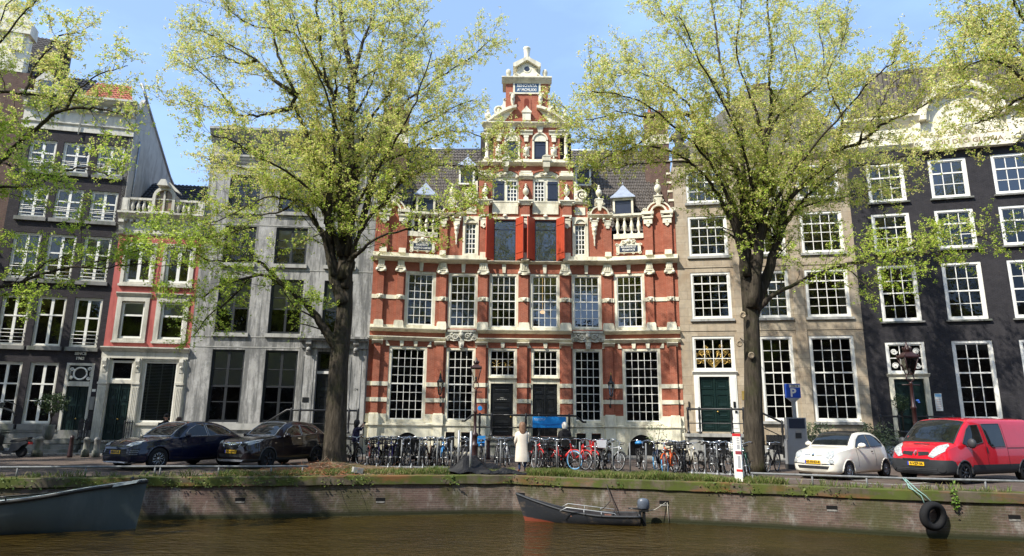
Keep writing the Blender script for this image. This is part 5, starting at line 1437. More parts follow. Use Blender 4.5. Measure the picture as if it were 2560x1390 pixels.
# measured limbs of the four elms: radius at foot and tip, then points in metres
LIMBS_A = [
(0.47,0.26,[(-6.49,25.3,-0.06),(-6.53,25.33,0.97),(-6.57,25.36,2.44),(-6.59,25.39,3.95),(-6.54,25.41,5.03),(-6.52,25.44,5.98),(-6.58,25.47,7.11),(-6.63,25.5,7.93)]),
(0.22,0.05,[(-6.52,25.3,4.17),(-7.35,25.11,5.37),(-7.88,24.93,6.03),(-8.31,24.74,6.38),(-8.81,24.55,6.76),(-9.37,24.36,7.02),(-10.04,24.18,6.84),(-10.75,23.99,6.56),(-11.35,23.8,6.02)]),
(0.09,0.03,[(-8.94,24.9,6.83),(-9.51,24.62,7.52),(-10.03,24.34,7.6),(-10.8,24.06,7.45),(-11.59,23.78,7.6),(-12.26,23.5,8.13)]),
(0.08,0.02,[(-10.26,25.1,6.99),(-10.99,24.87,5.99),(-11.45,24.63,5.49),(-11.72,24.4,4.84)]),
(0.26,0.05,[(-6.55,25.3,6.11),(-7.06,25.25,7.53),(-7.32,25.19,9.45),(-7.55,25.14,10.76),(-7.68,25.09,11.55),(-8.17,25.03,12.56),(-8.56,24.98,13.34),(-8.84,24.93,14.0),(-9.05,24.87,14.38),(-8.91,24.82,14.72),(-9.35,24.77,15.46),(-9.63,24.71,16.08),(-9.86,24.66,16.72),(-10.11,24.61,17.8),(-10.32,24.55,18.89),(-10.46,24.5,19.99)]),
(0.12,0.03,[(-8.97,24.7,14.06),(-9.47,24.56,13.87),(-9.94,24.41,13.61),(-10.49,24.27,13.51),(-10.93,24.13,13.46),(-11.65,23.99,13.63),(-12.3,23.84,13.72),(-12.84,23.7,13.85)]),
(0.08,0.02,[(-11.24,24.7,13.73),(-11.57,24.2,14.3),(-11.87,23.7,14.63),(-12.12,23.2,14.77),(-12.33,22.7,14.65)]),
(0.12,0.03,[(-8.9,24.8,14.71),(-9.85,24.96,15.35),(-10.28,25.11,15.89),(-10.9,25.27,16.53),(-11.7,25.43,17.08),(-12.5,25.59,17.55),(-13.49,25.74,18.12),(-14.29,25.9,18.37)]),
(0.09,0.03,[(-11.09,25.7,16.78),(-11.96,26.15,16.84),(-12.92,26.6,17.49),(-13.85,27.05,17.65),(-14.96,27.5,17.6)]),
(0.3,0.06,[(-6.55,25.3,7.07),(-6.7,25.43,9.53),(-6.72,25.57,11.67),(-6.81,25.7,12.64),(-6.94,25.83,15.0),(-6.89,25.97,16.28),(-7.23,26.1,17.04),(-7.54,26.23,18.31),(-7.85,26.37,19.79),(-8.07,26.5,21.52)]),
(0.12,0.03,[(-6.82,25.7,16.13),(-6.67,26.02,17.79),(-6.43,26.34,18.98),(-6.55,26.66,19.86),(-6.93,26.98,20.64),(-7.2,27.3,22.14)]),
(0.08,0.03,[(-6.85,25.9,14.14),(-6.46,26.18,15.21),(-6.16,26.46,16.51),(-6.03,26.74,18.05),(-5.7,27.02,19.44),(-5.64,27.3,20.88)]),
(0.17,0.05,[(-7.23,24.8,9.2),(-7.2,24.59,10.61),(-7.11,24.38,11.91),(-7.16,24.16,14.13),(-7.43,23.95,14.82),(-7.71,23.74,16.16),(-7.83,23.53,17.11),(-7.92,23.31,18.04),(-7.91,23.1,18.78)]),
(0.09,0.03,[(-7.61,24.5,15.12),(-7.84,24.27,15.43),(-8.33,24.05,16.19),(-8.6,23.82,16.58),(-8.83,23.6,16.75),(-9.33,23.38,16.76),(-10.19,23.15,16.73),(-10.85,22.93,17.03),(-11.26,22.7,17.39)]),
(0.1,0.05,[(-7.37,25.0,12.59),(-8.01,25.4,13.34),(-8.59,25.8,13.98),(-9.18,26.2,14.61)]),
(0.09,0.03,[(-7.35,24.8,14.46),(-7.16,24.4,14.73),(-7.1,24.0,15.27),(-6.88,23.6,15.75),(-7.07,23.2,16.55),(-7.11,22.8,17.51)]),
(0.15,0.04,[(-6.55,25.5,10.78),(-6.46,25.79,12.29),(-6.44,26.08,12.91),(-6.22,26.37,14.22),(-5.87,26.66,15.23),(-5.54,26.94,16.06),(-5.32,27.23,17.13),(-5.18,27.52,18.33),(-4.62,27.81,19.35),(-4.13,28.1,20.39)]),
(0.13,0.03,[(-6.16,25.9,9.55),(-5.94,26.23,11.76),(-5.88,26.55,13.01),(-5.79,26.88,14.3),(-5.65,27.2,15.91),(-5.59,27.53,16.81),(-5.32,27.85,18.12),(-5.26,28.18,19.78),(-5.57,28.5,21.29)]),
(0.14,0.03,[(-5.69,25.7,12.65),(-5.25,26.01,14.02),(-4.72,26.33,15.17),(-4.22,26.64,15.86),(-3.0,26.96,17.0),(-2.18,27.27,17.79),(-1.55,27.59,18.6),(-1.15,27.9,19.23)]),
(0.2,0.06,[(-6.53,25.3,6.75),(-6.31,25.12,7.59),(-6.2,24.95,8.02),(-6.02,24.78,8.7),(-5.55,24.6,9.43),(-5.0,24.43,9.91),(-4.53,24.25,10.51),(-4.21,24.07,10.94),(-3.74,23.9,11.2)]),
(0.12,0.03,[(-5.87,24.7,9.18),(-5.6,24.58,10.29),(-5.4,24.46,11.36),(-4.76,24.34,11.75),(-4.05,24.22,12.08),(-3.61,24.1,12.33),(-2.91,23.98,12.61),(-2.44,23.86,12.72),(-1.76,23.74,12.64),(-1.13,23.62,12.34),(-0.66,23.5,12.21)]),
(0.12,0.03,[(-6.05,24.5,7.84),(-5.76,24.2,7.94),(-5.14,23.9,8.35),(-4.05,23.6,8.63),(-2.95,23.3,8.87),(-1.86,23.0,9.19),(-1.47,22.7,9.29)]),
(0.08,0.02,[(-4.99,24.4,9.91),(-4.37,24.18,10.65),(-3.58,23.96,11.07),(-2.8,23.74,11.23),(-1.86,23.52,11.15),(-1.09,23.3,10.67)]),
(0.12,0.03,[(-6.93,25.1,7.18),(-7.33,24.99,8.36),(-7.69,24.88,9.25),(-8.13,24.77,9.92),(-8.49,24.66,10.07),(-9.1,24.54,10.16),(-9.52,24.43,10.18),(-10.09,24.32,9.83),(-11.05,24.21,9.2),(-11.73,24.1,8.93)]),
(0.06,0.02,[(-8.54,24.8,10.12),(-9.04,24.52,9.58),(-9.69,24.23,9.32),(-10.28,23.95,8.67),(-11.03,23.67,8.34),(-11.76,23.38,8.1),(-12.21,23.1,8.17)]),
(0.15,0.04,[(-6.65,25.3,8.04),(-7.01,25.73,9.48),(-7.31,26.15,11.18),(-7.94,26.57,12.6),(-8.53,27.0,14.27),(-9.15,27.43,16.22),(-9.78,27.85,18.07),(-10.66,28.28,20.22),(-11.12,28.7,21.81)]),
(0.14,0.04,[(-6.65,25.5,8.75),(-6.66,26.01,10.61),(-6.53,26.53,12.05),(-5.68,27.04,13.56),(-4.92,27.56,14.38),(-3.75,28.07,15.22),(-2.9,28.59,16.09),(-2.0,29.1,16.78)]),
(0.13,0.03,[(-6.72,25.1,7.99),(-7.14,24.43,9.41),(-7.78,23.77,10.3),(-8.66,23.1,10.83),(-9.32,22.43,11.02),(-9.95,21.77,11.33),(-10.35,21.1,11.18)]),
(0.13,0.03,[(-6.47,25.1,7.99),(-6.09,24.47,9.75),(-5.39,23.83,10.67),(-4.43,23.2,12.04),(-3.77,22.57,13.03),(-3.28,21.93,13.99),(-2.94,21.3,14.57)]),
(0.12,0.03,[(-6.64,25.1,8.64),(-6.76,24.5,10.41),(-6.7,23.9,11.83),(-6.95,23.3,13.2),(-7.31,22.7,14.21),(-7.82,22.1,15.34),(-8.14,21.5,16.26)]),
(0.1,0.03,[(-7.22,25.5,8.74),(-8.44,26.06,9.92),(-9.91,26.62,11.33),(-11.23,27.18,12.25),(-12.74,27.74,12.84),(-13.93,28.3,13.25)]),
]
LIMBS_B = [
(0.4,0.24,[(8.95,25.0,-0.0),(8.98,25.0,1.42),(9.06,25.0,2.88),(9.15,25.0,4.83),(9.2,25.0,6.22),(9.31,25.0,7.17),(9.44,25.0,8.13)]),
(0.17,0.04,[(9.29,25.0,5.91),(9.53,24.87,6.12),(10.03,24.73,6.57),(10.8,24.6,6.95),(11.42,24.47,7.27),(12.28,24.33,7.55),(13.14,24.2,7.73),(14.15,24.07,7.94),(15.14,23.93,8.04),(15.93,23.8,7.89)]),
(0.06,0.02,[(14.11,24.0,7.92),(14.85,23.65,8.3),(15.55,23.3,8.51),(16.17,22.95,8.27),(16.79,22.6,8.33)]),
(0.05,0.02,[(12.48,24.4,7.69),(12.87,24.07,7.15),(13.08,23.73,6.63),(13.16,23.4,6.27)]),
(0.26,0.05,[(9.12,25.0,5.75),(9.04,24.93,7.7),(9.12,24.85,10.21),(8.98,24.77,11.49),(8.62,24.7,11.98),(8.08,24.62,12.74),(7.48,24.55,13.5),(6.85,24.48,13.87),(6.35,24.4,13.83),(6.0,24.32,13.58),(5.48,24.25,12.96),(4.97,24.18,12.41),(4.32,24.1,11.95)]),
(0.08,0.02,[(7.49,24.6,13.52),(6.96,24.24,14.17),(6.41,23.88,14.5),(5.55,23.52,14.81),(4.71,23.16,14.93),(3.87,22.8,14.55)]),
(0.14,0.03,[(9.02,24.7,7.25),(8.69,24.58,8.92),(8.18,24.46,10.07),(7.76,24.35,10.79),(7.11,24.23,11.52),(6.49,24.11,11.91),(5.71,23.99,12.17),(4.99,23.87,12.16),(4.46,23.75,12.0),(3.56,23.64,11.6),(3.14,23.52,11.12),(2.82,23.4,10.59)]),
(0.06,0.02,[(6.8,24.1,11.64),(5.9,23.73,11.47),(4.37,23.37,11.22),(3.51,23.0,10.76)]),
(0.06,0.02,[(4.96,24.1,12.26),(4.23,23.53,12.28),(3.24,22.97,12.01),(2.28,22.4,11.91)]),
(0.22,0.05,[(9.18,25.0,6.22),(9.24,25.1,8.8),(9.37,25.2,10.33),(9.39,25.3,12.04),(9.46,25.4,13.6),(9.05,25.5,14.73),(9.08,25.6,15.5),(8.86,25.7,17.0),(8.79,25.8,18.41),(8.74,25.9,20.05),(8.74,26.0,21.14)]),
(0.08,0.03,[(9.05,25.5,14.73),(8.49,25.8,16.11),(7.94,26.1,17.23),(7.38,26.4,18.58),(6.78,26.7,19.78),(6.52,27.0,20.81)]),
(0.24,0.05,[(9.16,24.8,6.03),(9.61,24.68,8.69),(9.88,24.56,10.45),(9.95,24.44,12.02),(9.91,24.32,12.76),(10.16,24.2,13.56),(10.25,24.08,14.51),(10.16,23.96,15.01),(10.33,23.84,16.44),(10.21,23.72,17.62),(10.2,23.6,19.18)]),
(0.09,0.03,[(9.94,24.4,12.8),(9.56,24.0,13.73),(9.02,23.6,14.89),(8.65,23.2,16.03),(8.74,22.8,17.16),(8.67,22.4,18.1)]),
(0.25,0.05,[(9.32,25.2,5.79),(10.05,25.04,7.74),(10.44,24.87,8.96),(10.58,24.71,9.99),(11.17,24.55,10.64),(12.03,24.38,11.5),(12.62,24.22,12.16),(13.5,24.05,12.48),(13.98,23.89,12.86),(14.72,23.73,13.32),(15.6,23.56,13.66),(16.34,23.4,14.18)]),
(0.15,0.04,[(9.55,25.3,6.75),(10.44,25.49,8.26),(11.22,25.68,9.86),(12.01,25.87,10.79),(13.15,26.06,11.77),(13.95,26.24,12.33),(14.66,26.43,12.56),(15.77,26.62,12.69),(16.97,26.81,13.15),(18.32,27.0,13.33)]),
(0.11,0.03,[(10.62,25.4,9.07),(11.41,25.71,11.2),(11.77,26.03,12.71),(12.32,26.34,13.56),(13.32,26.66,14.29),(14.13,26.97,15.46),(14.95,27.29,16.81),(16.15,27.6,18.0)]),
(0.12,0.03,[(10.22,25.2,11.87),(10.56,25.43,13.52),(11.22,25.66,14.45),(12.54,25.89,15.52),(13.27,26.11,16.18),(13.67,26.34,17.43),(13.72,26.57,18.76),(13.78,26.8,20.33)]),
(0.08,0.02,[(12.72,24.4,12.24),(12.97,24.04,13.41),(12.46,23.68,14.28),(12.21,23.32,15.11),(12.58,22.96,15.93),(12.79,22.6,16.73)]),
(0.07,0.02,[(13.47,24.0,12.46),(13.39,23.5,12.69),(13.87,23.0,13.45),(14.13,22.5,14.17),(14.6,22.0,14.38)]),
(0.13,0.03,[(9.22,25.0,8.13),(9.09,25.6,10.29),(8.73,26.2,12.08),(7.97,26.8,13.98),(7.15,27.4,15.99),(6.25,28.0,17.72),(5.46,28.6,19.11)]),
(0.13,0.03,[(9.48,25.0,8.45),(10.51,25.76,11.05),(11.67,26.52,13.52),(12.71,27.28,15.99),(13.23,28.04,18.44),(13.36,28.8,20.83)]),
(0.13,0.03,[(9.22,25.0,8.13),(8.47,24.3,9.85),(7.43,23.6,11.53),(6.22,22.9,12.34),(5.05,22.2,12.94),(3.91,21.5,13.04),(2.69,20.8,12.81)]),
(0.13,0.03,[(9.4,25.0,8.45),(9.25,24.2,10.48),(8.63,23.4,12.27),(7.7,22.6,13.66),(6.65,21.8,14.98),(5.91,21.0,15.91)]),
(0.13,0.03,[(9.63,25.0,8.45),(10.32,24.16,10.47),(11.31,23.32,11.94),(12.21,22.48,13.0),(12.88,21.64,13.84),(13.3,20.8,14.14)]),
(0.1,0.03,[(10.29,25.2,8.84),(11.85,25.95,10.44),(13.59,26.7,11.06),(15.41,27.45,11.71),(17.32,28.2,12.38)]),
(0.07,0.02,[(6.02,24.4,13.62),(4.96,23.92,13.48),(3.94,23.45,13.4),(2.95,22.97,12.82),(2.15,22.5,12.58)]),
]
LIMBS_C = [
(0.36,0.3,[(-17.25,20.5,-0.17),(-17.83,20.5,3.38),(-18.14,20.5,5.91)]),
(0.2,0.05,[(-18.09,20.5,5.65),(-17.81,20.44,7.75),(-17.29,20.39,9.37),(-16.82,20.33,9.88),(-16.12,20.28,10.64),(-15.39,20.22,11.35),(-14.84,20.17,11.63),(-14.18,20.11,11.69),(-13.48,20.06,11.59),(-12.77,20.0,11.42)]),
(0.07,0.02,[(-14.94,20.3,11.69),(-14.57,20.1,12.2),(-13.93,19.9,12.62),(-13.18,19.7,12.83),(-12.55,19.5,12.87)]),
(0.07,0.02,[(-15.42,20.4,11.52),(-15.7,20.63,12.8),(-15.83,20.87,13.86),(-15.84,21.1,14.78)]),
(0.15,0.04,[(-18.14,20.5,5.91),(-18.47,20.62,9.73),(-18.15,20.75,11.81),(-17.71,20.88,12.62),(-16.98,21.0,12.65),(-16.94,21.12,13.52),(-16.71,21.25,14.39),(-16.36,21.38,15.11),(-15.76,21.5,15.36)]),
(0.07,0.02,[(-16.73,20.7,12.5),(-16.48,21.1,12.61),(-16.08,21.5,12.75),(-15.48,21.9,12.73)]),
(0.12,0.03,[(-17.99,20.5,5.14),(-17.43,20.32,6.92),(-17.07,20.15,8.47),(-16.36,19.98,8.82),(-15.59,19.8,8.79),(-14.94,19.62,8.83),(-14.02,19.45,9.2),(-13.18,19.27,9.25),(-12.41,19.1,8.92)]),
(0.14,0.03,[(-17.97,20.5,4.38),(-17.29,20.41,5.13),(-16.64,20.32,5.4),(-15.99,20.23,5.63),(-15.21,20.14,5.84),(-14.56,20.05,6.03),(-13.9,19.96,6.19),(-13.24,19.87,6.27),(-12.58,19.78,6.44),(-11.95,19.69,6.6),(-11.17,19.6,6.79)]),
(0.05,0.015,[(-13.53,20.3,6.37),(-12.67,19.98,6.21),(-11.63,19.65,6.29),(-10.59,19.32,6.16),(-9.71,19.0,6.15)]),
(0.05,0.015,[(-15.4,20.4,5.89),(-15.03,20.63,6.5),(-14.59,20.87,6.82),(-14.29,21.1,7.3)]),
(0.12,0.03,[(-18.27,20.5,5.91),(-17.99,20.23,9.58),(-17.67,19.97,11.85),(-17.31,19.7,13.15),(-16.6,19.43,14.01),(-15.98,19.17,14.57),(-15.44,18.9,14.83)]),
(0.12,0.03,[(-18.27,20.5,6.56),(-19.15,21.02,10.17),(-19.44,21.54,13.12),(-19.38,22.06,15.35),(-19.59,22.58,16.87),(-19.72,23.1,18.11)]),
(0.06,0.02,[(-16.62,20.1,9.79),(-15.76,19.57,9.34),(-14.68,19.03,8.87),(-13.56,18.5,8.68)]),
]
LIMBS_D = [
(0.36,0.3,[(18.01,20.5,-0.29),(18.51,20.5,3.75),(18.84,20.5,6.94)]),
(0.18,0.04,[(18.84,20.5,6.94),(18.67,20.41,10.04),(18.07,20.33,11.56),(17.44,20.24,12.2),(17.01,20.16,12.45),(16.33,20.07,12.05),(15.69,19.99,11.61),(15.07,19.9,11.32)]),
(0.16,0.04,[(18.84,20.5,6.94),(18.99,20.6,10.98),(18.62,20.7,13.08),(18.05,20.8,14.19),(17.39,20.9,14.87),(16.83,21.0,15.4),(16.36,21.1,15.62)]),
(0.14,0.04,[(18.92,20.5,7.34),(18.62,20.26,11.25),(17.96,20.02,14.03),(17.13,19.78,15.06),(16.64,19.54,15.65),(16.26,19.3,16.07)]),
(0.12,0.03,[(18.92,20.5,7.34),(18.27,20.1,10.75),(17.15,19.7,12.23),(16.17,19.3,12.86),(15.13,18.9,13.03),(14.17,18.5,12.65),(13.47,18.1,12.14)]),
(0.12,0.03,[(18.96,20.5,7.61),(19.19,20.8,11.94),(18.83,21.1,14.07),(18.36,21.4,15.03),(17.79,21.7,14.56),(17.25,22.0,14.41),(16.67,22.3,14.09)]),
(0.08,0.02,[(17.85,20.5,12.66),(17.23,20.25,13.41),(16.35,20.0,14.15),(15.74,19.75,14.88),(15.49,19.5,15.31)]),
]
# ------------------------------------------------------------------ elms in young leaf and seed
m, nn, P, N, L = nodes('elm_bark')
v = coords(N, L, 'Object', (7, 7, 1.1))
h = noise(N, L, v, 1.6, 8, .7)
c = ramp(N, L, h, [(.30, (.018, .015, .011)), (.55, (.066, .054, .040)), (.8, (.135, .115, .088))])
c = mixc(N, L, c, (.036, .042, .012), ramp(N, L, noise(N, L, coords(N, L), .8, 6, .7), [(.5, 0.), (.68, .75)]))
L(c, P.inputs['Base Color']); P.inputs['Roughness'].default_value = .95; P.inputs['Specular IOR Level'].default_value = .15
bump(N, L, P, h, 1., .06)
M['bark'] = m
LEAF = [leafmat('seed_clusters_yellow', (.72, .68, .23), (.84, .79, .33)), leafmat('seed_clusters_tan', (.64, .52, .20), (.78, .66, .30)),
        leafmat('young_leaves_green', (.46, .60, .06), (.62, .73, .14)), leafmat('leaves_green', (.28, .43, .045), (.40, .55, .07))]
KNOT = flat('pale_cut_wood', (.34, .27, .18), .9, .2, var=.4, scale=20)
def elm(name, label, limbs, seed, dens=1., axis=None, top=1., low=6., big=None, knots=()):
    rnd = random.Random(seed)
    root = thing(name, label, 'tree', limbs[0][2][0])
    O = Vector(limbs[0][2][0])
    wood = MB(); lv = MB()
    V, Fc, Mi = lv.v, lv.f, lv.m
    ax = Vector(axis or (O.x, O.y, 0))
    gauss, uni = rnd.gauss, rnd.uniform
    def leafclump(p, size, warm, bigl=False):
        # a few small blades around a twig end
        for _ in range(3 if bigl else rnd.choice((6, 7, 8))):
            a = Vector((gauss(0, 1), gauss(0, 1), gauss(0, .7))); a.normalize()
            b = a.orthogonal(); b.rotate(Matrix.Rotation(uni(0, 6.28), 3, a))
            c_ = p+Vector((gauss(0, .038), gauss(0, .038), gauss(0, .035)))
            s = size*uni(.6, 1.25)
            a *= s; b *= s*uni(.4, .62)
            k = len(V)
            V.extend(((c_-a), (c_-b*1.05+a*.1), (c_+a), (c_+b*.95-a*.05)))
            Fc.append((k, k+1, k+2, k+3))
            r = rnd.random()
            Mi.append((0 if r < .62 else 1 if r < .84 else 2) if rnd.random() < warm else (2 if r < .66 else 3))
            lv.s.append(False)
    def twig(p, d, ln, r, warm, lvl):
        n = 4
        pts = [p]
        q = p.copy(); dd = d.copy()
        for i in range(n):
            dd = (dd+Vector((gauss(0, .18), gauss(0, .18), gauss(0, .16)+(.07 if lvl == 0 else -.01)))).normalized()
            q = q+dd*ln/n
            pts.append(q.copy())
        wood.tube([x-O for x in pts], [r*(1-.7*i/n) for i in range(n+1)], 4 if r > .012 else 3, cap=False)
        return pts
    for li, (r0, r1, pts) in enumerate(limbs):
        P_ = [Vector(p) for p in pts]
        # smooth the limb
        S = []
        for i in range(len(P_)-1):
            a, b, c_, d = P_[max(i-1, 0)], P_[i], P_[i+1], P_[min(i+2, len(P_)-1)]
            for k in range(4):
                t = k/4
                S.append(.5*((2*b)+(c_-a)*t+(2*a-5*b+4*c_-d)*t*t+(3*b-a-3*c_+d)*t**3))
        S.append(P_[-1])
        n = len(S)
        trunk = li == 0
        R = [(r0+(r1-r0)*(i/(n-1))**.7)*(1 if r0 > .28 else 1.0-.42*min(1, i/(n-1)*3)) for i in range(n)]
        if trunk:
            R[0] *= 1.16; R[1] *= 1.06; R[2] *= 1.02
        else:
            for i in range(1, n): S[i] = S[i]+Vector((gauss(0, .02), gauss(0, .02), gauss(0, .02)))
        wood.tube([x-O for x in S], R, 14 if r0 > .3 else 10 if r0 > .15 else 7)
        if trunk: continue
        tot = sum((b-a).length for a, b in zip(S[:-1], S[1:]))
        acc = 0.; nxt = tot*.16; bg = big and li >= big; dk = dens*(1.5 if bg else 1.)
        for i in range(1, n):
            seg = (S[i]-S[i-1]).length
            acc += seg
            while acc > nxt:
                nxt += uni(.20, .34)/dk
                t = acc/tot
                p = S[i]
                if p.z < low-1.5 and rnd.random() < .55: continue
                dl = (S[i]-S[i-1]).normalized()
                out = Vector((p.x-ax.x, p.y-ax.y, 0)); out = out.normalized() if out.length > .1 else Vector((1, 0, 0))
                d = (dl*.6+out*.25+Vector((gauss(0, .6), gauss(0, .6), gauss(.15, .5)))).normalized()
                ln = uni(.9, 2.0)*(1.1-.35*t)*top
                tw = twig(p, d, ln, max(.010, R[i]*.28), 0, 0)
                for j in range(1, 5):
                    for _ in range(3 if j > 1 else 1):
                        d2 = ((tw[j]-tw[j-1]).normalized()*.7+Vector((gauss(0, .6), gauss(0, .6), gauss(.0, .5)))).normalized()
                        l2 = uni(.35, .85)*top
                        t2 = twig(tw[j], d2, l2, .0065, 0, 1)
                        hz = tw[j].z
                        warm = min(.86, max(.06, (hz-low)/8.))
                        for e in t2[1:]:
                            for _ in range(2):
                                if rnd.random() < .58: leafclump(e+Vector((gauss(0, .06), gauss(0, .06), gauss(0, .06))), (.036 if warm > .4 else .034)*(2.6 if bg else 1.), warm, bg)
    if True:
        for x in (1, 2):
            pass
    for kx, ky, kz, kr in knots:
        kn = MB(); kn.tube([(kx-O.x+kr*math.cos(2*math.pi*i/12), ky-O.y, kz-O.z+kr*1.1*math.sin(2*math.pi*i/12)) for i in range(13)], kr*.45, 5); kn.disc(kx-O.x, kz-O.z, kr*.8, ky-O.y-.01, ky-O.y+.05, 10)
        kn.build('pruning_knot', KNOT, root)
    w = wood.build('trunk', M['bark'], root)
    V2 = [tuple(x-O) for x in V]
    lv.v = V2
    lv.build('crown', LEAF, root)
    return root
def extra(pts, r0=.13, r1=.03): return (r0, r1, pts)
NC = len(LIMBS_C)
LIMBS_C += [extra(p) for p in (
    [(-17.6, 20.5, 7), (-18.4, 17, 9), (-18.6, 14, 10), (-18, 11.5, 10)], [(-17.6, 20.5, 7), (-16.6, 17.5, 9.5), (-16, 15, 11), (-15.6, 13, 11.5)],
    [(-17.6, 20.5, 7), (-20, 18, 10), (-22, 16, 12), (-23, 14, 12.5)], [(-17.6, 20.5, 7), (-20.5, 20, 8.5), (-23.5, 19, 9.5), (-25, 18.5, 9.5)],
    [(-17.6, 20.5, 6.5), (-19.5, 18, 7.5), (-21, 15.5, 8), (-21.5, 13.5, 7.6)], [(-17.6, 20.5, 8), (-18.5, 19.5, 12), (-19.5, 18, 15), (-20, 17, 17)],
    [(-17.6, 20.5, 7), (-20, 22.5, 10), (-22.5, 24, 12), (-24, 25, 12.5)], [(-17.6, 20.5, 8), (-19.5, 22, 12), (-21, 23.5, 15)],
    [(-17.6, 20.5, 6), (-18.2, 18.5, 7), (-18.2, 16, 7.2), (-17.6, 13.5, 7)], [(-17.6, 20.5, 8), (-17.6, 18, 12), (-17.4, 15.5, 13.5), (-17, 13.5, 14)], [(-17.6, 20.5, 6.), (-21, 18.5, 7), (-24, 16.5, 8), (-26, 15, 8)])]
elm('elm_tree', 'broad elm with forked mossy trunk between the dark car and the leftmost bicycles', LIMBS_A, 11, 1.0)
elm('elm_tree', 'elm with pruned knots on its trunk beside the red and white sign', LIMBS_B, 23, 1.0, knots=((8.73, 24.62, 5.73, .09), (8.53, 24.62, 4.64, .085), (8.95, 24.63, 4.21, .085)))
elm('elm_tree', 'tree reaching in from the left edge over the tall dark house', LIMBS_C, 5, .62, top=.85, low=7., big=NC)
elm('elm_tree', 'tree reaching in at the upper right corner with yellowish seed clusters', LIMBS_D, 8, 1.25, top=.95, low=5)
LIMBS_E = [(.36, .3, [(-29, 21, 0), (-29, 21, 3), (-29, 21, 6.5)])]+[extra([(x-0, y+2, z) for x, y, z in p]) for p in (
    [(-29, 19, 6), (-29, 22, 9), (-28.5, 25, 11), (-28, 27.5, 12)], [(-29, 19, 6), (-31, 21.5, 10), (-32, 24.5, 12.5), (-32.5, 26.5, 13)],
    [(-29, 19, 6), (-30, 20, 11), (-31, 21.5, 15), (-31, 22.5, 17)], [(-29, 19, 6), (-26.5, 20, 8), (-25.2, 21, 9.5), (-24.8, 22, 10)], [(-29, 19, 6), (-28, 17, 10), (-27, 15, 12), (-26.5, 13, 13)], [(-29, 19, 6), (-28, 23, 8), (-26.5, 26, 9), (-26, 27, 9)])]
elm('elm_tree', 'next tree along the quay, left of everything, casting its shade on the dark house', LIMBS_E, 31, .9, low=3., big=1)
# ------------------------------------------------------------------ cars
from mathutils.bvhtree import BVHTree
def pch(P, x):
    if x <= P[0][0]: return P[0][1]
    for i in range(len(P)-1):
        (a, fa), (b, fb) = P[i], P[i+1]
        if x <= b:
            h = b-a; d = (fb-fa)/h
            def slope(j):
                if j == 0 or j == len(P)-1: return (P[min(j+1, len(P)-1)][1]-P[max(j-1, 0)][1])/(P[min(j+1, len(P)-1)][0]-P[max(j-1, 0)][0])
                d0 = (P[j][1]-P[j-1][1])/(P[j][0]-P[j-1][0]); d1 = (P[j+1][1]-P[j][1])/(P[j+1][0]-P[j][0])
                return 0. if d0*d1 <= 0 else 2*d0*d1/(d0+d1)
            m0, m1 = slope(i), slope(i+1); t = (x-a)/h
            return fa*(1+2*t)*(1-t)**2+m0*h*t*(1-t)**2+fb*t*t*(3-2*t)+m1*h*t*t*(t-1)
    return P[-1][1]
def paint(name, col, coat=1., rough=.35, metal=0., two=None, length=1.):
    # two: (x, height) line along the car below which the body is unpainted dark plastic
    m, n, P, N, L = nodes(name)
    c = mixc(N, L, col, ramp(N, L, noise(N, L, coords(N, L), 2.2, 5, .6), [(.3, .93), (.7, 1.05)]), 1., 'MULTIPLY')
    P.inputs['Roughness'].default_value = rough; P.inputs['Metallic'].default_value = metal
    if two:
        sp = N("ShaderNodeSeparateXYZ"); L(coords(N, L), sp.inputs[0])
        dv = N("ShaderNodeMath"); dv.operation = 'DIVIDE'; dv.inputs[1].default_value = length; L(sp.outputs[0], dv.inputs[0])
        th = ramp(N, L, dv.outputs[0], [(x/length, z) for x, z in two])
        lt = N("ShaderNodeMath"); lt.operation = 'LESS_THAN'; L(sp.outputs[2], lt.inputs[0]); L(th, lt.inputs[1])
        c = mixc(N, L, c, (.035, .037, .04), lt.outputs[0])
        rr = N("ShaderNodeMath"); rr.operation = 'SUBTRACT'; rr.inputs[0].default_value = 1; L(lt.outputs[0], rr.inputs[1]); L(rr.outputs[0], P.inputs['Coat Weight'])
    L(c, P.inputs['Base Color'])
    P.inputs['Coat Weight'].default_value = coat; P.inputs['Coat Roughness'].default_value = .04; P.inputs['Specular IOR Level'].default_value = .08
    return m
M['tyre'] = flat('tyre_rubber', (.014, .014, .015), .85, .2)
M['alloy'] = flat('alloy_wheel', (.42, .43, .44), .3, .5, metal=.8)
M['darkalloy'] = flat('dark_alloy_wheel', (.03, .03, .033), .35, .5, metal=.5)
M['chrome'] = flat('chrome', (.7, .7, .7), .12, .5, metal=1., var=.02)
M['roofblack'] = flat('black_roof_glass', (.008, .008, .009), .35, .15)
M['plate'] = flat('yellow_plate', (.72, .42, .012), .45, .5, var=.02)
M['plateblue'] = flat('plate_blue', (.02, .05, .4), .5)
M['lens'] = flat('headlight_lens', (.36, .38, .38), .08, .6, var=.5, scale=18)
M['plastic'] = flat('dark_plastic', (.035, .037, .04), .55, .4, var=.1)
M['carglass'] = flat('dark_car_glass', (.010, .012, .012), .04, .5, var=.5, scale=3)
M['seat'] = flat('car_interior', (.02, .021, .023), .8, .3, var=.5, scale=3)
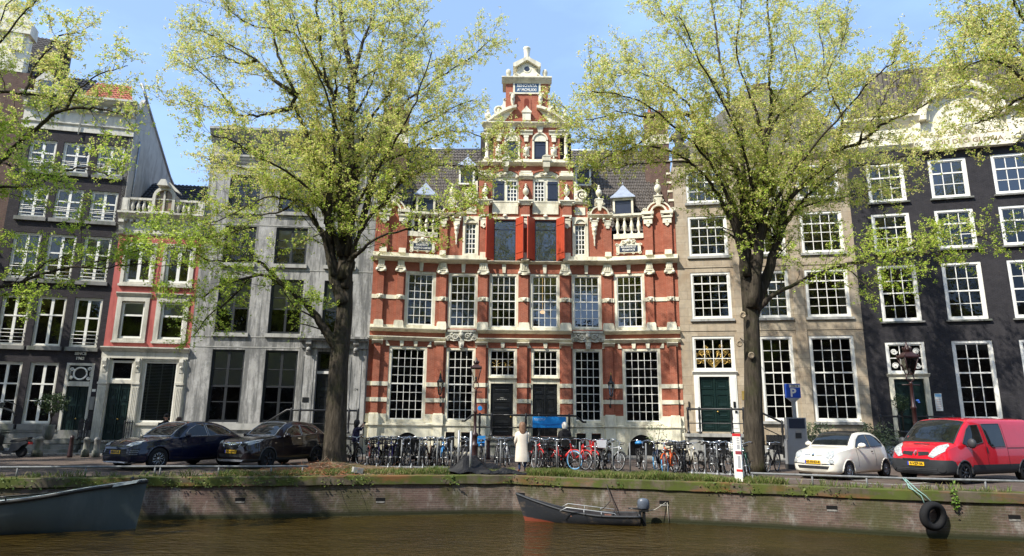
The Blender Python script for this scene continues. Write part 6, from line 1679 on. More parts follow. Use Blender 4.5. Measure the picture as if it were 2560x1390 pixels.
def car(name, label, F, ang, spec):
    Ln, Wd, wb, oh, Rw = spec['L'], spec['W'], spec['wb'], spec['oh'], spec['R']
    a = rad(ang)
    hx, hy = math.cos(a), math.sin(a)
    o = (F[0]-oh*hx-(Wd/2-.12)*hy, F[1]-oh*hy+(Wd/2-.12)*hx, 0)
    root = thing(name, label, spec.get('cat', 'car'), o, a, None)
    S = spec
    def sect(x):
        w, zb, zs, ws, wr, zr, zt = (pch(S[k], x) for k in ('w', 'zb', 'zs', 'ws', 'wr', 'zr', 'zt'))
        p = [(0, zb), (.75*w, zb), (.96*w, zb+.05), (w, zb+.22), (w, zb+(zs-zb)*.62), (ws*1.005, zs-.03), (ws, zs), (wr, zr), (wr*.86, zr+(zt-zr)*.62), (wr*.4, zt-.004), (0, zt)]
        for _ in range(2):
            q = [p[0]]
            for u, v in zip(p[:-1], p[1:]):
                q += [(u[0]*.75+v[0]*.25, u[1]*.75+v[1]*.25), (u[0]*.25+v[0]*.75, u[1]*.25+v[1]*.75)]
            q.append(p[-1]); p = q
        return p
    n = int(Ln/.045)
    xs = [Ln*(.5-.5*math.cos(math.pi*i/n))*.5+Ln*i/n*.5 for i in range(n+1)]
    b = MB(); rows = []
    for x in xs:
        s = sect(x)
        full = [(y, z) for y, z in s]+[(-y, z) for y, z in s[-2:0:-1]]
        rows.append(full)
    m_ = len(rows[0])
    V = [(x, y, z) for x, r in zip(xs, rows) for y, z in r]
    Fs, Fm = [], []
    for i in range(n):
        for j in range(m_):
            f = (i*m_+j, i*m_+(j+1) % m_, (i+1)*m_+(j+1) % m_, (i+1)*m_+j)
            c = [sum(V[k][e] for k in f)/4 for e in range(3)]
            if any((c[0]-xw)**2+(c[2]-Rw)**2 < (Rw*1.13)**2 and abs(c[1]) > Wd*.30 for xw in (oh, oh+wb)): continue
            if any((c[0]-xw)**2+(c[2]-Rw)**2 < (Rw*1.13)**2 and c[2] < Rw for xw in (oh, oh+wb)): continue
            Fs.append(f); Fm.append(0)
    Fs.append(tuple(range(m_-1, -1, -1))); Fm.append(1 if S.get('front1') else 0)
    Fs.append(tuple(n*m_+k for k in range(m_))); Fm.append(0)
    for f, k in zip(Fs, Fm): b.f.append(list(f)); b.m.append(k); b.s.append(True)
    b.v = V
    bvh = BVHTree.FromPolygons(V, [tuple(f) for f in Fs])
    body = b.build('body', [S['paint'], S.get('trimmat', S['paint'])], root)
    def patch(nm, outline, mat_, view, off=.008, parent=None, rings=4, smooth=True, sgn=1):
        # outline seen from 'front' (y,z), 'side' (x,z) or 'top' (x,y), laid on the body
        pts = []
        k = len(outline)
        for i in range(k):
            p, q = outline[i], outline[(i+1) % k]
            d = math.hypot(q[0]-p[0], q[1]-p[1]); s_ = max(1, int(d/.05))
            pts += [(p[0]+(q[0]-p[0])*t/s_, p[1]+(q[1]-p[1])*t/s_) for t in range(s_)]
        cx_ = sum(p[0] for p in pts)/len(pts); cy_ = sum(p[1] for p in pts)/len(pts)
        vs = []
        for r in range(rings+1):
            g = 1-r/rings
            for p in (pts if r < rings else [(cx_, cy_)]):
                u, v = cx_+(p[0]-cx_)*g, cy_+(p[1]-cy_)*g
                if view == 'front': org, d = Vector((-2, u, v)), Vector((1, 0, 0))
                elif view == 'side': org, d = Vector((u, -3*sgn, v)), Vector((0, sgn, 0))
                elif view == 'rear': org, d = Vector((Ln+2, u, v)), Vector((-1, 0, 0))
                else: org, d = Vector((u, v, 4)), Vector((0, 0, -1))
                h = bvh.ray_cast(org, d)
                if h[0] is None:
                    h2 = bvh.find_nearest(org+d*2); h = h2
                nn_ = h[1] if h[1].dot(d) < 0 else -h[1]
                vs.append(h[0]+nn_*off)
        q = MB(); kk = len(pts)
        fs = [(r*kk+i, r*kk+(i+1) % kk, (r+1)*kk+(i+1) % kk, (r+1)*kk+i) for r in range(rings-1) for i in range(kk)]
        fs += [((rings-1)*kk+i, (rings-1)*kk+(i+1) % kk, rings*kk) for i in range(kk)]
        q.add(vs, fs, 0, smooth)
        if parent is None: parent = root
        return q.build(nm, mat_, parent), [vs[i] for i in range(kk)]
    for nm, ol, mt, view, *r in S['patches']:
        off = r[0] if r else .008
        for sg in ((1, -1) if view == 'side' or (view == 'front' and r[1:] and r[1] == 'both') else (1,)):
            ol2 = [(-u, v) for u, v in ol] if (view == 'front' and sg < 0) else ol
            po, rim = patch(nm, ol2, M[mt] if isinstance(mt, str) else mt, view, off, sgn=sg)
            if nm in ('side_window', 'windscreen', 'quarter_window'):
                MB().tube(rim+rim[:1], .012 if nm != 'windscreen' else .016, 4).build('window_seal', M[S.get('seal', 'plastic')], po)
    # wheels
    for xw in (oh, oh+wb):
        for sg in (-1, 1):
            y = sg*(Wd/2-.11)
            wl = MB()
            b0 = 0
            prof = [(Rw*.60, -.10), (Rw*.86, -.105), (Rw*.97, -.09), (Rw, -.05), (Rw, .05), (Rw*.97, .09), (Rw*.86, .105), (Rw*.62, .10)]
            wl.lathe(prof, 0, 0, 0, 28, cap=False)
            wl.xf(Matrix.Rotation(rad(90), 4, 'X'))
            w_ = wl.build('wheel', M['tyre'], root, (xw, y, Rw))
            rm = MB(); fy = sg*.075
            ring = [(Rw*.66*math.cos(2*math.pi*i/28), fy, Rw*.66*math.sin(2*math.pi*i/28)) for i in range(29)]
            rm.tube(ring, .017, 5)
            rm.tube([(0, fy, 0), (0, fy+sg*.02, 0)], .055, 10)
            ns = S['spokes']
            for i in range(ns):
                t = 2*math.pi*i/ns
                if S.get('mesh'):
                    for e in (-.22, .22): rm.tube([(.05*math.cos(t), fy, .05*math.sin(t)), (Rw*.38*math.cos(t), fy, Rw*.38*math.sin(t)), (Rw*.65*math.cos(t+e), fy, Rw*.65*math.sin(t+e))], .014, 4)
                else:
                    rm.tube([(.05*math.cos(t), fy, .05*math.sin(t)), (Rw*.65*math.cos(t), fy, Rw*.65*math.sin(t))], S['sw'], 4)
            rm.build('rim', M[S['rim']], w_)
            MB().disc(0, 0, Rw*.66, fy-sg*.03 if sg > 0 else fy, fy if sg > 0 else fy-sg*.03, 20).build('brake_shadow', M['seat'], w_).location = (0, -sg*.02, 0)
            lip = []
            for i in range(25):
                t = -.12+(math.pi+.24)*i/24
                u, v = xw+Rw*1.12*math.cos(t), max(.12, Rw+Rw*1.12*math.sin(t))
                h = bvh.ray_cast(Vector((u, sg*3, v+.02)), Vector((0, -sg, 0)))
                yy = h[0].y if h[0] is not None and abs(h[0].y) > Wd*.38 else sg*Wd*.49
                lip.append((u, yy-sg*.01, v))
            MB().tube(lip, .028, 6).build('wheel_arch', S.get('archmat', S['paint']), root)
        li = MB(); arc = [(xw+Rw*1.14*math.cos(math.pi*i/12), Rw+Rw*1.14*math.sin(math.pi*i/12)) for i in range(13)]
        li.add([(x, y, z) for x, z in arc for y in (-Wd*.47, Wd*.47)], [(2*i, 2*i+1, 2*i+3, 2*i+2) for i in range(12)])
        li.build('arch_liner', M['seat'], root)
    # plates, mirrors, interior
    px, pz, pw = S['plate']
    h = bvh.ray_cast(Vector((-2, 0, pz)), Vector((1, 0, 0)))
    x0 = (h[0].x if h[0] is not None else 0)-.03
    pl = MB().box(x0, x0+.015, -.26, .26, pz-.055, pz+.055).build('number_plate', M['plate'], root)
    MB().box(x0-.002, x0, .215, .26, pz-.055, pz+.055).build('plate_band', M['plateblue'], pl)
    text_mesh('plate_text', S['text'], .105, M['black'], pl, (x0-.004, -.02, pz), (rad(90), 0, rad(-90)), ext=.001, bold=.003)
    for sg in (-1, 1):
        mx_, mz = S['mirror']
        h = bvh.ray_cast(Vector((mx_, sg*3, mz)), Vector((0, -sg, 0)))
        yy = h[0].y if h[0] is not None else sg*Wd*.45
        mm = MB().ball((mx_, yy+sg*.17, mz+.07), (.085, .13, S.get('mirh', .085)), 12).tube([(mx_+.02, yy-sg*.02, mz-.02), (mx_+.01, yy+sg*.12, mz+.03)], .03, 6)
        mm.build('mirror', M[S['mirmat']] if isinstance(S['mirmat'], str) else S['mirmat'], root)
    return root, bvh, patch
def ell(cx_, cy_, rx, ry, n=20, a=0.): return [(cx_+rx*math.cos(2*math.pi*i/n)*math.cos(a)-ry*math.sin(2*math.pi*i/n)*math.sin(a), cy_+rx*math.cos(2*math.pi*i/n)*math.sin(a)+ry*math.sin(2*math.pi*i/n)*math.cos(a)) for i in range(n)]
none = [(0, -1), (9, -1)]
# small white city car
white = paint('cream_white_car_paint', (.74, .70, .60))
P_ = [('windscreen', [(1.03, -.61), (1.0, 0), (1.03, .61), (1.54, .51), (1.58, 0), (1.54, -.51)], 'carglass', 'top'),
      ('roof_panel', [(1.62, -.50), (1.62, .50), (2.62, .47), (2.62, -.47)], 'roofblack', 'top', .010),
      ('side_window', [(1.26, 1.00), (1.50, 1.22), (1.78, 1.36), (2.14, 1.39), (2.14, 1.00)], 'carglass', 'side'),
      ('quarter_window', [(2.20, 1.005), (2.20, 1.39), (2.56, 1.37), (2.84, 1.27), (3.02, 1.10), (2.94, 1.03)], 'carglass', 'side'),
      ('headlight', ell(.52, .77, .115, .125), 'lens', 'front', .012, 'both'), ('fog_lamp', ell(.59, .575, .075, .055), 'lens', 'front', .012, 'both'),
      ('grille', [(-.48, .335), (.48, .335), (.54, .43), (-.54, .43)], 'seat', 'front', .006), ('emblem', ell(0, .755, .045, .045), 'chrome', 'front', .016),
      ('trim_strip', [(-.30, .745), (-.08, .745), (-.08, .762), (-.30, .762)], 'chrome', 'front', .012), ('trim_strip', [(.08, .745), (.30, .745), (.30, .762), (.08, .762)], 'chrome', 'front', .012),
      ('bumper_strip', [(-.66, .485), (-.28, .475), (-.28, .50), (-.66, .51)], 'chrome', 'front', .012), ('bumper_strip', [(.28, .475), (.66, .485), (.66, .51), (.28, .50)], 'chrome', 'front', .012),
      ('door_handle', ell(2.18, .86, .075, .02, 12), 'chrome', 'side', .02)]
for x0, x1 in ((1.26, 1.275), (2.36, 2.375)): P_.append(('door_gap', [(x0, .40), (x1, .40), (x1, .96), (x0, .96)], 'seat', 'side', .003))
car('small_car', 'small cream white hatchback with black glass roof parked beside the parking meter', (10.62, 21.62), 35, dict(
    L=3.55, W=1.63, wb=2.3, oh=.70, R=.295, paint=white, cat='car', trim=none, patches=P_, plate=(0, .545, .5), text='60-RND-8', mirror=(1.36, .99), mirmat=white, spokes=16, sw=.012, rim='alloy',
    w=[(0, .56), (.05, .66), (.16, .735), (.4, .79), (.8, .812), (2.6, .815), (3.1, .80), (3.35, .74), (3.5, .66), (3.55, .58)], zb=[(0, .24), (.2, .17), (3.3, .18), (3.55, .30)],
    zs=[(0, .60), (.05, .70), (.2, .82), (.55, .90), (1.0, .955), (1.6, .975), (2.4, .99), (3.0, 1.0), (3.4, .93), (3.55, .75)], ws=[(0, .52), (.1, .62), (.4, .70), (.9, .75), (2.5, .755), (3.1, .74), (3.55, .56)],
    wr=[(0, .40), (.25, .56), (.7, .64), (1.05, .66), (1.6, .575), (2.6, .565), (3.05, .56), (3.4, .54), (3.55, .46)],
    zr=[(0, .64), (.06, .74), (.22, .855), (.6, .935), (.96, 1.0), (1.22, 1.21), (1.54, 1.39), (2.05, 1.44), (2.6, 1.42), (2.98, 1.33), (3.28, 1.14), (3.46, .95), (3.55, .80)],
    zt=[(0, .66), (.06, .77), (.22, .89), (.6, .975), (.96, 1.03), (1.22, 1.24), (1.54, 1.43), (2.05, 1.50), (2.6, 1.49), (2.98, 1.41), (3.28, 1.20), (3.46, .98), (3.55, .82)]))
# red van
red = paint('red_van_paint', (.52, .010, .022), rough=.4, two=[(0, .70), (.30, .70), (.42, .66), (.55, .44), (1.15, .44), (1.25, .56), (3.5, .56), (4.4, .56), (4.78, .56)], length=4.78)
M['redp'] = red
P_ = [('windscreen', [(.62, -.80), (.55, 0), (.62, .80), (1.40, .72), (1.44, 0), (1.40, -.72)], 'carglass', 'top'),
      ('side_window', [(.92, 1.18), (1.30, 1.60), (1.48, 1.72), (1.86, 1.74), (1.90, 1.22), (1.2, 1.10)], 'carglass', 'side'),
      ('side_window', [(2.16, 1.17), (2.06, 1.76), (2.98, 1.78), (2.98, 1.10), (2.3, 1.08)], 'carglass', 'side'),
      ('headlight', [(.40, .80), (.55, .76), (.80, .95), (.80, 1.10), (.72, 1.16), (.56, 1.10)], 'lens', 'front', .015, 'both'),
      ('grille', [(-.42, .84), (-.10, .80), (-.07, .92), (-.40, .93)], 'seat', 'front', .012), ('grille', [(.10, .80), (.42, .84), (.40, .93), (.07, .92)], 'seat', 'front', .012),
      ('grille', [(-.40, .665), (.40, .665), (.42, .72), (-.42, .72)], 'seat', 'front', .01),
      ('grille', [(-.62, .36), (.62, .36), (.66, .49), (-.66, .49)], 'seat', 'front', .01), ('grille_bar', [(-.64, .415), (.64, .415), (.64, .435), (-.64, .435)], 'plastic', 'front', .02),
      ('emblem', [(0, .80), (.055, .885), (0, .97), (-.055, .885)], 'chrome', 'front', .022), ('emblem_centre', [(0, .85), (.02, .885), (0, .92), (-.02, .885)], 'redp', 'front', .03),
      ('fog_lamp', ell(.74, .43, .09, .08), 'seat', 'front', .02, 'both'), ('bonnet_vent', [(.33, -.25), (.33, .25), (.40, .25), (.40, -.25)], 'seat', 'top', .006),
      ('door_handle', ell(2.02, .98, .03, .11, 12), 'seat', 'side', .02)]
for x0, x1 in ((2.0, 2.015), (3.08, 3.095)): P_.append(('door_gap', [(x0, .50), (x1, .50), (x1, 1.78), (x0, 1.78)], 'seat', 'side', .003))
P_.append(('sliding_rail', [(3.1, 1.03), (4.5, 1.03), (4.5, 1.055), (3.1, 1.055)], 'seat', 'side', .004))
car('van', 'red delivery van with dark grey bumper parked at the right edge of the photo', (13.52, 20.5), 25, dict(
    L=4.78, W=1.90, wb=3.1, oh=.83, R=.325, paint=red, cat='van', trim=[(0, .70), (.38, .70), (.5, .66), (.62, .30), (1.1, .30), (1.2, .56), (3.5, .56), (3.6, .3), (4.3, .3), (4.4, .56), (4.78, .56)], trimmat=M['plastic'], patches=P_, plate=(0, .57, .5), text='4-VZF-06',
    mirror=(1.05, 1.12), mirmat='plastic', mirh=.15, spokes=7, sw=.022, rim='darkalloy', archmat=M['plastic'],
    w=[(0, .66), (.04, .76), (.14, .87), (.35, .93), (.7, .95), (4.5, .95), (4.72, .92), (4.78, .88)], zb=[(0, .27), (.2, .24), (4.6, .26), (4.78, .34)],
    zs=[(0, .74), (.05, .80), (.15, .92), (.35, 1.04), (.7, 1.12), (1.1, 1.14), (2., 1.15), (4.6, 1.15), (4.78, 1.12)], ws=[(0, .60), (.08, .72), (.3, .85), (.7, .90), (1.2, .925), (4.6, .925), (4.78, .87)],
    wr=[(0, .52), (.1, .66), (.3, .76), (.6, .82), (1.3, .80), (2, .80), (4.6, .80), (4.78, .77)],
    zr=[(0, .78), (.05, .88), (.15, .99), (.35, 1.08), (.60, 1.16), (.9, 1.42), (1.3, 1.73), (1.55, 1.84), (2.2, 1.88), (4.5, 1.88), (4.72, 1.84), (4.78, 1.72)],
    zt=[(0, .80), (.05, .92), (.15, 1.04), (.35, 1.14), (.58, 1.22), (.9, 1.48), (1.3, 1.80), (1.55, 1.92), (2.2, 1.97), (4.5, 1.97), (4.72, 1.93), (4.78, 1.78)]))
# dark blue sports suv
navyp = paint('midnight_blue_car_paint', (.0035, .006, .022), two=[(0, .30), (4.69, .30)], length=4.69)
P_ = [('windscreen', [(1.42, -.70), (1.36, 0), (1.42, .70), (2.12, .58), (2.18, 0), (2.12, -.58)], 'carglass', 'top'),
      ('side_window', [(1.86, 1.08), (2.12, 1.32), (2.42, 1.46), (2.78, 1.50), (2.82, 1.10)], 'carglass', 'side'),
      ('quarter_window', [(2.88, 1.10), (2.86, 1.50), (3.25, 1.47), (3.62, 1.37), (3.90, 1.22), (3.82, 1.15)], 'carglass', 'side'),
      ('headlight', [(.42, .80), (.66, .78), (.80, .86), (.74, .96), (.56, .93)], 'lens', 'front', .014, 'both'),
      ('grille', [(-.60, .46), (.60, .46), (.66, .70), (-.66, .70)], 'seat', 'front', .006), ('side_intake', [(.64, .48), (.84, .50), (.84, .70), (.70, .70)], 'seat', 'front', .01, 'both'),
      ('bumper_lip', [(-.70, .26), (.70, .26), (.82, .31), (-.82, .31)], 'alloy', 'front', .012), ('emblem', [(0, .86), (.04, .9), (.03, .96), (-.03, .96), (-.04, .9)], 'gold', 'front', .014)]
for k in range(3): P_.append(('grille_bar', [(-.64, .50+.06*k), (.64, .50+.06*k), (.64, .515+.06*k), (-.64, .515+.06*k)], 'plastic', 'front', .016)); P_.append(('intake_bar', [(.68, .53+.055*k), (.84, .53+.055*k), (.84, .54+.055*k), (.68, .54+.055*k)], 'alloy', 'front', .02, 'both'))
for x0, x1 in ((1.75, 1.765), (2.84, 2.855)): P_.append(('door_gap', [(x0, .45), (x1, .45), (x1, 1.05), (x0, 1.05)], 'seat', 'side', .003))
P_.append(('door_handle', ell(2.66, .98, .09, .02, 12), navyp, 'side', .025)); P_.append(('door_handle', ell(3.62, 1.0, .09, .02, 12), navyp, 'side', .025))
car('suv', 'dark blue sporty SUV with mesh alloy wheels, leftmost parked car', (-11.85, 22.93), 64, dict(
    L=4.69, W=1.92, wb=2.81, oh=.90, R=.37, paint=navyp, trim=[(0, .30), (4.7, .30)], trimmat=M['plastic'], patches=P_, plate=(0, .60, .5), text='HB-012-R', mirror=(1.86, 1.06), mirmat=navyp, spokes=10, sw=.012, rim='alloy', mesh=True, seal='alloy',
    w=[(0, .62), (.05, .74), (.18, .84), (.45, .92), (.9, .955), (3.8, .96), (4.3, .93), (4.6, .85), (4.69, .74)], zb=[(0, .25), (.3, .22), (4.3, .25), (4.69, .42)],
    zs=[(0, .70), (.06, .78), (.25, .88), (.7, .97), (1.4, 1.03), (2., 1.06), (3., 1.08), (3.9, 1.10), (4.4, 1.05), (4.69, .86)], ws=[(0, .55), (.1, .70), (.5, .84), (1.2, .88), (3.6, .89), (4.4, .82), (4.69, .64)],
    wr=[(0, .42), (.2, .58), (.7, .68), (1.4, .74), (2.1, .63), (2.8, .60), (3.6, .58), (4.3, .60), (4.69, .52)],
    zr=[(0, .73), (.06, .80), (.25, .905), (.7, 1.0), (1.38, 1.07), (1.75, 1.32), (2.15, 1.50), (2.6, 1.57), (3.2, 1.54), (3.7, 1.44), (4.2, 1.22), (4.5, 1.06), (4.69, .90)],
    zt=[(0, .75), (.06, .83), (.25, .94), (.7, 1.04), (1.36, 1.10), (1.75, 1.37), (2.15, 1.56), (2.6, 1.62), (3.2, 1.60), (3.7, 1.50), (4.2, 1.26), (4.5, 1.08), (4.69, .92)]))
# plum black crossover
plum = paint('plum_black_car_paint', (.009, .006, .008), two=[(0, .36), (.6, .36), (4.28, .34)], length=4.28)
P_ = [('windscreen', [(1.30, -.66), (1.24, 0), (1.30, .66), (1.98, .56), (2.03, 0), (1.98, -.56)], 'carglass', 'top'),
      ('side_window', [(1.62, 1.08), (1.92, 1.36), (2.22, 1.48), (2.52, 1.50), (2.54, 1.12)], 'carglass', 'side'),
      ('quarter_window', [(2.60, 1.13), (2.58, 1.50), (3.0, 1.48), (3.34, 1.42), (3.50, 1.30), (3.36, 1.20)], 'carglass', 'side'),
      ('headlight', [(.40, .84), (.72, .82), (.80, .92), (.78, 1.0), (.60, .95)], 'lens', 'front', .014, 'both'), ('headlight_inner', [(.40, .835), (.66, .815), (.66, .87), (.5, .88)], 'seat', 'front', .02, 'both'),
      ('grille_surround', [(-.38, .92), (0, .885), (.38, .92), (.40, .86), (.30, .70), (0, .655), (-.30, .70), (-.40, .86)], 'chrome', 'front', .008), ('grille', [(-.35, .90), (0, .865), (.35, .90), (.37, .85), (.28, .72), (0, .68), (-.28, .72), (-.37, .85)], 'seat', 'front', .016),
      ('grille_wing', [(-.34, .875), (0, .835), (.34, .875), (.34, .855), (0, .81), (-.34, .855)], 'chrome', 'front', .022), ('emblem', ell(0, .825, .065, .065), 'chrome', 'front', .028), ('emblem_centre', ell(0, .825, .045, .045), 'seat', 'front', .032), ('emblem_bolt', [(-.06, .815), (.02, .835), (.06, .835), (-.02, .815)], 'chrome', 'front', .036),
      ('lower_grille', [(-.5, .42), (.5, .42), (.56, .52), (-.56, .52)], 'seat', 'front', .008), ('bumper_lip', [(-.50, .27), (.50, .27), (.62, .34), (-.62, .34)], 'alloy', 'front', .012),
      ('fog_lamp', [(.62, .56), (.80, .58), (.80, .66), (.64, .62)], 'seat', 'front', .01, 'both')]
for x0, x1 in ((1.55, 1.565), (2.56, 2.575)): P_.append(('door_gap', [(x0, .45), (x1, .45), (x1, 1.08), (x0, 1.08)], 'seat', 'side', .003))
P_.append(('door_handle', ell(2.38, 1.02, .085, .018, 12), 'chrome', 'side', .025)); P_.append(('side_badge', ell(1.2, .88, .06, .02, 10), 'chrome', 'side', .012))
car('crossover_car', 'plum black crossover with chrome grille parked close behind the elm trunk', (-8.60, 24.1), 66, dict(
    L=4.28, W=1.78, wb=2.555, oh=.88, R=.35, paint=plum, trim=[(0, .36), (.6, .36), (.7, .2), (4.28, .34)], trimmat=M['plastic'], patches=P_, plate=(0, .60, .5), text='HD-564-S', mirror=(1.62, 1.07), mirmat=plum, spokes=5, sw=.03, rim='darkalloy', seal='alloy', archmat=M['plastic'],
    w=[(0, .60), (.05, .71), (.18, .80), (.45, .86), (.9, .885), (3.5, .89), (3.95, .86), (4.2, .78), (4.28, .70)], zb=[(0, .25), (.3, .22), (4., .25), (4.28, .42)],
    zs=[(0, .76), (.06, .84), (.25, .94), (.7, 1.0), (1.3, 1.06), (2., 1.10), (3., 1.16), (3.7, 1.18), (4.1, 1.10), (4.28, .92)], ws=[(0, .54), (.1, .67), (.5, .79), (1.2, .82), (3.4, .83), (4.0, .78), (4.28, .64)],
    wr=[(0, .42), (.2, .56), (.7, .65), (1.3, .70), (2.0, .61), (2.6, .59), (3.4, .57), (4.0, .56), (4.28, .50)],
    zr=[(0, .80), (.06, .88), (.25, .97), (.7, 1.04), (1.26, 1.10), (1.6, 1.34), (2.0, 1.54), (2.4, 1.60), (3.0, 1.58), (3.5, 1.50), (3.9, 1.32), (4.15, 1.14), (4.28, .98)],
    zt=[(0, .82), (.06, .91), (.25, 1.0), (.7, 1.08), (1.24, 1.13), (1.6, 1.39), (2.0, 1.60), (2.4, 1.66), (3.0, 1.64), (3.5, 1.55), (3.9, 1.36), (4.15, 1.17), (4.28, 1.0)]))
# ------------------------------------------------------------------ boats
def hull(name, label, loc, rz, L_, B_, sheer, mat_out, mat_in, rim_mat, nose=.0, transom=.75, keel=-.25, rimr=.035, bm=None, full=.5):
    root = thing(name, label, 'boat', loc, rz)
    n = 26
    def hw(t): return B_/2*(max(0., math.sin(math.pi*min(1., (1-t)*full+.0)/1.0)) if t > 1-.5/full else 1.)*(transom+(1-transom)*min(1., t*2.2))
    rows_o, rows_i, rimL, rimR = [], [], [], []
    for i in range(n+1):
        t = i/n
        w = hw(t); zt = pch(sheer, t); x = t*L_
        rk = nose*max(0., t-.55)/.45
        row = []
        for k in range(7):
            s = k/6
            ww = w*math.sin(math.pi/2*min(1, s*1.02))**.75 if s > 0 else 0
            zz = keel+(zt-keel)*(s**1.5)
            row.append((x+rk*(zz-keel)/max(.01, zt-keel)-rk*.0, ww, zz))
        rows_o.append(row)
        rimL.append(row[-1]); rimR.append((row[-1][0], -row[-1][1], row[-1][2]))
    b = MB()
    for sg in (1, -1):
        V = [(x, sg*y, z) for r in rows_o for x, y, z in r]
        fs = [(i*7+k, i*7+k+1, (i+1)*7+k+1, (i+1)*7+k) for i in range(n) for k in range(6)]
        b.add(V, fs, 0, True)
    tr = [rows_o[0][k] for k in range(7)]
    b.add([(x, y, z) for x, y, z in tr]+[(x, -y, z) for x, y, z in tr[::-1]], [tuple(range(14))], 0)
    b.build('hull', mat_out, root)
    q = MB()
    for sg in (1, -1):
        V = [(x*.985+.02, sg*max(0., y-.04), max(z, keel+.12)) for r in rows_o for x, y, z in r]
        fs = [(i*7+k, (i+1)*7+k, (i+1)*7+k+1, i*7+k+1) for i in range(n) for k in range(6)]
        q.add(V, fs, 0, True)
    q.build('inner_hull', mat_in, root)
    g = MB(); g.tube(rimL, rimr, 6); g.tube(rimR, rimr, 6); g.tube([rimL[0], rimR[0]], rimr, 6)
    g.build('gunwale', rim_mat, root)
    return root, rimL
m, nn, P, N, L = nodes('black_hull_with_orange_bottom')
O = coords(N, L); sp = N("ShaderNodeSeparateXYZ"); L(O, sp.inputs[0])
c = mixc(N, L, (.016, .018, .022), (.12, .09, .065), ramp(N, L, noise(N, L, coords(N, L, 'Object', (1, 1, 1.6)), 2.4, 9, .75), [(.53, 0.), (.66, .8)]))
ma = N("ShaderNodeMath"); ma.operation = 'MULTIPLY_ADD'; ma.inputs[1].default_value = -.14; ma.inputs[2].default_value = .345; L(sp.outputs[0], ma.inputs[0])
mb_ = N("ShaderNodeMath"); mb_.operation = 'ADD'; L(ma.outputs[0], mb_.inputs[0]); L(sp.outputs[2], mb_.inputs[1])
nz = N("ShaderNodeMath"); nz.operation = 'MULTIPLY_ADD'; nz.inputs[1].default_value = .07; nz.inputs[2].default_value = -.035; L(noise(N, L, O, 5, 5, .7), nz.inputs[0])
mc = N("ShaderNodeMath"); mc.operation = 'ADD'; L(mb_.outputs[0], mc.inputs[0]); L(nz.outputs[0], mc.inputs[1])
c = mixc(N, L, c, (.20, .045, .022), ramp(N, L, mc.outputs[0], [(.0, 1.), (.012, 0.)]))
L(c, P.inputs['Base Color']); P.inputs['Roughness'].default_value = .5
M['boatblack'] = m
M['boatgrey'] = flat('blue_grey_boat_paint', (.075, .095, .093), .45, .5, var=.10, scale=1.2, dirt=(.10, .12, .12), dscale=.7)
M['boatin'] = flat('pale_grey_boat_paint', (.40, .45, .44), .5, .5, var=.12)
M['rubrail'] = flat('dark_rub_rail', (.03, .028, .025), .6, .3)
y0, a0 = quay_at(2.2)
br, rl = hull('motorboat', 'small black steel boat with outboard motor and orange bow bottom moored to the quay', (3.80, 20.42, -1.2), rad(180-7), 3.3, 1.15,
              [(0, .26), (.3, .25), (.6, .34), (.85, .58), (1., .78)], M['boatblack'], flat('boat_inside_paint', (.03, .028, .03), .7, .3, var=.4), M['plastic'], nose=.35, transom=.86, keel=-.18, rimr=.03)
q = MB(); q.box(.2, 2.2, -.26, .26, .10, .14).box(.8, 1.0, -.40, .40, .18, .21).box(1.8, 2.0, -.34, .34, .2, .23); q.build('floor_boards', flat('red_brown_boards', (.16, .075, .055), .8, .2, var=.3), br)
for sg in (1, -1):
    q = MB(); q.tube([(.65, sg*.51, .25), (.72, sg*.51, .34), (2.1, sg*.48, .47), (2.3, sg*.46, .36)], .012, 6)
    for x in (1.1, 1.6): q.tube([(x, sg*.51, .25), (x, sg*.50, .36+.09*(x-.9))], .009, 5)
    q.build('grab_rail', M['steel'], br)
om = MB().lathe([(.13, 0), (.16, .05), (.165, .25), (.15, .36), (.10, .42), (.02, .44)], -.16, 0, .55, 10)
om.xf(Matrix.Translation((-.16, 0, 0)) @ Matrix.Diagonal((1.5, .9, 1, 1)) @ Matrix.Translation((.16, 0, 0)))
o = om.build('outboard_motor', flat('slate_outboard_cowl', (.085, .10, .125), .35, .5), br); o.scale = (.72, .72, .72); o.location = (-.02, 0, .02)
q = MB(); q.box(-.24, -.10, -.06, .06, -.25, .55, 0, .01).box(-.36, -.06, -.10, .10, .46, .56).tube([(-.05, .0, .55), (.45, .05, .58)], .03, 6).box(-.06, .03, -.12, .12, .2, .5); q.build('motor_leg', M['black'], o)
MB().box(-.42, .10, -.152, -.150, .60, .66).build('motor_stripe', M['steel'], o)
br2, rl = hull('steel_sloop', 'large blue grey steel sloop at the left edge, its bow pointing right', (-18.74, 16.95, -1.2), rad(11), 8.9, 2.3,
               [(0, .62), (.4, .64), (.7, .82), (.88, 1.08), (1., 1.22)], M['boatgrey'], M['boatin'], M['rubrail'], nose=.18, transom=.9, keel=-.3, rimr=.05, full=.9)
q = MB()
for sg in (1, -1):
    V = [v for x, y, z in rl for v in ((x, sg*y, z+.03), (x-.02, sg*max(0, y-.26), z+.05))]
    q.add(V, [(2*i, 2*i+2, 2*i+3, 2*i+1) for i in range(len(rl)-1)], 0, True)
q.build('side_deck', M['boatin'], br2)
q = MB(); q.prism([(7.6, 1.02), (8.95, 1.27), (8.9, 1.20), (7.6, .96)], -.30, .30); q.build('foredeck', M['boatin'], br2)
q = MB(); q.tube([(6.0, -1.05, .85), (6.02, -1.05, .95), (6.2, -1.05, .95), (6.22, -1.05, .87)], .02, 5); q.ball((8.7, 0, 1.3), .05, 8); q.build('mooring_cleat', M['iron'], br2)
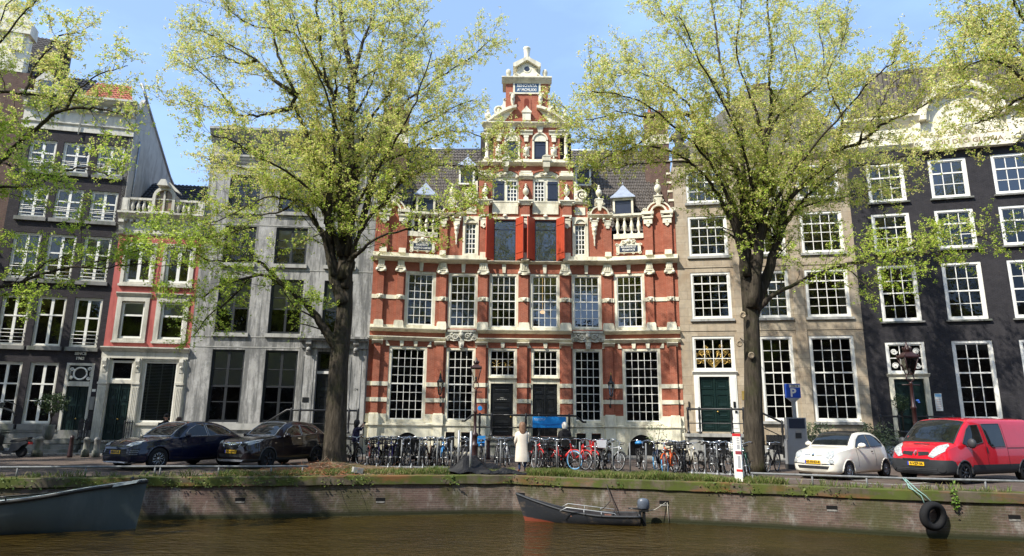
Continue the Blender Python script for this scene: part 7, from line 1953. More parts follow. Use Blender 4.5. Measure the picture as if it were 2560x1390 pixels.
# tyre fender with its ropes
yq, aq = quay_at(11.15)
q = MB(); prof = [(.21, -.09), (.33, -.115), (.395, -.07), (.405, 0), (.395, .07), (.33, .115), (.21, .09), (.225, .0), (.21, -.09)]
q.lathe(prof, 0, 0, 0, 32, cap=False); q.xf(Matrix.Rotation(rad(90), 4, 'X') @ Matrix.Scale(1, 4))
ty = q.build('tyre_fender', M['tyre'], None, (11.12, yq-.20, -.62)); ty.rotation_euler = (rad(6), rad(12), aq+rad(24)); ty.scale = (.92, .92, .92)
tag(ty, 'worn black tyre hanging as a fender against the quay wall below the red van', 'tyre')
rp = MB()
for dx in (-.06, .05): rp.tube([(10.82+dx*.5, yq+.42, .28), (10.85+dx, yq-.05, .0), (10.98+dx, yq-.12, -.12), (11.06+dx*2, yq-.18, -.30)], .014, 5)
rp.tube([(10.84, yq+.40, .28), (10.75, yq+.1, .05), (10.82, yq-.08, -.02)], .012, 5)
tag(rp.build('rope', flat('faded_green_rope', (.22, .36, .32), .8, .2)), 'faded green rope tied from the kerb rail down to the hanging tyre', 'rope')
rp = MB(); yq2, _ = quay_at(2.95)
rp.tube([(2.95, yq2+.1, .02), (2.98, yq2-.1, -.2), (3.05, yq2-.3, -.6), (2.8, yq2-.5, -.8), (2.6, 20.45, -.86)], .014, 5)
rp.tube([(2.95, yq2+.1, .02), (3.1, yq2-.12, -.5), (3.2, yq2-.5, -.95)], .01, 5)
tag(rp.build('rope', flat('dark_rope', (.05, .045, .04), .9, .2)), 'dark mooring line hanging over the coping down into the small black boat', 'rope')
rp = MB(); yq3, _ = quay_at(4.7); rp.tube([(4.66, yq3-.03, -.62), (4.3, 20.5, -.80), (3.85, 20.5, -.88)], .012, 5).tube([(4.7, yq3-.03, -.62), (4.72, yq3-.05, -1.2)], .010, 5)
tag(rp.build('rope', flat('pale_rope', (.4, .37, .30), .9, .2)), 'pale line from the wall niche to the stern of the black boat', 'rope')
# ------------------------------------------------------------------ bicycles
M['rubber'] = M['tyre']
def bike_parts(kind):
    # local x: towards the front wheel, hub line at z .34
    R = .345
    def wheel(cx_):
        t = MB(); ring = [(cx_+(R-.02)*math.cos(2*math.pi*i/24), 0, R+(R-.02)*math.sin(2*math.pi*i/24)) for i in range(25)]
        t.tube(ring, .021, 5, 0)
        ring = [(cx_+(R-.05)*math.cos(2*math.pi*i/24), 0, R+(R-.05)*math.sin(2*math.pi*i/24)) for i in range(25)]
        t.tube(ring, .012, 4, 1)
        for i in range(14):
            a = 2*math.pi*i/14
            t.tube([(cx_+.02*math.cos(a), .02*(-1)**i, R+.02*math.sin(a)), (cx_+(R-.05)*math.cos(a), 0, R+(R-.05)*math.sin(a))], .0028, 3, 1, cap=False)
        t.tube([(cx_, -.07, R), (cx_, .07, R)], .022, 6, 1)
        return t
    f = MB()
    bb, seat, head, hl = (-.08, 0, .30), (-.22, 0, .86), (.38, 0, .92), (.42, 0, .74)
    rear, front = (-.54, 0, R), (.56, 0, R)
    if kind == 1: f.tube([seat[:2]+(.52,), (.1, 0, .42), hl], .022, 6)
    else: f.tube([(-.19, 0, .78), (.385, 0, .88)], .019, 6)
    f.tube([bb, hl], .021, 6); f.tube([bb, seat], .018, 6); f.tube([hl, head], .024, 6)
    for s in (-1, 1):
        f.tube([(rear[0], s*.06, rear[2]), (bb[0], s*.04, bb[2])], .012, 5); f.tube([(rear[0], s*.06, rear[2]), (-.18, s*.02, .74)], .011, 5)
        f.tube([(front[0], s*.055, front[2]), (.46, s*.055, .70), hl], .014, 5)
    k = MB()
    for c_, a0, a1 in ((-.54, 20, 190), (.56, 35, 165)):
        k.tube([(c_+(R+.025)*math.cos(rad(a0+(a1-a0)*i/12)), 0, R+(R+.025)*math.sin(rad(a0+(a1-a0)*i/12))) for i in range(13)], .026, 4)
    g = MB()                                           # chain case, cranks, carrier, light
    g.prism([(-.56, .30), (-.06, .22), (.0, .30), (-.06, .38), (-.56, .38)], -.09, -.05)
    g.tube([bb, (-.08, -.12, .30), (-.02, -.12, .14)], .010, 5); g.tube([bb, (-.08, .12, .30), (-.14, .12, .46)], .010, 5)
    g.box(-.07, .03, -.22, -.12, .125, .15); g.box(-.19, -.09, .12, .22, .45, .475)
    g.tube([(-.18, -.06, .74), (-.74, -.06, .74), (-.74, .06, .74), (-.18, .06, .74)], .009, 4); g.tube([(-.66, -.06, .74), (-.56, -.07, R)], .007, 4); g.tube([(-.66, .06, .74), (-.56, .07, R)], .007, 4)
    g.tube([(-.46, -.06, .74), (-.46, .06, .74)], .007, 4); g.box(-.79, -.75, -.04, .04, .66, .72)
    g.tube([(-.30, .05, .30), (-.36, .18, .02)], .010, 4)
    hd_ = MB(); hd_.ball((.50, 0, .83), (.05, .045, .045), 8).tube([(.41, 0, .85), (.48, 0, .83)], .012, 4)
    h = MB()
    if kind == 2: h.tube([head, (.40, 0, 1.02)], .014, 5); h.tube([(.34, -.31, 1.03), (.40, -.1, 1.03), (.40, .1, 1.03), (.34, .31, 1.03)], .0125, 5)
    else:
        h.tube([head, (.36, 0, 1.03)], .014, 5)
        h.tube([(.06, -.29, 1.04), (.20, -.32, 1.08), (.36, -.22, 1.10), (.40, 0, 1.04), (.36, .22, 1.10), (.20, .32, 1.08), (.06, .29, 1.04)], .013, 5)
    gr = MB()
    for s in (-1, 1):
        p = ((.34, s*.20, 1.03), (.34, s*.31, 1.03)) if kind == 2 else ((.20, s*.32, 1.08), (.04, s*.285, 1.035))
        gr.tube([p[0], p[1]], .018, 6)
    s_ = MB(); s_.tube([(-.22, 0, .84), (-.235, 0, .95)], .013, 5)
    s_.lathe([(.02, 0), (.13, .015), (.125, .05), (.06, .08), (.01, .085)], 0, 0, 0, 12)
    b0 = len(s_.v)-0
    n0 = 2*5
    for i in range(n0, len(s_.v)):
        x, y, z = s_.v[i]
        k_ = .55 if x > .02 else 1.
        s_.v[i] = (-.235+x*1.15+.02, y*k_, .94+z)
    return wheel(-.54), wheel(.56), f, k, g, h, gr, s_, hd_
PAL = {'black': (.012, .012, .013), 'grey': (.10, .10, .105), 'silver': (.42, .43, .44), 'red': (.48, .02, .02), 'orange': (.62, .10, .015), 'blue': (.03, .20, .46), 'purple': (.06, .035, .22),
       'salmon': (.55, .16, .12), 'cream': (.55, .50, .38), 'brown': (.14, .07, .04), 'green': (.03, .12, .08), 'navy': (.02, .03, .07)}
BM = {k: flat('bicycle_paint_'+k, v, .35, .5, var=.1, scale=9) for k, v in PAL.items()}
M['seatleather'] = flat('saddle_black', (.02, .019, .018), .6, .3)
M['bluetyre'] = flat('pale_blue_tyre', (.10, .30, .52), .7, .3)
PROTO = {}
def bicycle(kind, col, loc, rz, label, group, lean=0., bluetyre=None):
    if kind not in PROTO:
        wr, wf, f, k, g, h, gr, s_, hd_ = bike_parts(kind)
        PROTO[kind] = {n_: q.build1(n_+'_mesh', m_).data for n_, q, m_ in (('rear', wr, [M['tyre'], M['steel']]), ('front', wf, [M['tyre'], M['steel']]), ('frame', f, BM['black']), ('mudguard', k, BM['black']),
                       ('gear', g, M['iron']), ('handlebar', h, M['chrome']), ('grip', gr, M['seatleather']), ('saddle', s_, M['seatleather']), ('light', hd_, M['chrome']))}
        for o in [o for o in C.objects if o.name.endswith('_mesh')]: bpy.data.objects.remove(o)
    root = thing('bicycle', label, 'bicycle', loc, rz, group)
    root.rotation_euler = (rad(lean), 0, rz)
    for nm, key in (('wheel', 'rear'), ('wheel', 'front'), ('frame', 'frame'), ('mudguard', 'mudguard'), ('running_gear', 'gear'), ('handlebar', 'handlebar'), ('grips', 'grip'), ('saddle', 'saddle'), ('headlight', 'light')):
        o = bpy.data.objects.new(nm, PROTO[kind][key]); C.objects.link(o); o.parent = root
        if key in ('frame', 'mudguard'):
            mt = BM[col] if key == 'frame' or col in ('red', 'blue', 'orange') else BM['black']
            o.material_slots[0].link = 'OBJECT'; o.material_slots[0].material = mt
        if bluetyre and key == 'front': o.material_slots[0].link = 'OBJECT'; o.material_slots[0].material = M['bluetyre']
    return root
def crate(root, x, z, col, w=.40, h=.26, name='crate', solid=False):
    q = MB()
    if solid: q.box(x-w/2, x+w/2, -w*.55, w*.55, z, z+h, 0, -.03)
    else:
        q.box(x-w/2, x+w/2, -w*.55, w*.55, z, z+.02)
        for k in range(4):
            zz = z+.03+(h-.05)*k/3
            q.tube([(x-w/2, -w*.55, zz), (x+w/2, -w*.55, zz), (x+w/2, w*.55, zz), (x-w/2, w*.55, zz), (x-w/2, -w*.55, zz)], .014, 4)
        for i in range(5):
            for s in (-1, 1):
                q.tube([(x-w/2+w*i/4, s*w*.55, z), (x-w/2+w*i/4, s*w*.55, z+h)], .012, 4); q.tube([(x+s*w/2, -w*.55+w*1.1*i/4, z), (x+s*w/2, -w*.55+w*1.1*i/4, z+h)], .012, 4)
    return q.build(name, col, root)
rnd = random.Random(77)
ORD = ['first', 'second', 'third', 'fourth', 'fifth', 'sixth', 'seventh', 'eighth', 'ninth', 'tenth', 'eleventh', 'twelfth', 'thirteenth', 'fourteenth', 'fifteenth', 'sixteenth', 'seventeenth', 'eighteenth', 'nineteenth', 'twentieth']
# (x, y of the wheel nearest the canal, colour, kind, turn off square, lean, extras)
ZA = [(-5.37, 25.7, 'salmon', 0, 2, 0), (-5.22, 26.0, 'black', 1, -22, 7), (-5.02, 25.9, 'purple', 0, -18, 6), (-4.88, 26.1, 'black', 0, 8, -4), (-4.69, 26., 'black', 1, -12, 5), (-4.52, 25.9, 'purple', 2, -6, 3), (-4.4, 26.1, 'grey', 0, 4, -3), (-4.14, 25.8, 'black', 0, 10, -5),
      (-4.08, 26.2, 'black', 1, -3, 4), (-3.9, 26., 'grey', 1, -14, 0), (-3.54, 26.1, 'black', 0, 12, -5), (-3.38, 26.2, 'grey', 0, 2, 2), (-3.17, 26., 'brown', 1, -6, 4), (-2.99, 26.1, 'black', 0, 9, -6), (-2.8, 26.2, 'grey', 1, -2, 3), (-2.56, 25.8, 'blue', 0, 3, 0), (-2.43, 26.1, 'silver', 1, -10, 4)]
ZB = [(-1.81, 25.2, 'grey', 0, 20, -14), (-1.67, 25.3, 'black', 1, 24, -16), (-1.06, 25.4, 'black', 1, 2, 2), (-0.5, 26.4, 'grey', 0, 5, -3), (-0.2, 26.5, 'silver', 0, -8, 3)]
ZC = [(0.87, 25.5, 'black', 2, 18, -7), (1.06, 25.7, 'red', 0, 22, -8), (1.26, 26., 'grey', 0, 6, -3), (1.38, 25.8, 'silver', 0, -3, 2), (1.67, 25.9, 'black', 1, 7, -4), (1.8, 25.6, 'silver', 0, 3, -2), (1.99, 25.7, 'grey', 1, -6, 4), (2.19, 25.6, 'black', 1, 0, 0), (2.38, 25.2, 'red', 1, 52, 0),
      (2.73, 24.9, 'red', 1, 38, -5), (2.99, 24.8, 'red', 0, 30, -6), (3.21, 24.9, 'grey', 0, -6, 3), (3.31, 24.6, 'black', 1, 2, 0), (3.56, 24.9, 'black', 0, 14, -6), (3.81, 24.4, 'silver', 0, 28, -16)]
ZD = [(4.88, 24.8, 'black', 0, 0, 2), (5.22, 24.5, 'navy', 1, -22, 5), (5.13, 22.6, 'orange', 0, -30, 4), (5.78, 24.2, 'black', 0, 18, -8), (5.98, 24.4, 'grey', 1, 8, -4), (6.06, 24.2, 'black', 0, -3, 2), (6.26, 24.5, 'black', 1, -8, 4), (6.54, 24., 'cream', 2, 0, 3),
      (7, 23.7, 'grey', 0, 4, -2), (7.25, 23.9, 'silver', 1, -4, 3), (7.32, 23.5, 'black', 0, -12, 5), (7.56, 23.8, 'black', 1, 6, -4), (7.73, 23.2, 'green', 1, -10, 3), (7.8, 22.6, 'green', 0, -24, 6)]
LBL = {('A', 0): 'salmon pink bicycle at the left end of the rack behind the photographing person', ('A', 15): 'bright blue framed bicycle just left of the two grey poles',
       ('B', 2): 'black bicycle with a bright blue child seat beside the black sheet', ('C', 1): 'red framed bicycle just right of the woman in the cream coat', ('C', 7): 'black bicycle with a big dark crate next to the white haired person',
       ('C', 8): 'low red bicycle half hidden by the steel post right of the white haired person', ('C', 9): 'bright red step-through bicycle with a curved front tube', ('C', 12): 'black bicycle carrying a bright red crate bag',
       ('C', 14): 'silver bicycle leaning well over, alone near the right cellar arch', ('D', 0): 'black bicycle with a blue saddle cover in front of the right cellar arch', ('D', 1): 'dark blue bicycle with a pale blue front tyre by the right cellar arch',
       ('D', 2): 'orange bicycle with a pale blue front tyre standing nearest the quay edge', ('D', 7): 'cream bicycle with a flat handlebar standing alone left of the dark green door', ('D', 12): 'green bicycle with a white basket behind the red and white sign', ('D', 13): 'green bicycle between the red and white sign and the knotted elm'}
ZN = {'A': 'the bicycles left of the two grey poles', 'B': 'the bicycles between the grey poles and the woman', 'C': 'the bicycles right of the woman in cream', 'D': 'the bicycles left of the knotted elm'}
for zn, Z in (('A', ZA), ('B', ZB), ('C', ZC), ('D', ZD)):
    for i, (x, y, col, kind, turn, lean) in enumerate(Z):
        lb = LBL.get((zn, i)) or '%s bicycle, %s from the left among %s' % (col, ORD[i], ZN[zn])
        a = -90+turn
        # the front wheel is the near one; the root sits at the middle of the bicycle
        loc = (x-.56*math.cos(rad(a)), y-.56*math.sin(rad(a)), 0)
        bt = (zn, i) in (('D', 1), ('D', 2), ('C', 8))
        o = bicycle(kind, col, loc, rad(a), lb, 'bicycles parked along the quay', lean, bt)
        if (zn, i) == ('C', 7): crate(o, .52, .86, M['black'], .46, .30, solid=True)
        if (zn, i) == ('C', 12): crate(o, -.48, .76, BM['red'], .44, .30, 'crate_bag', True); crate(o, .52, .82, flat('white_plastic_bag', (.6, .6, .62), .5), .24, .26, 'plastic_bag', True)
        if (zn, i) == ('D', 12): crate(o, .56, .80, M['white'], .36, .26, 'basket')
        if (zn, i) in (('A', 1), ('A', 4), ('D', 5), ('C', 3)): crate(o, .54, .82, M['iron'], .34, .24, 'basket')
        if (zn, i) == ('B', 2): MB().box(-.62, -.34, -.16, .16, .78, .90).box(-.66, -.58, -.16, .16, .90, 1.16).build('child_seat', BM['blue'], o)
        if (zn, i) == ('D', 0): MB().lathe([(.15, 0), (.16, .07), (.06, .13), (.01, .135)], -.22, 0, .93, 10).build('saddle_cover', BM['blue'], o)
bicycle(0, 'black', (-6.2, 26.95, 0), rad(-52), 'black bicycle leaning beside the left elm next to the photographing person', None, 3)
bicycle(0, 'black', (9.55, 24.95, 0), rad(-128), 'black bicycle standing on its own right of the knotted elm', None, -4)
# ------------------------------------------------------------------ people
M['skin'] = flat('skin', (.50, .28, .19), .55, .4, var=.05)
def body(root, J, E, mats, cuts):
    # J: name -> (x,y,z,radius); E: pairs; one skinned surface
    names = list(J)
    me = bpy.data.meshes.new('body')
    me.from_pydata([J[k][:3] for k in names], [(names.index(a), names.index(b)) for a, b in E], [])
    o = bpy.data.objects.new('body', me); C.objects.link(o)
    md = o.modifiers.new('skin', 'SKIN'); md.use_smooth_shade = True
    sk = me.skin_vertices[0].data
    for i, k in enumerate(names):
        r = J[k][3]; sk[i].radius = r if isinstance(r, tuple) else (r, r)
        sk[i].use_root = (k == 'pelvis')
    o.modifiers.new('sub', 'SUBSURF').levels = 1
    o.modifiers['sub'].render_levels = 1
    dg = bpy.context.evaluated_depsgraph_get()
    m2 = bpy.data.meshes.new_from_object(o.evaluated_get(dg))
    bpy.data.objects.remove(o)
    m2.materials.clear()
    for m_ in mats: m2.materials.append(m_)
    for p in m2.polygons: p.material_index = cuts(p.center); p.use_smooth = True
    ob = bpy.data.objects.new('body', m2); C.objects.link(ob); ob.parent = root
    return ob
def person(label, loc, rz, H, arms, mats, cuts, stride=.0, lean=0.):
    # faces -y (towards the canal) when rz = 0
    root = thing('person', label, 'person', loc, rz)
    k = H/1.72
    J = {'pelvis': (0, 0, .92, (.145, .10)), 'belly': (0, -.005, 1.06, (.135, .095)), 'chest': (0, .0, 1.27, (.165, .11)), 'neck0': (0, .01, 1.44, (.075, .065)), 'neck': (0, 0, 1.50, .052),
         'jaw': (0, -.02, 1.565, (.062, .075)), 'head': (0, -.005, 1.64, (.078, .095)), 'crown': (0, .01, 1.70, (.055, .07))}
    E = [('pelvis', 'belly'), ('belly', 'chest'), ('chest', 'neck0'), ('neck0', 'neck'), ('neck', 'jaw'), ('jaw', 'head'), ('head', 'crown')]
    for s, n_ in ((-1, 'r'), (1, 'l')):
        st = stride*s
        J.update({'hip'+n_: (s*.095, 0, .86, .095), 'knee'+n_: (s*.10, -.02+st*.5, .48, .060), 'ankle'+n_: (s*.10, .02+st, .09, .040), 'toe'+n_: (s*.115, -.13+st, .035, (.042, .030))})
        E += [('pelvis', 'hip'+n_), ('hip'+n_, 'knee'+n_), ('knee'+n_, 'ankle'+n_), ('ankle'+n_, 'toe'+n_)]
        sh, el, wr = arms[n_]
        J.update({'sh'+n_: (*sh, .062), 'el'+n_: (*el, .043), 'wr'+n_: (*wr, .028)})
        E += [('chest', 'sh'+n_), ('sh'+n_, 'el'+n_), ('el'+n_, 'wr'+n_)]
        d = (Vector(wr)-Vector(el)).normalized(); sd = d.cross(Vector((0, 1, .2))).normalized()
        pm = Vector(wr)+d*.075
        J['palm'+n_] = (*pm, (.036, .018)); E.append(('wr'+n_, 'palm'+n_))
        for i, (off, ln) in enumerate(((-.030, .060), (-.010, .075), (.010, .072), (.029, .058))):
            a = pm+sd*off+d*.02; b = a+d*ln*.6+Vector((0, -.012, -.004)); c_ = b+d*ln*.35+Vector((0, -.018, -.008))
            for q_, v_, r in (('a', a, .0105), ('b', b, .0095), ('c', c_, .008)): J['f%d%s%s' % (i, q_, n_)] = (*v_, r)
            E += [('palm'+n_, 'f%da%s' % (i, n_)), ('f%da%s' % (i, n_), 'f%db%s' % (i, n_)), ('f%db%s' % (i, n_), 'f%dc%s' % (i, n_))]
        th = Vector(wr)+d*.045-sd*.035; J['tha'+n_] = (*th, .012); J['thb'+n_] = (*(th+d*.035-sd*.018), .010)
        E += [('palm'+n_, 'tha'+n_), ('tha'+n_, 'thb'+n_)]
    for q_ in J:
        x, y, z, r = J[q_]
        J[q_] = (x*k, (y+lean*max(0, z-.9))*k, z*k, tuple(v*k for v in r) if isinstance(r, tuple) else r*k)
    body(root, J, E, mats, lambda c: cuts(c.z/k, c))
    f = MB()                                                # face
    for s in (-1, 1):
        f.ball((s*.032, -.098, 1.635), (.013, .008, .007), 6, 1); f.box(s*.032-.018, s*.032+.018, -.106, -.09, 1.652, 1.658, 1); f.ball((s*.088, .0, 1.62), (.012, .022, .032), 6, 0)
    f.ball((0, -.11, 1.605), (.014, .022, .026), 6, 0); f.ball((0, -.098, 1.565), (.024, .008, .007), 6, 2)
    f.v = [(x*k, (y+lean*.75)*k, z*k) for x, y, z in f.v]
    f.build('face', [M['skin'], M['black'], flat('lips', (.40, .12, .10), .5)], root)
    return root, k
def rings(name, R, mat_, root, n=18, k=1., y0=0., jag=0., seed=1, open_=True):
    # R: list of (z, half width, half depth, dx, dy): a garment or hair shell with folds
    r_ = random.Random(seed); ph = r_.uniform(0, 6)
    q = MB(); V = []
    for j, (z, a, b, dx, dy) in enumerate(R):
        for i in range(n):
            t = 2*math.pi*i/n
            w = 1+jag*math.sin(5*t+ph+.4*j)*(1 if z < 1.1 else .4)+jag*.5*math.sin(9*t-ph)
            V.append(((dx+a*w*math.cos(t))*k, (dy+b*w*math.sin(t))*k, z*k))
    F_ = [(j*n+i, j*n+(i+1) % n, (j+1)*n+(i+1) % n, (j+1)*n+i) for j in range(len(R)-1) for i in range(n)]
    q.add(V, F_, 0, True)
    if not open_: q.f += [list(range((len(R)-1)*n, len(R)*n))]; q.m.append(0); q.s.append(True)
    return q.build(name, mat_, root)
def sleeve(root, pts, rs, mat_, k=1., name='sleeve'):
    return MB().tube([tuple(c*k for c in p) for p in pts], [r*k for r in rs], 10).build(name, mat_, root)
jeans = flat('blue_jeans', (.025, .045, .11), .8, .2, var=.3, scale=12); shoe = flat('rust_shoes', (.25, .06, .03), .6)
coatm = flat('cream_wool_coat', (.68, .60, .50), .9, .1, var=.06); darkc = flat('black_jacket', (.012, .012, .014), .8, .2)
# woman in a long cream coat, seen from behind
A_ = {'l': ((.165, .0, 1.37), (.235, .02, 1.09), (.22, -.16, .93)), 'r': ((-.165, .0, 1.37), (-.24, .03, 1.09), (-.20, -.14, .91))}
w_, k = person('woman with long fair hair seen from behind in a long cream coat and jeans', (.42, 23.83, 0), rad(180+6), 1.66, A_, [M['skin'], coatm, jeans, shoe],
               lambda z, c: 3 if z < .10 else 2 if z < .9 else (1 if z < 1.46 and abs(c.x) < .2 else 0))
rings('coat', [(.36, .255, .175, 0, .01), (.40, .262, .18, 0, .01), (.6, .25, .17, 0, .01), (.85, .235, .155, 0, .01), (1.1, .215, .14, 0, .01), (1.27, .225, .145, 0, .015), (1.38, .205, .125, 0, .02), (1.44, .12, .09, 0, .02), (1.48, .075, .07, 0, .015)], coatm, w_, 24, k, jag=.035)
for s in ('l', 'r'):
    sh, el, wr = A_[s]; sleeve(w_, [sh, tuple((a+b)/2 for a, b in zip(sh, el)), el, wr], [.082, .078, .07, .058], coatm, k)
rings('hair', [(1.34, .06, .03, 0, .13), (1.40, .115, .05, 0, .11), (1.48, .135, .085, 0, .075), (1.56, .128, .115, 0, .04), (1.64, .122, .13, 0, .02), (1.70, .108, .12, 0, .015), (1.755, .06, .07, 0, .012), (1.765, .01, .01, 0, .012)], flat('fair_brown_hair', (.17, .09, .05), .6, .4, var=.35, scale=30), w_, 16, k, jag=.05, open_=False)
bag = thing('handbag', 'black shoulder bag hanging at the right side of the woman in cream', 'bag', (.42+.27, 23.80, .72))
q = MB(); q.box(-.06, .06, -.14, .14, 0, .27, 0, .012); q.build('bag_body', M['black'], bag)
q = MB(); q.tube([(0, -.1, .25), (-.05, -.06, .5), (-.10, .02, .66), (-.05, .08, .5), (0, .1, .25)], .010, 5); q.build('strap', M['black'], bag)
# white haired person in a dark hooded jacket
A_ = {'l': ((.17, .0, 1.37), (.23, -.02, 1.10), (.12, -.24, 1.02)), 'r': ((-.17, .0, 1.37), (-.23, -.02, 1.10), (-.12, -.24, 1.02))}
w_, k = person('white haired person seen from behind in a black hooded jacket among the bicycles', (2.12, 26.5, 0), rad(180), 1.68, A_, [M['skin'], darkc, darkc, M['black']],
               lambda z, c: 3 if z < .10 else 2 if z < .9 else (1 if z < 1.47 else 0))
rings('jacket', [(.78, .225, .155, 0, .01), (.9, .23, .16, 0, .01), (1.1, .215, .145, 0, .01), (1.28, .225, .15, 0, .015), (1.38, .205, .13, 0, .02), (1.44, .13, .10, 0, .03), (1.49, .095, .09, 0, .03)], darkc, w_, 20, k, jag=.03)
rings('hood', [(1.36, .10, .03, 0, .12), (1.42, .13, .06, 0, .10), (1.48, .11, .05, 0, .09), (1.50, .06, .02, 0, .085)], darkc, w_, 14, k, open_=False)
for s in ('l', 'r'):
    sh, el, wr = A_[s]; sleeve(w_, [sh, el, wr], [.085, .074, .058], darkc, k)
rings('hair', [(1.50, .085, .06, 0, .05), (1.56, .108, .10, 0, .03), (1.64, .112, .118, 0, .012), (1.70, .10, .11, 0, .01), (1.755, .055, .065, 0, .01), (1.765, .01, .01, 0, .01)], flat('white_hair', (.62, .58, .50), .7, .3, var=.2, scale=30), w_, 16, k, jag=.07, open_=False)
# person photographing beside the left elm
A_ = {'l': ((.165, .0, 1.37), (.30, -.16, 1.40), (.10, -.25, 1.55)), 'r': ((-.165, .0, 1.37), (-.32, -.12, 1.36), (-.10, -.25, 1.54))}
flow = flat('dark_patterned_top', (.035, .03, .06), .8, .2, var=.9, scale=22)
w_, k = person('person in dark patterned top and flared trousers taking a photo with both arms raised', (-6.28, 27.7, 0), rad(115), 1.70, A_, [M['skin'], flow, darkc, M['black']],
               lambda z, c: 3 if z < .06 else 2 if z < .95 else (1 if z < 1.46 else 0))
rings('top', [(.86, .185, .15, 0, .03), (.95, .20, .165, 0, .03), (1.1, .18, .15, 0, .03), (1.28, .20, .145, 0, .02), (1.38, .185, .115, 0, .02), (1.46, .085, .075, 0, .015)], flow, w_, 18, k, jag=.05)
for s in (-1, 1): MB().tube([(s*.095*k, 0, .88*k), (s*.10*k, -.02*k, .5*k), (s*.11*k, .02*k, .06*k)], [.115, .085, .125], 10).build('trouser_leg', darkc, w_)
for s in ('l', 'r'):
    sh, el, wr = A_[s]; sleeve(w_, [sh, el], [.075, .058], flow, k)
rings('hair', [(1.44, .09, .05, 0, .07), (1.52, .12, .10, 0, .035), (1.62, .125, .125, 0, .02), (1.70, .11, .115, 0, .015), (1.755, .06, .07, 0, .01), (1.765, .01, .01, 0, .01)], flat('dark_hair', (.02, .014, .012), .6, .4, var=.3, scale=30), w_, 16, k, jag=.06, open_=False)
cm = MB().box(-.075, .075, -.03, .0, 0, .09); cm.tube([(0, -.03, .045), (0, -.075, .045)], .03, 10)
cmo = tag(cm.build('camera_body', M['black']), 'small black camera held up to the face by the photographing person', 'camera')
cmo.location = (-6.03, 27.8, 1.56); cmo.rotation_euler = (0, 0, rad(115)); cmo.name = 'photo_camera'
# two people behind the dark blue SUV
A0 = {'l': ((.18, .0, 1.40), (.25, .02, 1.10), (.24, -.10, .86)), 'r': ((-.18, .0, 1.40), (-.25, .02, 1.10), (-.24, -.10, .86))}
w_, k = person('man with dark hair and sunglasses in a black jacket behind the dark blue SUV', (-14.78, 29.0, 0), rad(25), 1.86, A0, [M['skin'], darkc, jeans, M['black']], lambda z, c: 3 if z < .10 else 2 if z < .92 else (1 if z < 1.46 else 0))
rings('jacket', [(.82, .21, .14, 0, 0), (1.1, .20, .135, 0, 0), (1.3, .225, .14, 0, 0), (1.40, .205, .12, 0, .01), (1.46, .11, .085, 0, .01), (1.50, .075, .07, 0, .0)], darkc, w_, 18, k, jag=.02)
for s in ('l', 'r'):
    sh, el, wr = A0[s]; sleeve(w_, [sh, el, wr], [.085, .07, .055], darkc, k)
rings('hair', [(1.60, .09, .08, 0, .035), (1.66, .098, .105, 0, .02), (1.72, .088, .10, 0, .01), (1.765, .05, .06, 0, .0), (1.772, .01, .01, 0, .0)], flat('short_dark_hair', (.018, .013, .011), .6, .4), w_, 14, k, jag=.06, open_=False)
MB().box(-.075*k, .075*k, -.122*k, -.095*k, 1.618*k, 1.655*k).build('sunglasses', M['black'], w_)
w_, k = person('brown haired person turned away, only the head showing behind the dark blue SUV', (-14.22, 29.0, 0), rad(120), 1.73, A0, [M['skin'], darkc, jeans, M['black']], lambda z, c: 3 if z < .10 else 2 if z < .92 else (1 if z < 1.46 else 0))
rings('hair', [(1.50, .09, .07, 0, .04), (1.58, .105, .10, 0, .03), (1.66, .104, .112, 0, .015), (1.72, .088, .10, 0, .01), (1.765, .05, .06, 0, .0), (1.772, .01, .01, 0, .0)], flat('brown_hair', (.06, .03, .02), .6, .4), w_, 14, k, jag=.06, open_=False)
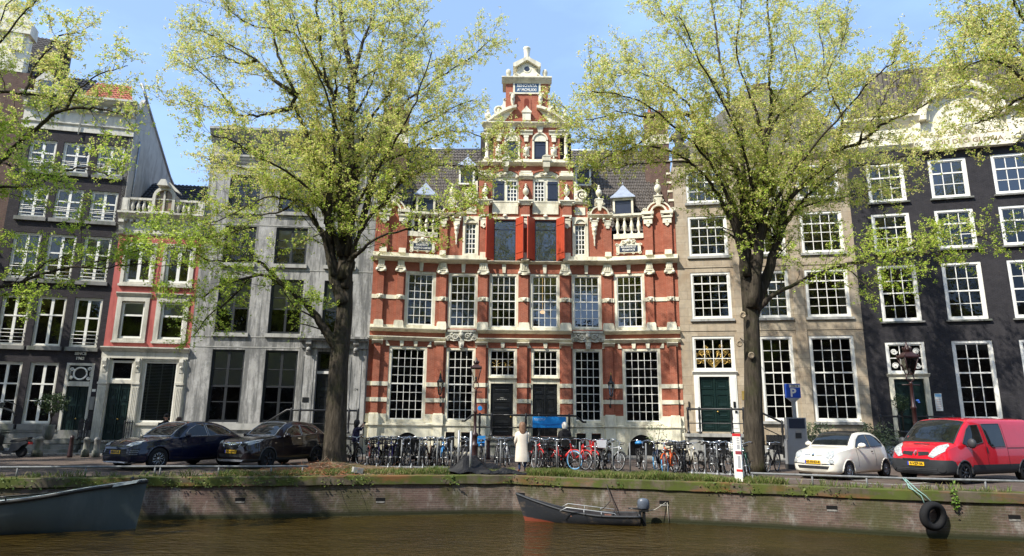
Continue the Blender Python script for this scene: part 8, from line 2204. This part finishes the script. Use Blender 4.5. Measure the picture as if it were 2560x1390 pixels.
# ------------------------------------------------------------------ street furniture
M['oxblood'] = flat('oxblood_paint', (.028, .009, .008), .45, .5, var=.15)
M['lampglass'] = pane('lantern_glass_pane', 1.7, .8)
def lamp(label, loc, h, k):
    root = thing('street_lamp', label, 'street lamp', loc)
    q = MB()
    q.lathe([(.17*k, 0), (.17*k, .12), (.12*k, .16), (.13*k, .8), (.15*k, .84), (.15*k, .9), (.10*k, .94), (.10*k, 1.15), (.13*k, 1.19), (.13*k, 1.26), (.065*k, 1.32), (.055*k, h*.50), (.075*k, h*.505), (.075*k, h*.52), (.05*k, h*.53), (.04*k, h*.695), (.055*k, h*.70), (.03*k, h*.715)], 0, 0, 0, 12)
    q.tube([(-.25*k, 0, h*.69), (.25*k, 0, h*.69)], .016*k, 6)
    q.build('post', M['oxblood'], root)
    z0, z1 = h*.775, h*.905
    q = MB()
    for s in (-1, 1): q.tube([(0, 0, h*.71), (s*.11*k, 0, h*.735), (s*.085*k, 0, z0)], .018*k, 6)
    q.lathe([(.10*k, 0), (.10*k, .03)], 0, 0, z0-.02, 4, a=math.pi/4)
    for i in range(4):
        a = math.pi/4+i*math.pi/2
        q.tube([(.10*k*math.cos(a), .10*k*math.sin(a), z0), (.27*k*math.cos(a), .27*k*math.sin(a), z1)], .014*k, 4)
        q.tube([(.27*k*math.cos(a), .27*k*math.sin(a), z1), (.27*k*math.cos(a+math.pi/2), .27*k*math.sin(a+math.pi/2), z1)], .02*k, 4)
        q.ball((.28*k*math.cos(a), .28*k*math.sin(a), z1+.05*k), (.022*k, .022*k, .05*k), 6)
    q.lathe([(.30*k, 0), (.30*k, .03*k), (.22*k, .09*k), (.12*k, .16*k)], 0, 0, z1, 4, a=math.pi/4, smooth=False)
    q.lathe([(.07*k, 0), (.11*k, .05*k), (.11*k, .10*k), (.06*k, .15*k), (.05*k, .17*k), (.03*k, .24*k), (.008*k, .30*k)], 0, 0, z1+.15*k, 10)
    for i in range(8): q.ball((.11*k*math.cos(i*.785), .11*k*math.sin(i*.785), z1+.26*k), (.018*k, .018*k, .05*k), 5)
    o = q.build('lantern', M['oxblood'], root)
    MB().lathe([(.092*k, 0), (.255*k, z1-z0)], 0, 0, z0, 4, a=math.pi/4, smooth=False).build('lantern_glass', M['lampglass'], o)
    MB().lathe([(.04, 0), (.03, .10), (.045, .14), (.01, .2)], 0, 0, z0+.03, 8).build('bulb', M['white'], o)
    return root
lamp('slim dark red street lamp with a crowned lantern in front of the red brick house', (-1.28, 24.4, 0), 3.98, .92)
lamp('larger dark red street lamp behind the red van in front of the black house', (14.4, 24, 0), 4.55, 1.28)
# bollards
bo = MB(); bo.lathe([(.105, 0), (.10, .1), (.085, .55), (.075, .80), (.085, .82), (.085, .86), (.06, .92), (.02, .95)], 0, 0, 0, 12)
b0 = None
for x, y, lb in ((-19.2, 29.8, 'dark red iron bollard leaning beside the two stone posts left of the dark blue SUV'), (-1.02, 31.6, 'dark red iron bollard in front of the stone stoop of the red brick house'), (1.75, 31.4, 'dark red iron bollard behind the bicycles below the blue banner'),
                 (4.05, 31.2, 'dark red iron bollard beside the leaning silver bicycle'), (7.55, 30.6, 'dark red iron bollard at the right corner of the red brick house')):
    if b0 is None: b0 = bo.build('bollard', M['oxblood']); o = b0
    else: o = b0.copy(); C.objects.link(o)
    o.location = (x, y, 0); tag(o, lb, 'bollard', 'dark red bollards along the pavement')
for x, y, k, lb, mt in ((-20.95, 30.25, 1.4, 'squat round stone post behind the scooter', 'stoop'), (-18.85, 30.3, 1., 'round topped stone post left of the grey stone post', 'stoop'), (-18.35, 30.25, 1., 'slender grey stone post in front of the wrought iron stoop rail', 'bluestone')):
    q = MB().lathe([(.16*k, 0), (.16*k, .28), (.12*k, .32), (.115*k, .70), (.14*k, .74), (.12*k, .80), (.06*k, .86)], 0, 0, 0, 12)
    o = q.build('stone_post', M[mt]); o.location = (x, y, 0); tag(o, lb, 'stone post', 'stone posts before the stoops')
# bicycle parking posts
p0 = None
for x, y in [(-4.07, 25.55), (-3.41, 25.6), (-2.74, 25.6), (-2.2, 25.6), (-.93, 25.55), (-.36, 25.6), (.95, 25.2), (1.72, 25.2), (2.54, 24.9), (3.04, 24.4), (3.66, 24.4), (4.26, 24.3), (4.84, 24.3), (5.48, 24.3), (6.15, 24.2), (6.80, 23.8), (7.18, 23.7)]:
    if p0 is None:
        q = MB(); q.tube([(0, 0, 0), (0, 0, 1.0)], .027, 8); q.box(-.07, .07, -.07, .07, 0, .012); p0 = q.build('parking_post', M['railgrey']); o = p0
    else: o = p0.copy(); C.objects.link(o)
    o.location = (x, y, 0); tag(o, 'plain waist-high grey steel parking post standing among the bicycles', 'post', 'grey steel posts among the bicycles')
for x, y, lb in ((-1.90, 25.05, 'taller grey pole behind the heap of black sheeting, left of its twin'), (-1.32, 22.75, 'tall light grey pole standing in front of the lamp post at the quay edge')):
    q = MB(); q.tube([(0, 0, 0), (0, 0, 1.38)], .042, 8); o = q.build('steel_pole', M['steel']); o.location = (x, y, 0); tag(o, lb, 'pole', 'two taller grey poles by the street lamp')
q = MB()
for xa, xb, ya, yb in ((-5.6, -2.2, 25.35, 25.45), (5.4, 8.2, 23.9, 23.0)):
    pass
for (x0, y0_), (x1, y1_) in (((-5.5, 25.3), (-2.3, 25.35)), ((6.2, 23.9), (8.1, 23.0))):
    b_ = MB(); d = Vector((x1-x0, y1_-y0_, 0)); a = math.atan2(d.y, d.x)
    b_.box(0, d.length, -.06, .06, .01, .06)
    for k in range(int(d.length/.42)): b_.tube([(.2+.42*k, 0, .05), (.2+.42*k, -.25, .16), (.2+.42*k, -.45, .02)], .018, 5)
    tag(b_.build('bicycle_rack', M['steel'], None, (x0, y0_, 0), a), 'low grey rack bar on the ground under the bicycles at the %s end' % ('left' if x0 < 0 else 'right'), 'bicycle rack')
# red and white sign board
SIGNRED = flat('faded_sign_red', (.22, .03, .04), .6)
r_ = thing('sign_board', 'upright white board with red bands at the quay edge in front of the knotted elm', 'sign', (6.86, 20.55, 0), rad(-48))
MB().box(-.13, .13, -.035, .035, .02, 1.40).build('board', M['white'], r_)
q = MB(); q.box(-.132, .132, -.04, .0, 1.33, 1.41).build('red_band', BM['red'], r_)
q = MB(); q.box(-.06, .132, -.04, .0, .80, .90).build('red_band', SIGNRED, r_); q = MB(); q.box(-.06, .132, -.04, .0, .30, .37).build('red_band', BM['red'], r_)
q = MB(); q.box(.0, .10, -.038, .0, .95, 1.30).box(.0, .10, -.038, .0, .40, .76).build('grey_panel', flat('grey_print', (.30, .30, .31), .6), r_)
q = MB()
for k in range(3):
    for j in range(2): q.box(.015+.045*j, .04+.045*j, -.042, -.037, 1.22-.07*k, 1.26-.07*k)
q.build('pictogram', M['white'], r_)
# parking meter with its blue sign
r_ = thing('parking_meter', 'grey parking meter with a blue P sign on its pole', 'parking meter', (11.38, 27.0, 0), rad(-8))
q = MB(); q.box(-.42, .42, -.25, .25, .18, 1.12, 0, .01).box(-.36, .36, -.23, .23, 1.12, 1.98, 0, .0); q.build('cabinet', flat('meter_grey_paint', (.33, .34, .35), .45, .5, metal=.2, var=.08), r_)
MB().box(-.44, .44, -.27, .27, 0, .18).build('base', M['plastic'], r_)
MB().box(-.30, .30, -.245, -.23, 1.56, 1.94).build('screen', M['navy'], r_)
q = MB(); q.box(-.06, .16, -.25, -.23, 1.40, 1.50).build('coin_panel', M['alloy'], r_)
q = MB(); q.box(-.08, .14, -.25, -.23, 1.18, 1.38).build('ticket_slot', M['plastic'], r_)
q = MB(); q.box(-.07, .07, -.05, .05, 1.98, 2.62).prism([(-.08, 2.60), (.08, 2.60), (.26, 2.76), (-.26, 2.76)], -.05, .05); q.build('pole', M['steel'], r_)
o = MB().box(-.29, .29, -.06, .06, 2.76, 3.32).build('sign_panel', flat('parking_sign_blue', (.015, .07, .40), .4, .5), r_)
text_mesh('sign_letter', 'P', .46, M['white'], o, (.0, -.064, 2.95), bold=.012)
MB().box(-.13, .27, -.063, -.06, 3.17, 3.28).build('number_panel', M['white'], o); text_mesh('sign_number', '10518', .11, M['black'], o, (.07, -.066, 3.225), ext=.001, bold=.003)
# scooter at the far left
r_ = thing('scooter', 'black motor scooter parked at the far left before the stone steps', 'scooter', (-21.75, 29.55, 0), rad(178))
for x in (-.62, .62):
    q = MB().lathe([(.12, -.06), (.21, -.07), (.235, 0), (.21, .07), (.12, .06)], 0, 0, 0, 18); q.xf(Matrix.Rotation(rad(90), 4, 'X')); o = q.build('wheel', M['tyre'], r_, (x, 0, .235))
    MB().disc(0, 0, .12, -.05, .05, 12).build('rim', M['alloy'], o)
q = MB(); q.prism([(.42, .30), (.62, .42), (.56, .85), (.44, .95), (.36, .88), (.40, .5), (.25, .28), (-.15, .26), (-.20, .55), (-.85, .72), (-.95, .62), (-.7, .5), (-.55, .32), (-.2, .2), (.3, .2)][::-1], -.16, .16); q.build('body', M['black'], r_)
q = MB(); q.prism([(-.12, .66), (-.2, .74), (-.55, .80), (-.92, .86), (-.90, .76), (-.2, .62)][::-1], -.13, .13); q.build('seat', M['seatleather'], r_)
q = MB(); q.tube([(.60, 0, .25), (.46, 0, .92), (.42, 0, 1.0)], .03, 6).tube([(.36, -.32, 1.02), (.42, 0, .99), (.36, .32, 1.02)], .018, 6); q.build('handlebar', M['iron'], r_)
q = MB(); q.box(-.98, -.90, -.10, .10, .55, .65); q.build('tail_light', BM['red'], r_); q = MB(); q.box(.0, .35, -.22, -.16, .12, .38); q.build('bag', flat('pale_box', (.5, .5, .5), .6), r_)
# ------------------------------------------------------------------ plants
PLM = [leafmat('dark_shrub_leaves', (.025, .045, .014), (.06, .09, .03), trans=.2), leafmat('shrub_leaves', (.07, .11, .035), (.13, .17, .06), trans=.25), leafmat('pale_shrub_leaves', (.22, .25, .13), (.34, .36, .2), trans=.25)]
def bush(mb, c, r, n, size, mix, rg):
    for _ in range(n):
        v = Vector((rg.gauss(0, 1), rg.gauss(0, 1), rg.gauss(0, 1))).normalized()
        k = rg.uniform(.55, 1.05)*(1+.18*math.sin(v.x*7+v.z*5)+.12*math.sin(v.y*9))
        p = Vector((c[0]+v.x*r[0]*k, c[1]+v.y*r[1]*k, c[2]+v.z*r[2]*k))
        a = Vector((rg.gauss(0, 1), rg.gauss(0, 1), rg.gauss(0, 1))).normalized()*size*rg.uniform(.6, 1.3); b = a.orthogonal().normalized()*size*.45
        i = len(mb.v); mb.v += [tuple(p-a), tuple(p-b), tuple(p+a), tuple(p+b)]; mb.f.append([i, i+1, i+2, i+3])
        t = rg.random(); mb.m.append(0 if t < mix[0] else 1 if t < mix[1] else 2); mb.s.append(False)
rg = random.Random(5)
def potplant(label, loc, pot, stem, ball, n, mix, size=.06, potm='bluestone', name='potted_tree'):
    r_ = thing(name, label, 'plant', loc)
    MB().lathe([(pot[0]*.72, 0), (pot[0]*.95, pot[1]*.4), (pot[0], pot[1]*.85), (pot[0]*1.04, pot[1]), (pot[0]*.9, pot[1]), (pot[0]*.88, pot[1]*.93), (.01, pot[1]*.92)], 0, 0, 0, 14).build('pot', M[potm], r_)
    if stem: MB().tube([(0, 0, pot[1]*.9), (.03, .02, (pot[1]+stem)/2), (0, 0, stem)], .03, 6).tube([(0, 0, stem*.75), (.15, 0, stem+.1)], .02, 5).tube([(0, 0, stem*.8), (-.16, .1, stem+.1)], .02, 5).build('stem', M['bark'], r_)
    q = MB(); bush(q, (0, 0, ball[1]), ball[0], n, size, mix, rg); q.build('foliage', PLM, r_)
potplant('bushy small tree in a tall grey pot before the dark house windows', (-21.2, 31.15, .70), (.24, .68), 1.2, ((.62, .55, .46), 1.65), 900, (.5, .93))
potplant('round clipped ball tree in a dark pot left of the black house door', (18.6, 32.0, .98), (.24, .5), 1.5, ((.36, .36, .42), 1.80), 900, (.55, .98), .045, 'black')
for x, y, lb in ((14.2, 31.6, 'pale leafy shrub behind the white car, just right of the parking meter'), (16.7, 31.2, 'pale leafy shrub against the black house corner behind the white car')):
    r_ = thing('shrub', lb, 'plant', (x, y, .07))
    MB().tube([(0, 0, 0), (.1, 0, .6), (.2, .1, 1.2)], .03, 5).tube([(0, 0, .1), (-.2, 0, .7), (-.5, .1, 1.2)], .025, 5).build('stem', M['bark'], r_)
    q = MB(); bush(q, (0, 0, 1.0), (1.05, .55, .75), 1300, .075, (.15, .5), rg); q.build('foliage', PLM, r_)
r_ = thing('shrub', 'thin twiggy plant growing at the right corner of the red brick house', 'plant', (7.3, 33.9, .07))
MB().tube([(0, 0, 0), (.05, 0, .7), (.2, 0, 1.5)], .015, 4).tube([(0, 0, .3), (-.25, 0, 1.0)], .012, 4).build('stem', M['bark'], r_)
q = MB(); bush(q, (0, 0, 1.1), (.6, .4, .7), 160, .06, (.1, .6), rg); q.build('foliage', PLM, r_)
# weeds, grass, fallen twigs, moss
GR = [leafmat('grass_blades', (.07, .115, .018), (.15, .20, .045), trans=.3), leafmat('dry_grass', (.20, .175, .07), (.29, .25, .11), trans=.3)]
def tufts(name, label, areas, seed, mats, hmin, hmax, wd=.008):
    rg_ = random.Random(seed); q = MB()
    for x0, x1, d0, d1, n in areas:
        for _ in range(n):
            x = rg_.uniform(x0, x1); y, _a = quay_at(x); y += d0+(d1-d0)*rg_.random()**1.3
            f = .55+.45*math.sin(x*3.1)*math.sin(x*1.3+2)
            for _k in range(6):
                h = rg_.uniform(hmin, hmax)*(.6+.5*f); a = rg_.uniform(0, 6.28); bx, by = rg_.gauss(0, .03), rg_.gauss(0, .03)
                tx, ty = bx+math.cos(a)*h*.5, by+math.sin(a)*h*.5
                i = len(q.v); px, py = -math.sin(a)*wd, math.cos(a)*wd
                q.v += [(x+bx-px, y+by-py, -.01), (x+bx+px, y+by+py, -.01), (x+(bx+tx)*.5+px*.8, y+(by+ty)*.5+py*.8, h*.65), (x+tx, y+ty, h)]
                q.f.append([i, i+1, i+2, i+3]); q.m.append(1 if rg_.random() < .3 else 0); q.s.append(False)
    return tag(q.build(name, mats), label, 'grass', None, 'stuff')
tufts('grass', 'short green and straw coloured grass along the top of the quay', [(.6, 6.6, .25, 1.5, 2600), (6.6, 8.0, .1, 1.0, 260), (-.9, .1, .5, 1.4, 260), (-5.6, -2.0, .3, 1.6, 500), (-9.0, -5.5, .1, 1.0, 300), (7.2, 18, .12, .4, 150), (-20, -9, .1, .35, 130)], 3, GR, .06, .24)
q = MB()
for _ in range(2600):
    x = rg.uniform(-16, 14); y, _a = quay_at(x); y += rg.uniform(-.08, .12)
    if math.sin(x*2.3)+math.sin(x*.9+1) < .1 and x > -7: continue
    z = rg.uniform(-.30, .02); s_ = rg.uniform(.015, .045)
    a = Vector((rg.gauss(0, 1), rg.gauss(0, .5), rg.gauss(-.3, .8))).normalized()*s_; b = a.orthogonal().normalized()*s_*.6
    p = Vector((x, y-.07 if z < 0 else y, z)); i = len(q.v); q.v += [tuple(p-a), tuple(p-b), tuple(p+a), tuple(p+b)]; q.f.append([i, i+1, i+2, i+3]); q.m.append(0 if rg.random() < .6 else 1); q.s.append(False)
tag(q.build('moss', [leafmat('moss_tufts', (.06, .09, .012), (.13, .16, .02), trans=.15), leafmat('weed_leaves', (.05, .10, .02), (.10, .17, .03), trans=.3)]), 'moss and small weeds clinging to the quay coping', 'moss', None, 'stuff')
q = MB()
for _ in range(900):
    x = rg.gauss(-6.2, 1.15); d = abs(rg.gauss(0, 1.0)); y, _a = quay_at(x); y = y+.25+d*1.5
    if rg.random() < .06: y -= .5
    hgt = max(0, .34*math.exp(-((x+6.3)/1.2)**2)*math.exp(-((y-22.8)/1.2)**2))
    p = Vector((x, y, rg.uniform(0, hgt)+.01)); a = rg.uniform(0, 6.28); ln = rg.uniform(.25, .7)
    dd = Vector((math.cos(a), math.sin(a), rg.gauss(0, .22))); pts = [p]
    for _k in range(3):
        p = p+dd*ln/3; p.z = max(.005, p.z); pts.append(p.copy()); dd = (dd+Vector((rg.gauss(0, .3), rg.gauss(0, .3), rg.gauss(-.05, .2)))).normalized()
    q.tube(pts, [.008, .007, .005, .003], 3, 0 if rg.random() < .7 else 1, cap=False)
tag(q.build('fallen_twigs', [flat('reddish_twigs', (.34, .14, .07), .8, .2, var=.3), flat('pale_twigs', (.36, .27, .18), .8, .2, var=.3)]), 'heap of reddish cut twigs spread around the foot of the left elm', 'twigs', None, 'stuff')
q = MB(); random.seed(9)                                        # earth heap under the twigs
n_ = 22
V = []
for j in range(n_+1):
    for i in range(n_+1):
        x = -9.2+6.0*i/n_; y = 21.0+6.0*j/n_; yq_, _a = quay_at(x); y = max(y, yq_+.2)
        V.append((x, y, -.02+.27*math.exp(-((x+6.3)/1.5)**2-((y-24.)/1.6)**2)+random.uniform(0, .025)*(0 < i < n_ and 0 < j < n_)))
q.add(V, [(j*(n_+1)+i, j*(n_+1)+i+1, (j+1)*(n_+1)+i+1, (j+1)*(n_+1)+i) for j in range(n_) for i in range(n_)], 0, True)
struct(q.build('earth_verge', flat('bare_earth', (.15, .105, .065), .95, .1, var=.4, scale=9, dirt=(.09, .10, .03))))
q = MB()
for (x0, x1, w_) in ((-5.6, 7.4, 1.5), (-20, -8.5, .7), (7.4, 18, .7)):
    k = 40; P_ = []
    for i in range(k+1):
        x = x0+(x1-x0)*i/k; y, _a = quay_at(x); e = .15*math.sin(x*2.1)+.1*math.sin(x*5.3)
        P_ += [(x, y+.35, .004), (x, y+w_+e, .004)]
    q.add(P_, [(2*i, 2*i+2, 2*i+3, 2*i+1) for i in range(k)], 0)
struct(q.build('grass_verge', flat('weedy_soil', (.13, .105, .06), .95, .1, var=.4, scale=7, dirt=(.08, .11, .025), dscale=2.)))
q = MB()                                                        # painted parking lines
for x, y, a, ln in ((8.6, 21.9, -8, 2.6), (11.6, 20.3, 30, 1.6), (10.2, 20.6, -22, 2.2)):
    b0 = len(q.v); q.box(0, ln, -.05, .05, .006, .0065); q.xf(Matrix.Translation((x, y, 0)) @ Matrix.Rotation(rad(a), 4, 'Z'), b0)
struct(q.build('road_markings', flat('worn_white_line', (.42, .41, .38), .8, .2, var=.3, scale=12)))
# black sheeting crumpled round the lamp foot
def sheetmesh(cx_, cy_, rx, ry, h, seed, name, label, dip=.0):
    r2_ = random.Random(seed); q = MB(); n = 26; V = []
    ph = [r2_.uniform(0, 6) for _ in range(6)]
    for j in range(n+1):
        for i in range(n+1):
            u, v = 2*i/n-1, 2*j/n-1; rr = math.hypot(u, v)
            z = h*max(0, 1-rr)**.8*(.6+.5*math.sin(3*u+ph[0])*math.sin(2.5*v+ph[1])) + .05*h*math.sin(11*u+ph[2]+4*v)+.05*h*math.sin(13*v+ph[3]-3*u)+.03
            V.append((cx_+rx*u*(1+.12*math.sin(5*v+ph[4])), cy_+ry*v*(1+.12*math.sin(6*u+ph[5])), max(.012, z+r2_.uniform(-.012, .012))))
    q.add(V, [(j*(n+1)+i, j*(n+1)+i+1, (j+1)*(n+1)+i+1, (j+1)*(n+1)+i) for j in range(n) for i in range(n)], 0, False)
    return tag(q.build(name, flat('black_sheeting', (.008, .008, .009), .55, .25, var=.3)), label, 'sheeting')
sheetmesh(-1.2, 23.4, 1.1, .9, .70, 2, 'plastic_sheet', 'heap of crumpled black sheeting around the foot of the street lamp')
sheetmesh(-.15, 22.75, .75, .28, .16, 6, 'plastic_sheet', 'flat strip of black sheeting lying left of the woman in cream')
MB_ = MB().box(-.16, .16, -.1, .1, .05, .22); o = tag(MB_.build('concrete_block', M['greytrim']), 'small concrete block lying at the coping right of the twig heap', 'block'); o.location = (-4.9, 21.95, 0); o.rotation_euler = (0, .15, .5)
# a climbing weed on the coping under the van
r_ = thing('weed', 'bright green weed growing over the coping below the red van', 'plant', (11.75, quay_at(11.75)[0]-.08, -.45))
MB().tube([(0, 0, -.02), (.03, -.02, .3), (.0, .0, .75)], .008, 4).build('stem', PLM[1], r_)
q = MB(); bush(q, (0, 0, .3), (.10, .07, .42), 110, .045, (0, .45), rg); q.build('foliage', [PLM[1], leafmat('fresh_weed_leaf', (.14, .26, .03), (.22, .34, .05)), leafmat('fresh_weed_leaf', (.16, .30, .03), (.25, .38, .06))], r_)
# ------------------------------------------------------------------ near bank behind the viewpoint: houses and elms added to darken panes, paint and water
q = MB(); q.quad((-400, -100, 0), (400, -100, 0), (400, -1.2, 0), (-400, -1.2, 0)); q.quad((-400, -1.2, 0), (400, -1.2, 0), (400, -1.2, -2), (-400, -1.2, -2)); struct(q.build('near_quay', M['paving']))
for x, w_, h, mt, lb in ((-40, 13, 12.5, 'brownbrick', 'brown brick'), (-27, 11, 14, 'darkbrick', 'dark brick'), (-16, 10, 11.5, 'sand', 'pale stone'), (-6, 11, 13, 'brownbrick', 'reddish brown brick'), (5, 11, 11.5, 'blackbrick', 'black brick'), (16, 12, 13.5, 'brownbrick', 'tall brown brick'), (28, 13, 12, 'sand', 'sandy stone')):
    H = thing('added_house', lb+' house added unseen behind the viewpoint to darken the window panes', 'house', (x+w_, -14, 0), math.pi, 'houses added on the near bank, seen only as reflections')
    hs = [(.9+2.6*i, 2.5+2.6*i, z, z+2.2) for i in range(int((w_-.8)/2.6)) for z in (1.4, 5.0, 8.4)]
    q = MB(); wall(q, 0, w_-.02, 0, h, hs, rev=.15, dep=9); q.prism([(0, h), (w_, h), (w_*.7, h+3), (w_*.3, h+3)], .2, 9); q.build('wall', [M[mt], M['room']], H)
    q = MB()
    for a, b, c_, d in hs: q.box(a, a+.1, .02, .1, c_, d).box(b-.1, b, .02, .1, c_, d).box(a+.1, b-.1, .02, .1, d-.1, d).box(a+.1, b-.1, .02, .1, c_, c_+.1).box((a+b)/2-.03, (a+b)/2+.03, .03, .09, c_+.1, d-.1).box(a+.1, b-.1, .035, .085, (c_+d)/2-.03, (c_+d)/2+.03)
    q.build('window_frames', M['white'], H)['kind'] = 'stuff'
el = [o for o in C.objects if o.name.startswith('elm_tree')]
for src, dx, lb in ((el[1], -22., 'unseen elm added on the near bank left of the viewpoint to mirror in the panes'), (el[0], 20, 'unseen elm added on the near bank right of the viewpoint to mirror in the panes'), (el[1], -3, 'unseen elm added on the near bank straight behind the viewpoint to mirror in the panes')):
    t = dup(src); t.location = (dx, -8.5, 0); t.scale = (1.35, 1.35, 1.4); t['label'] = lb; t['group'] = 'elms added on the near bank, seen only as reflections'
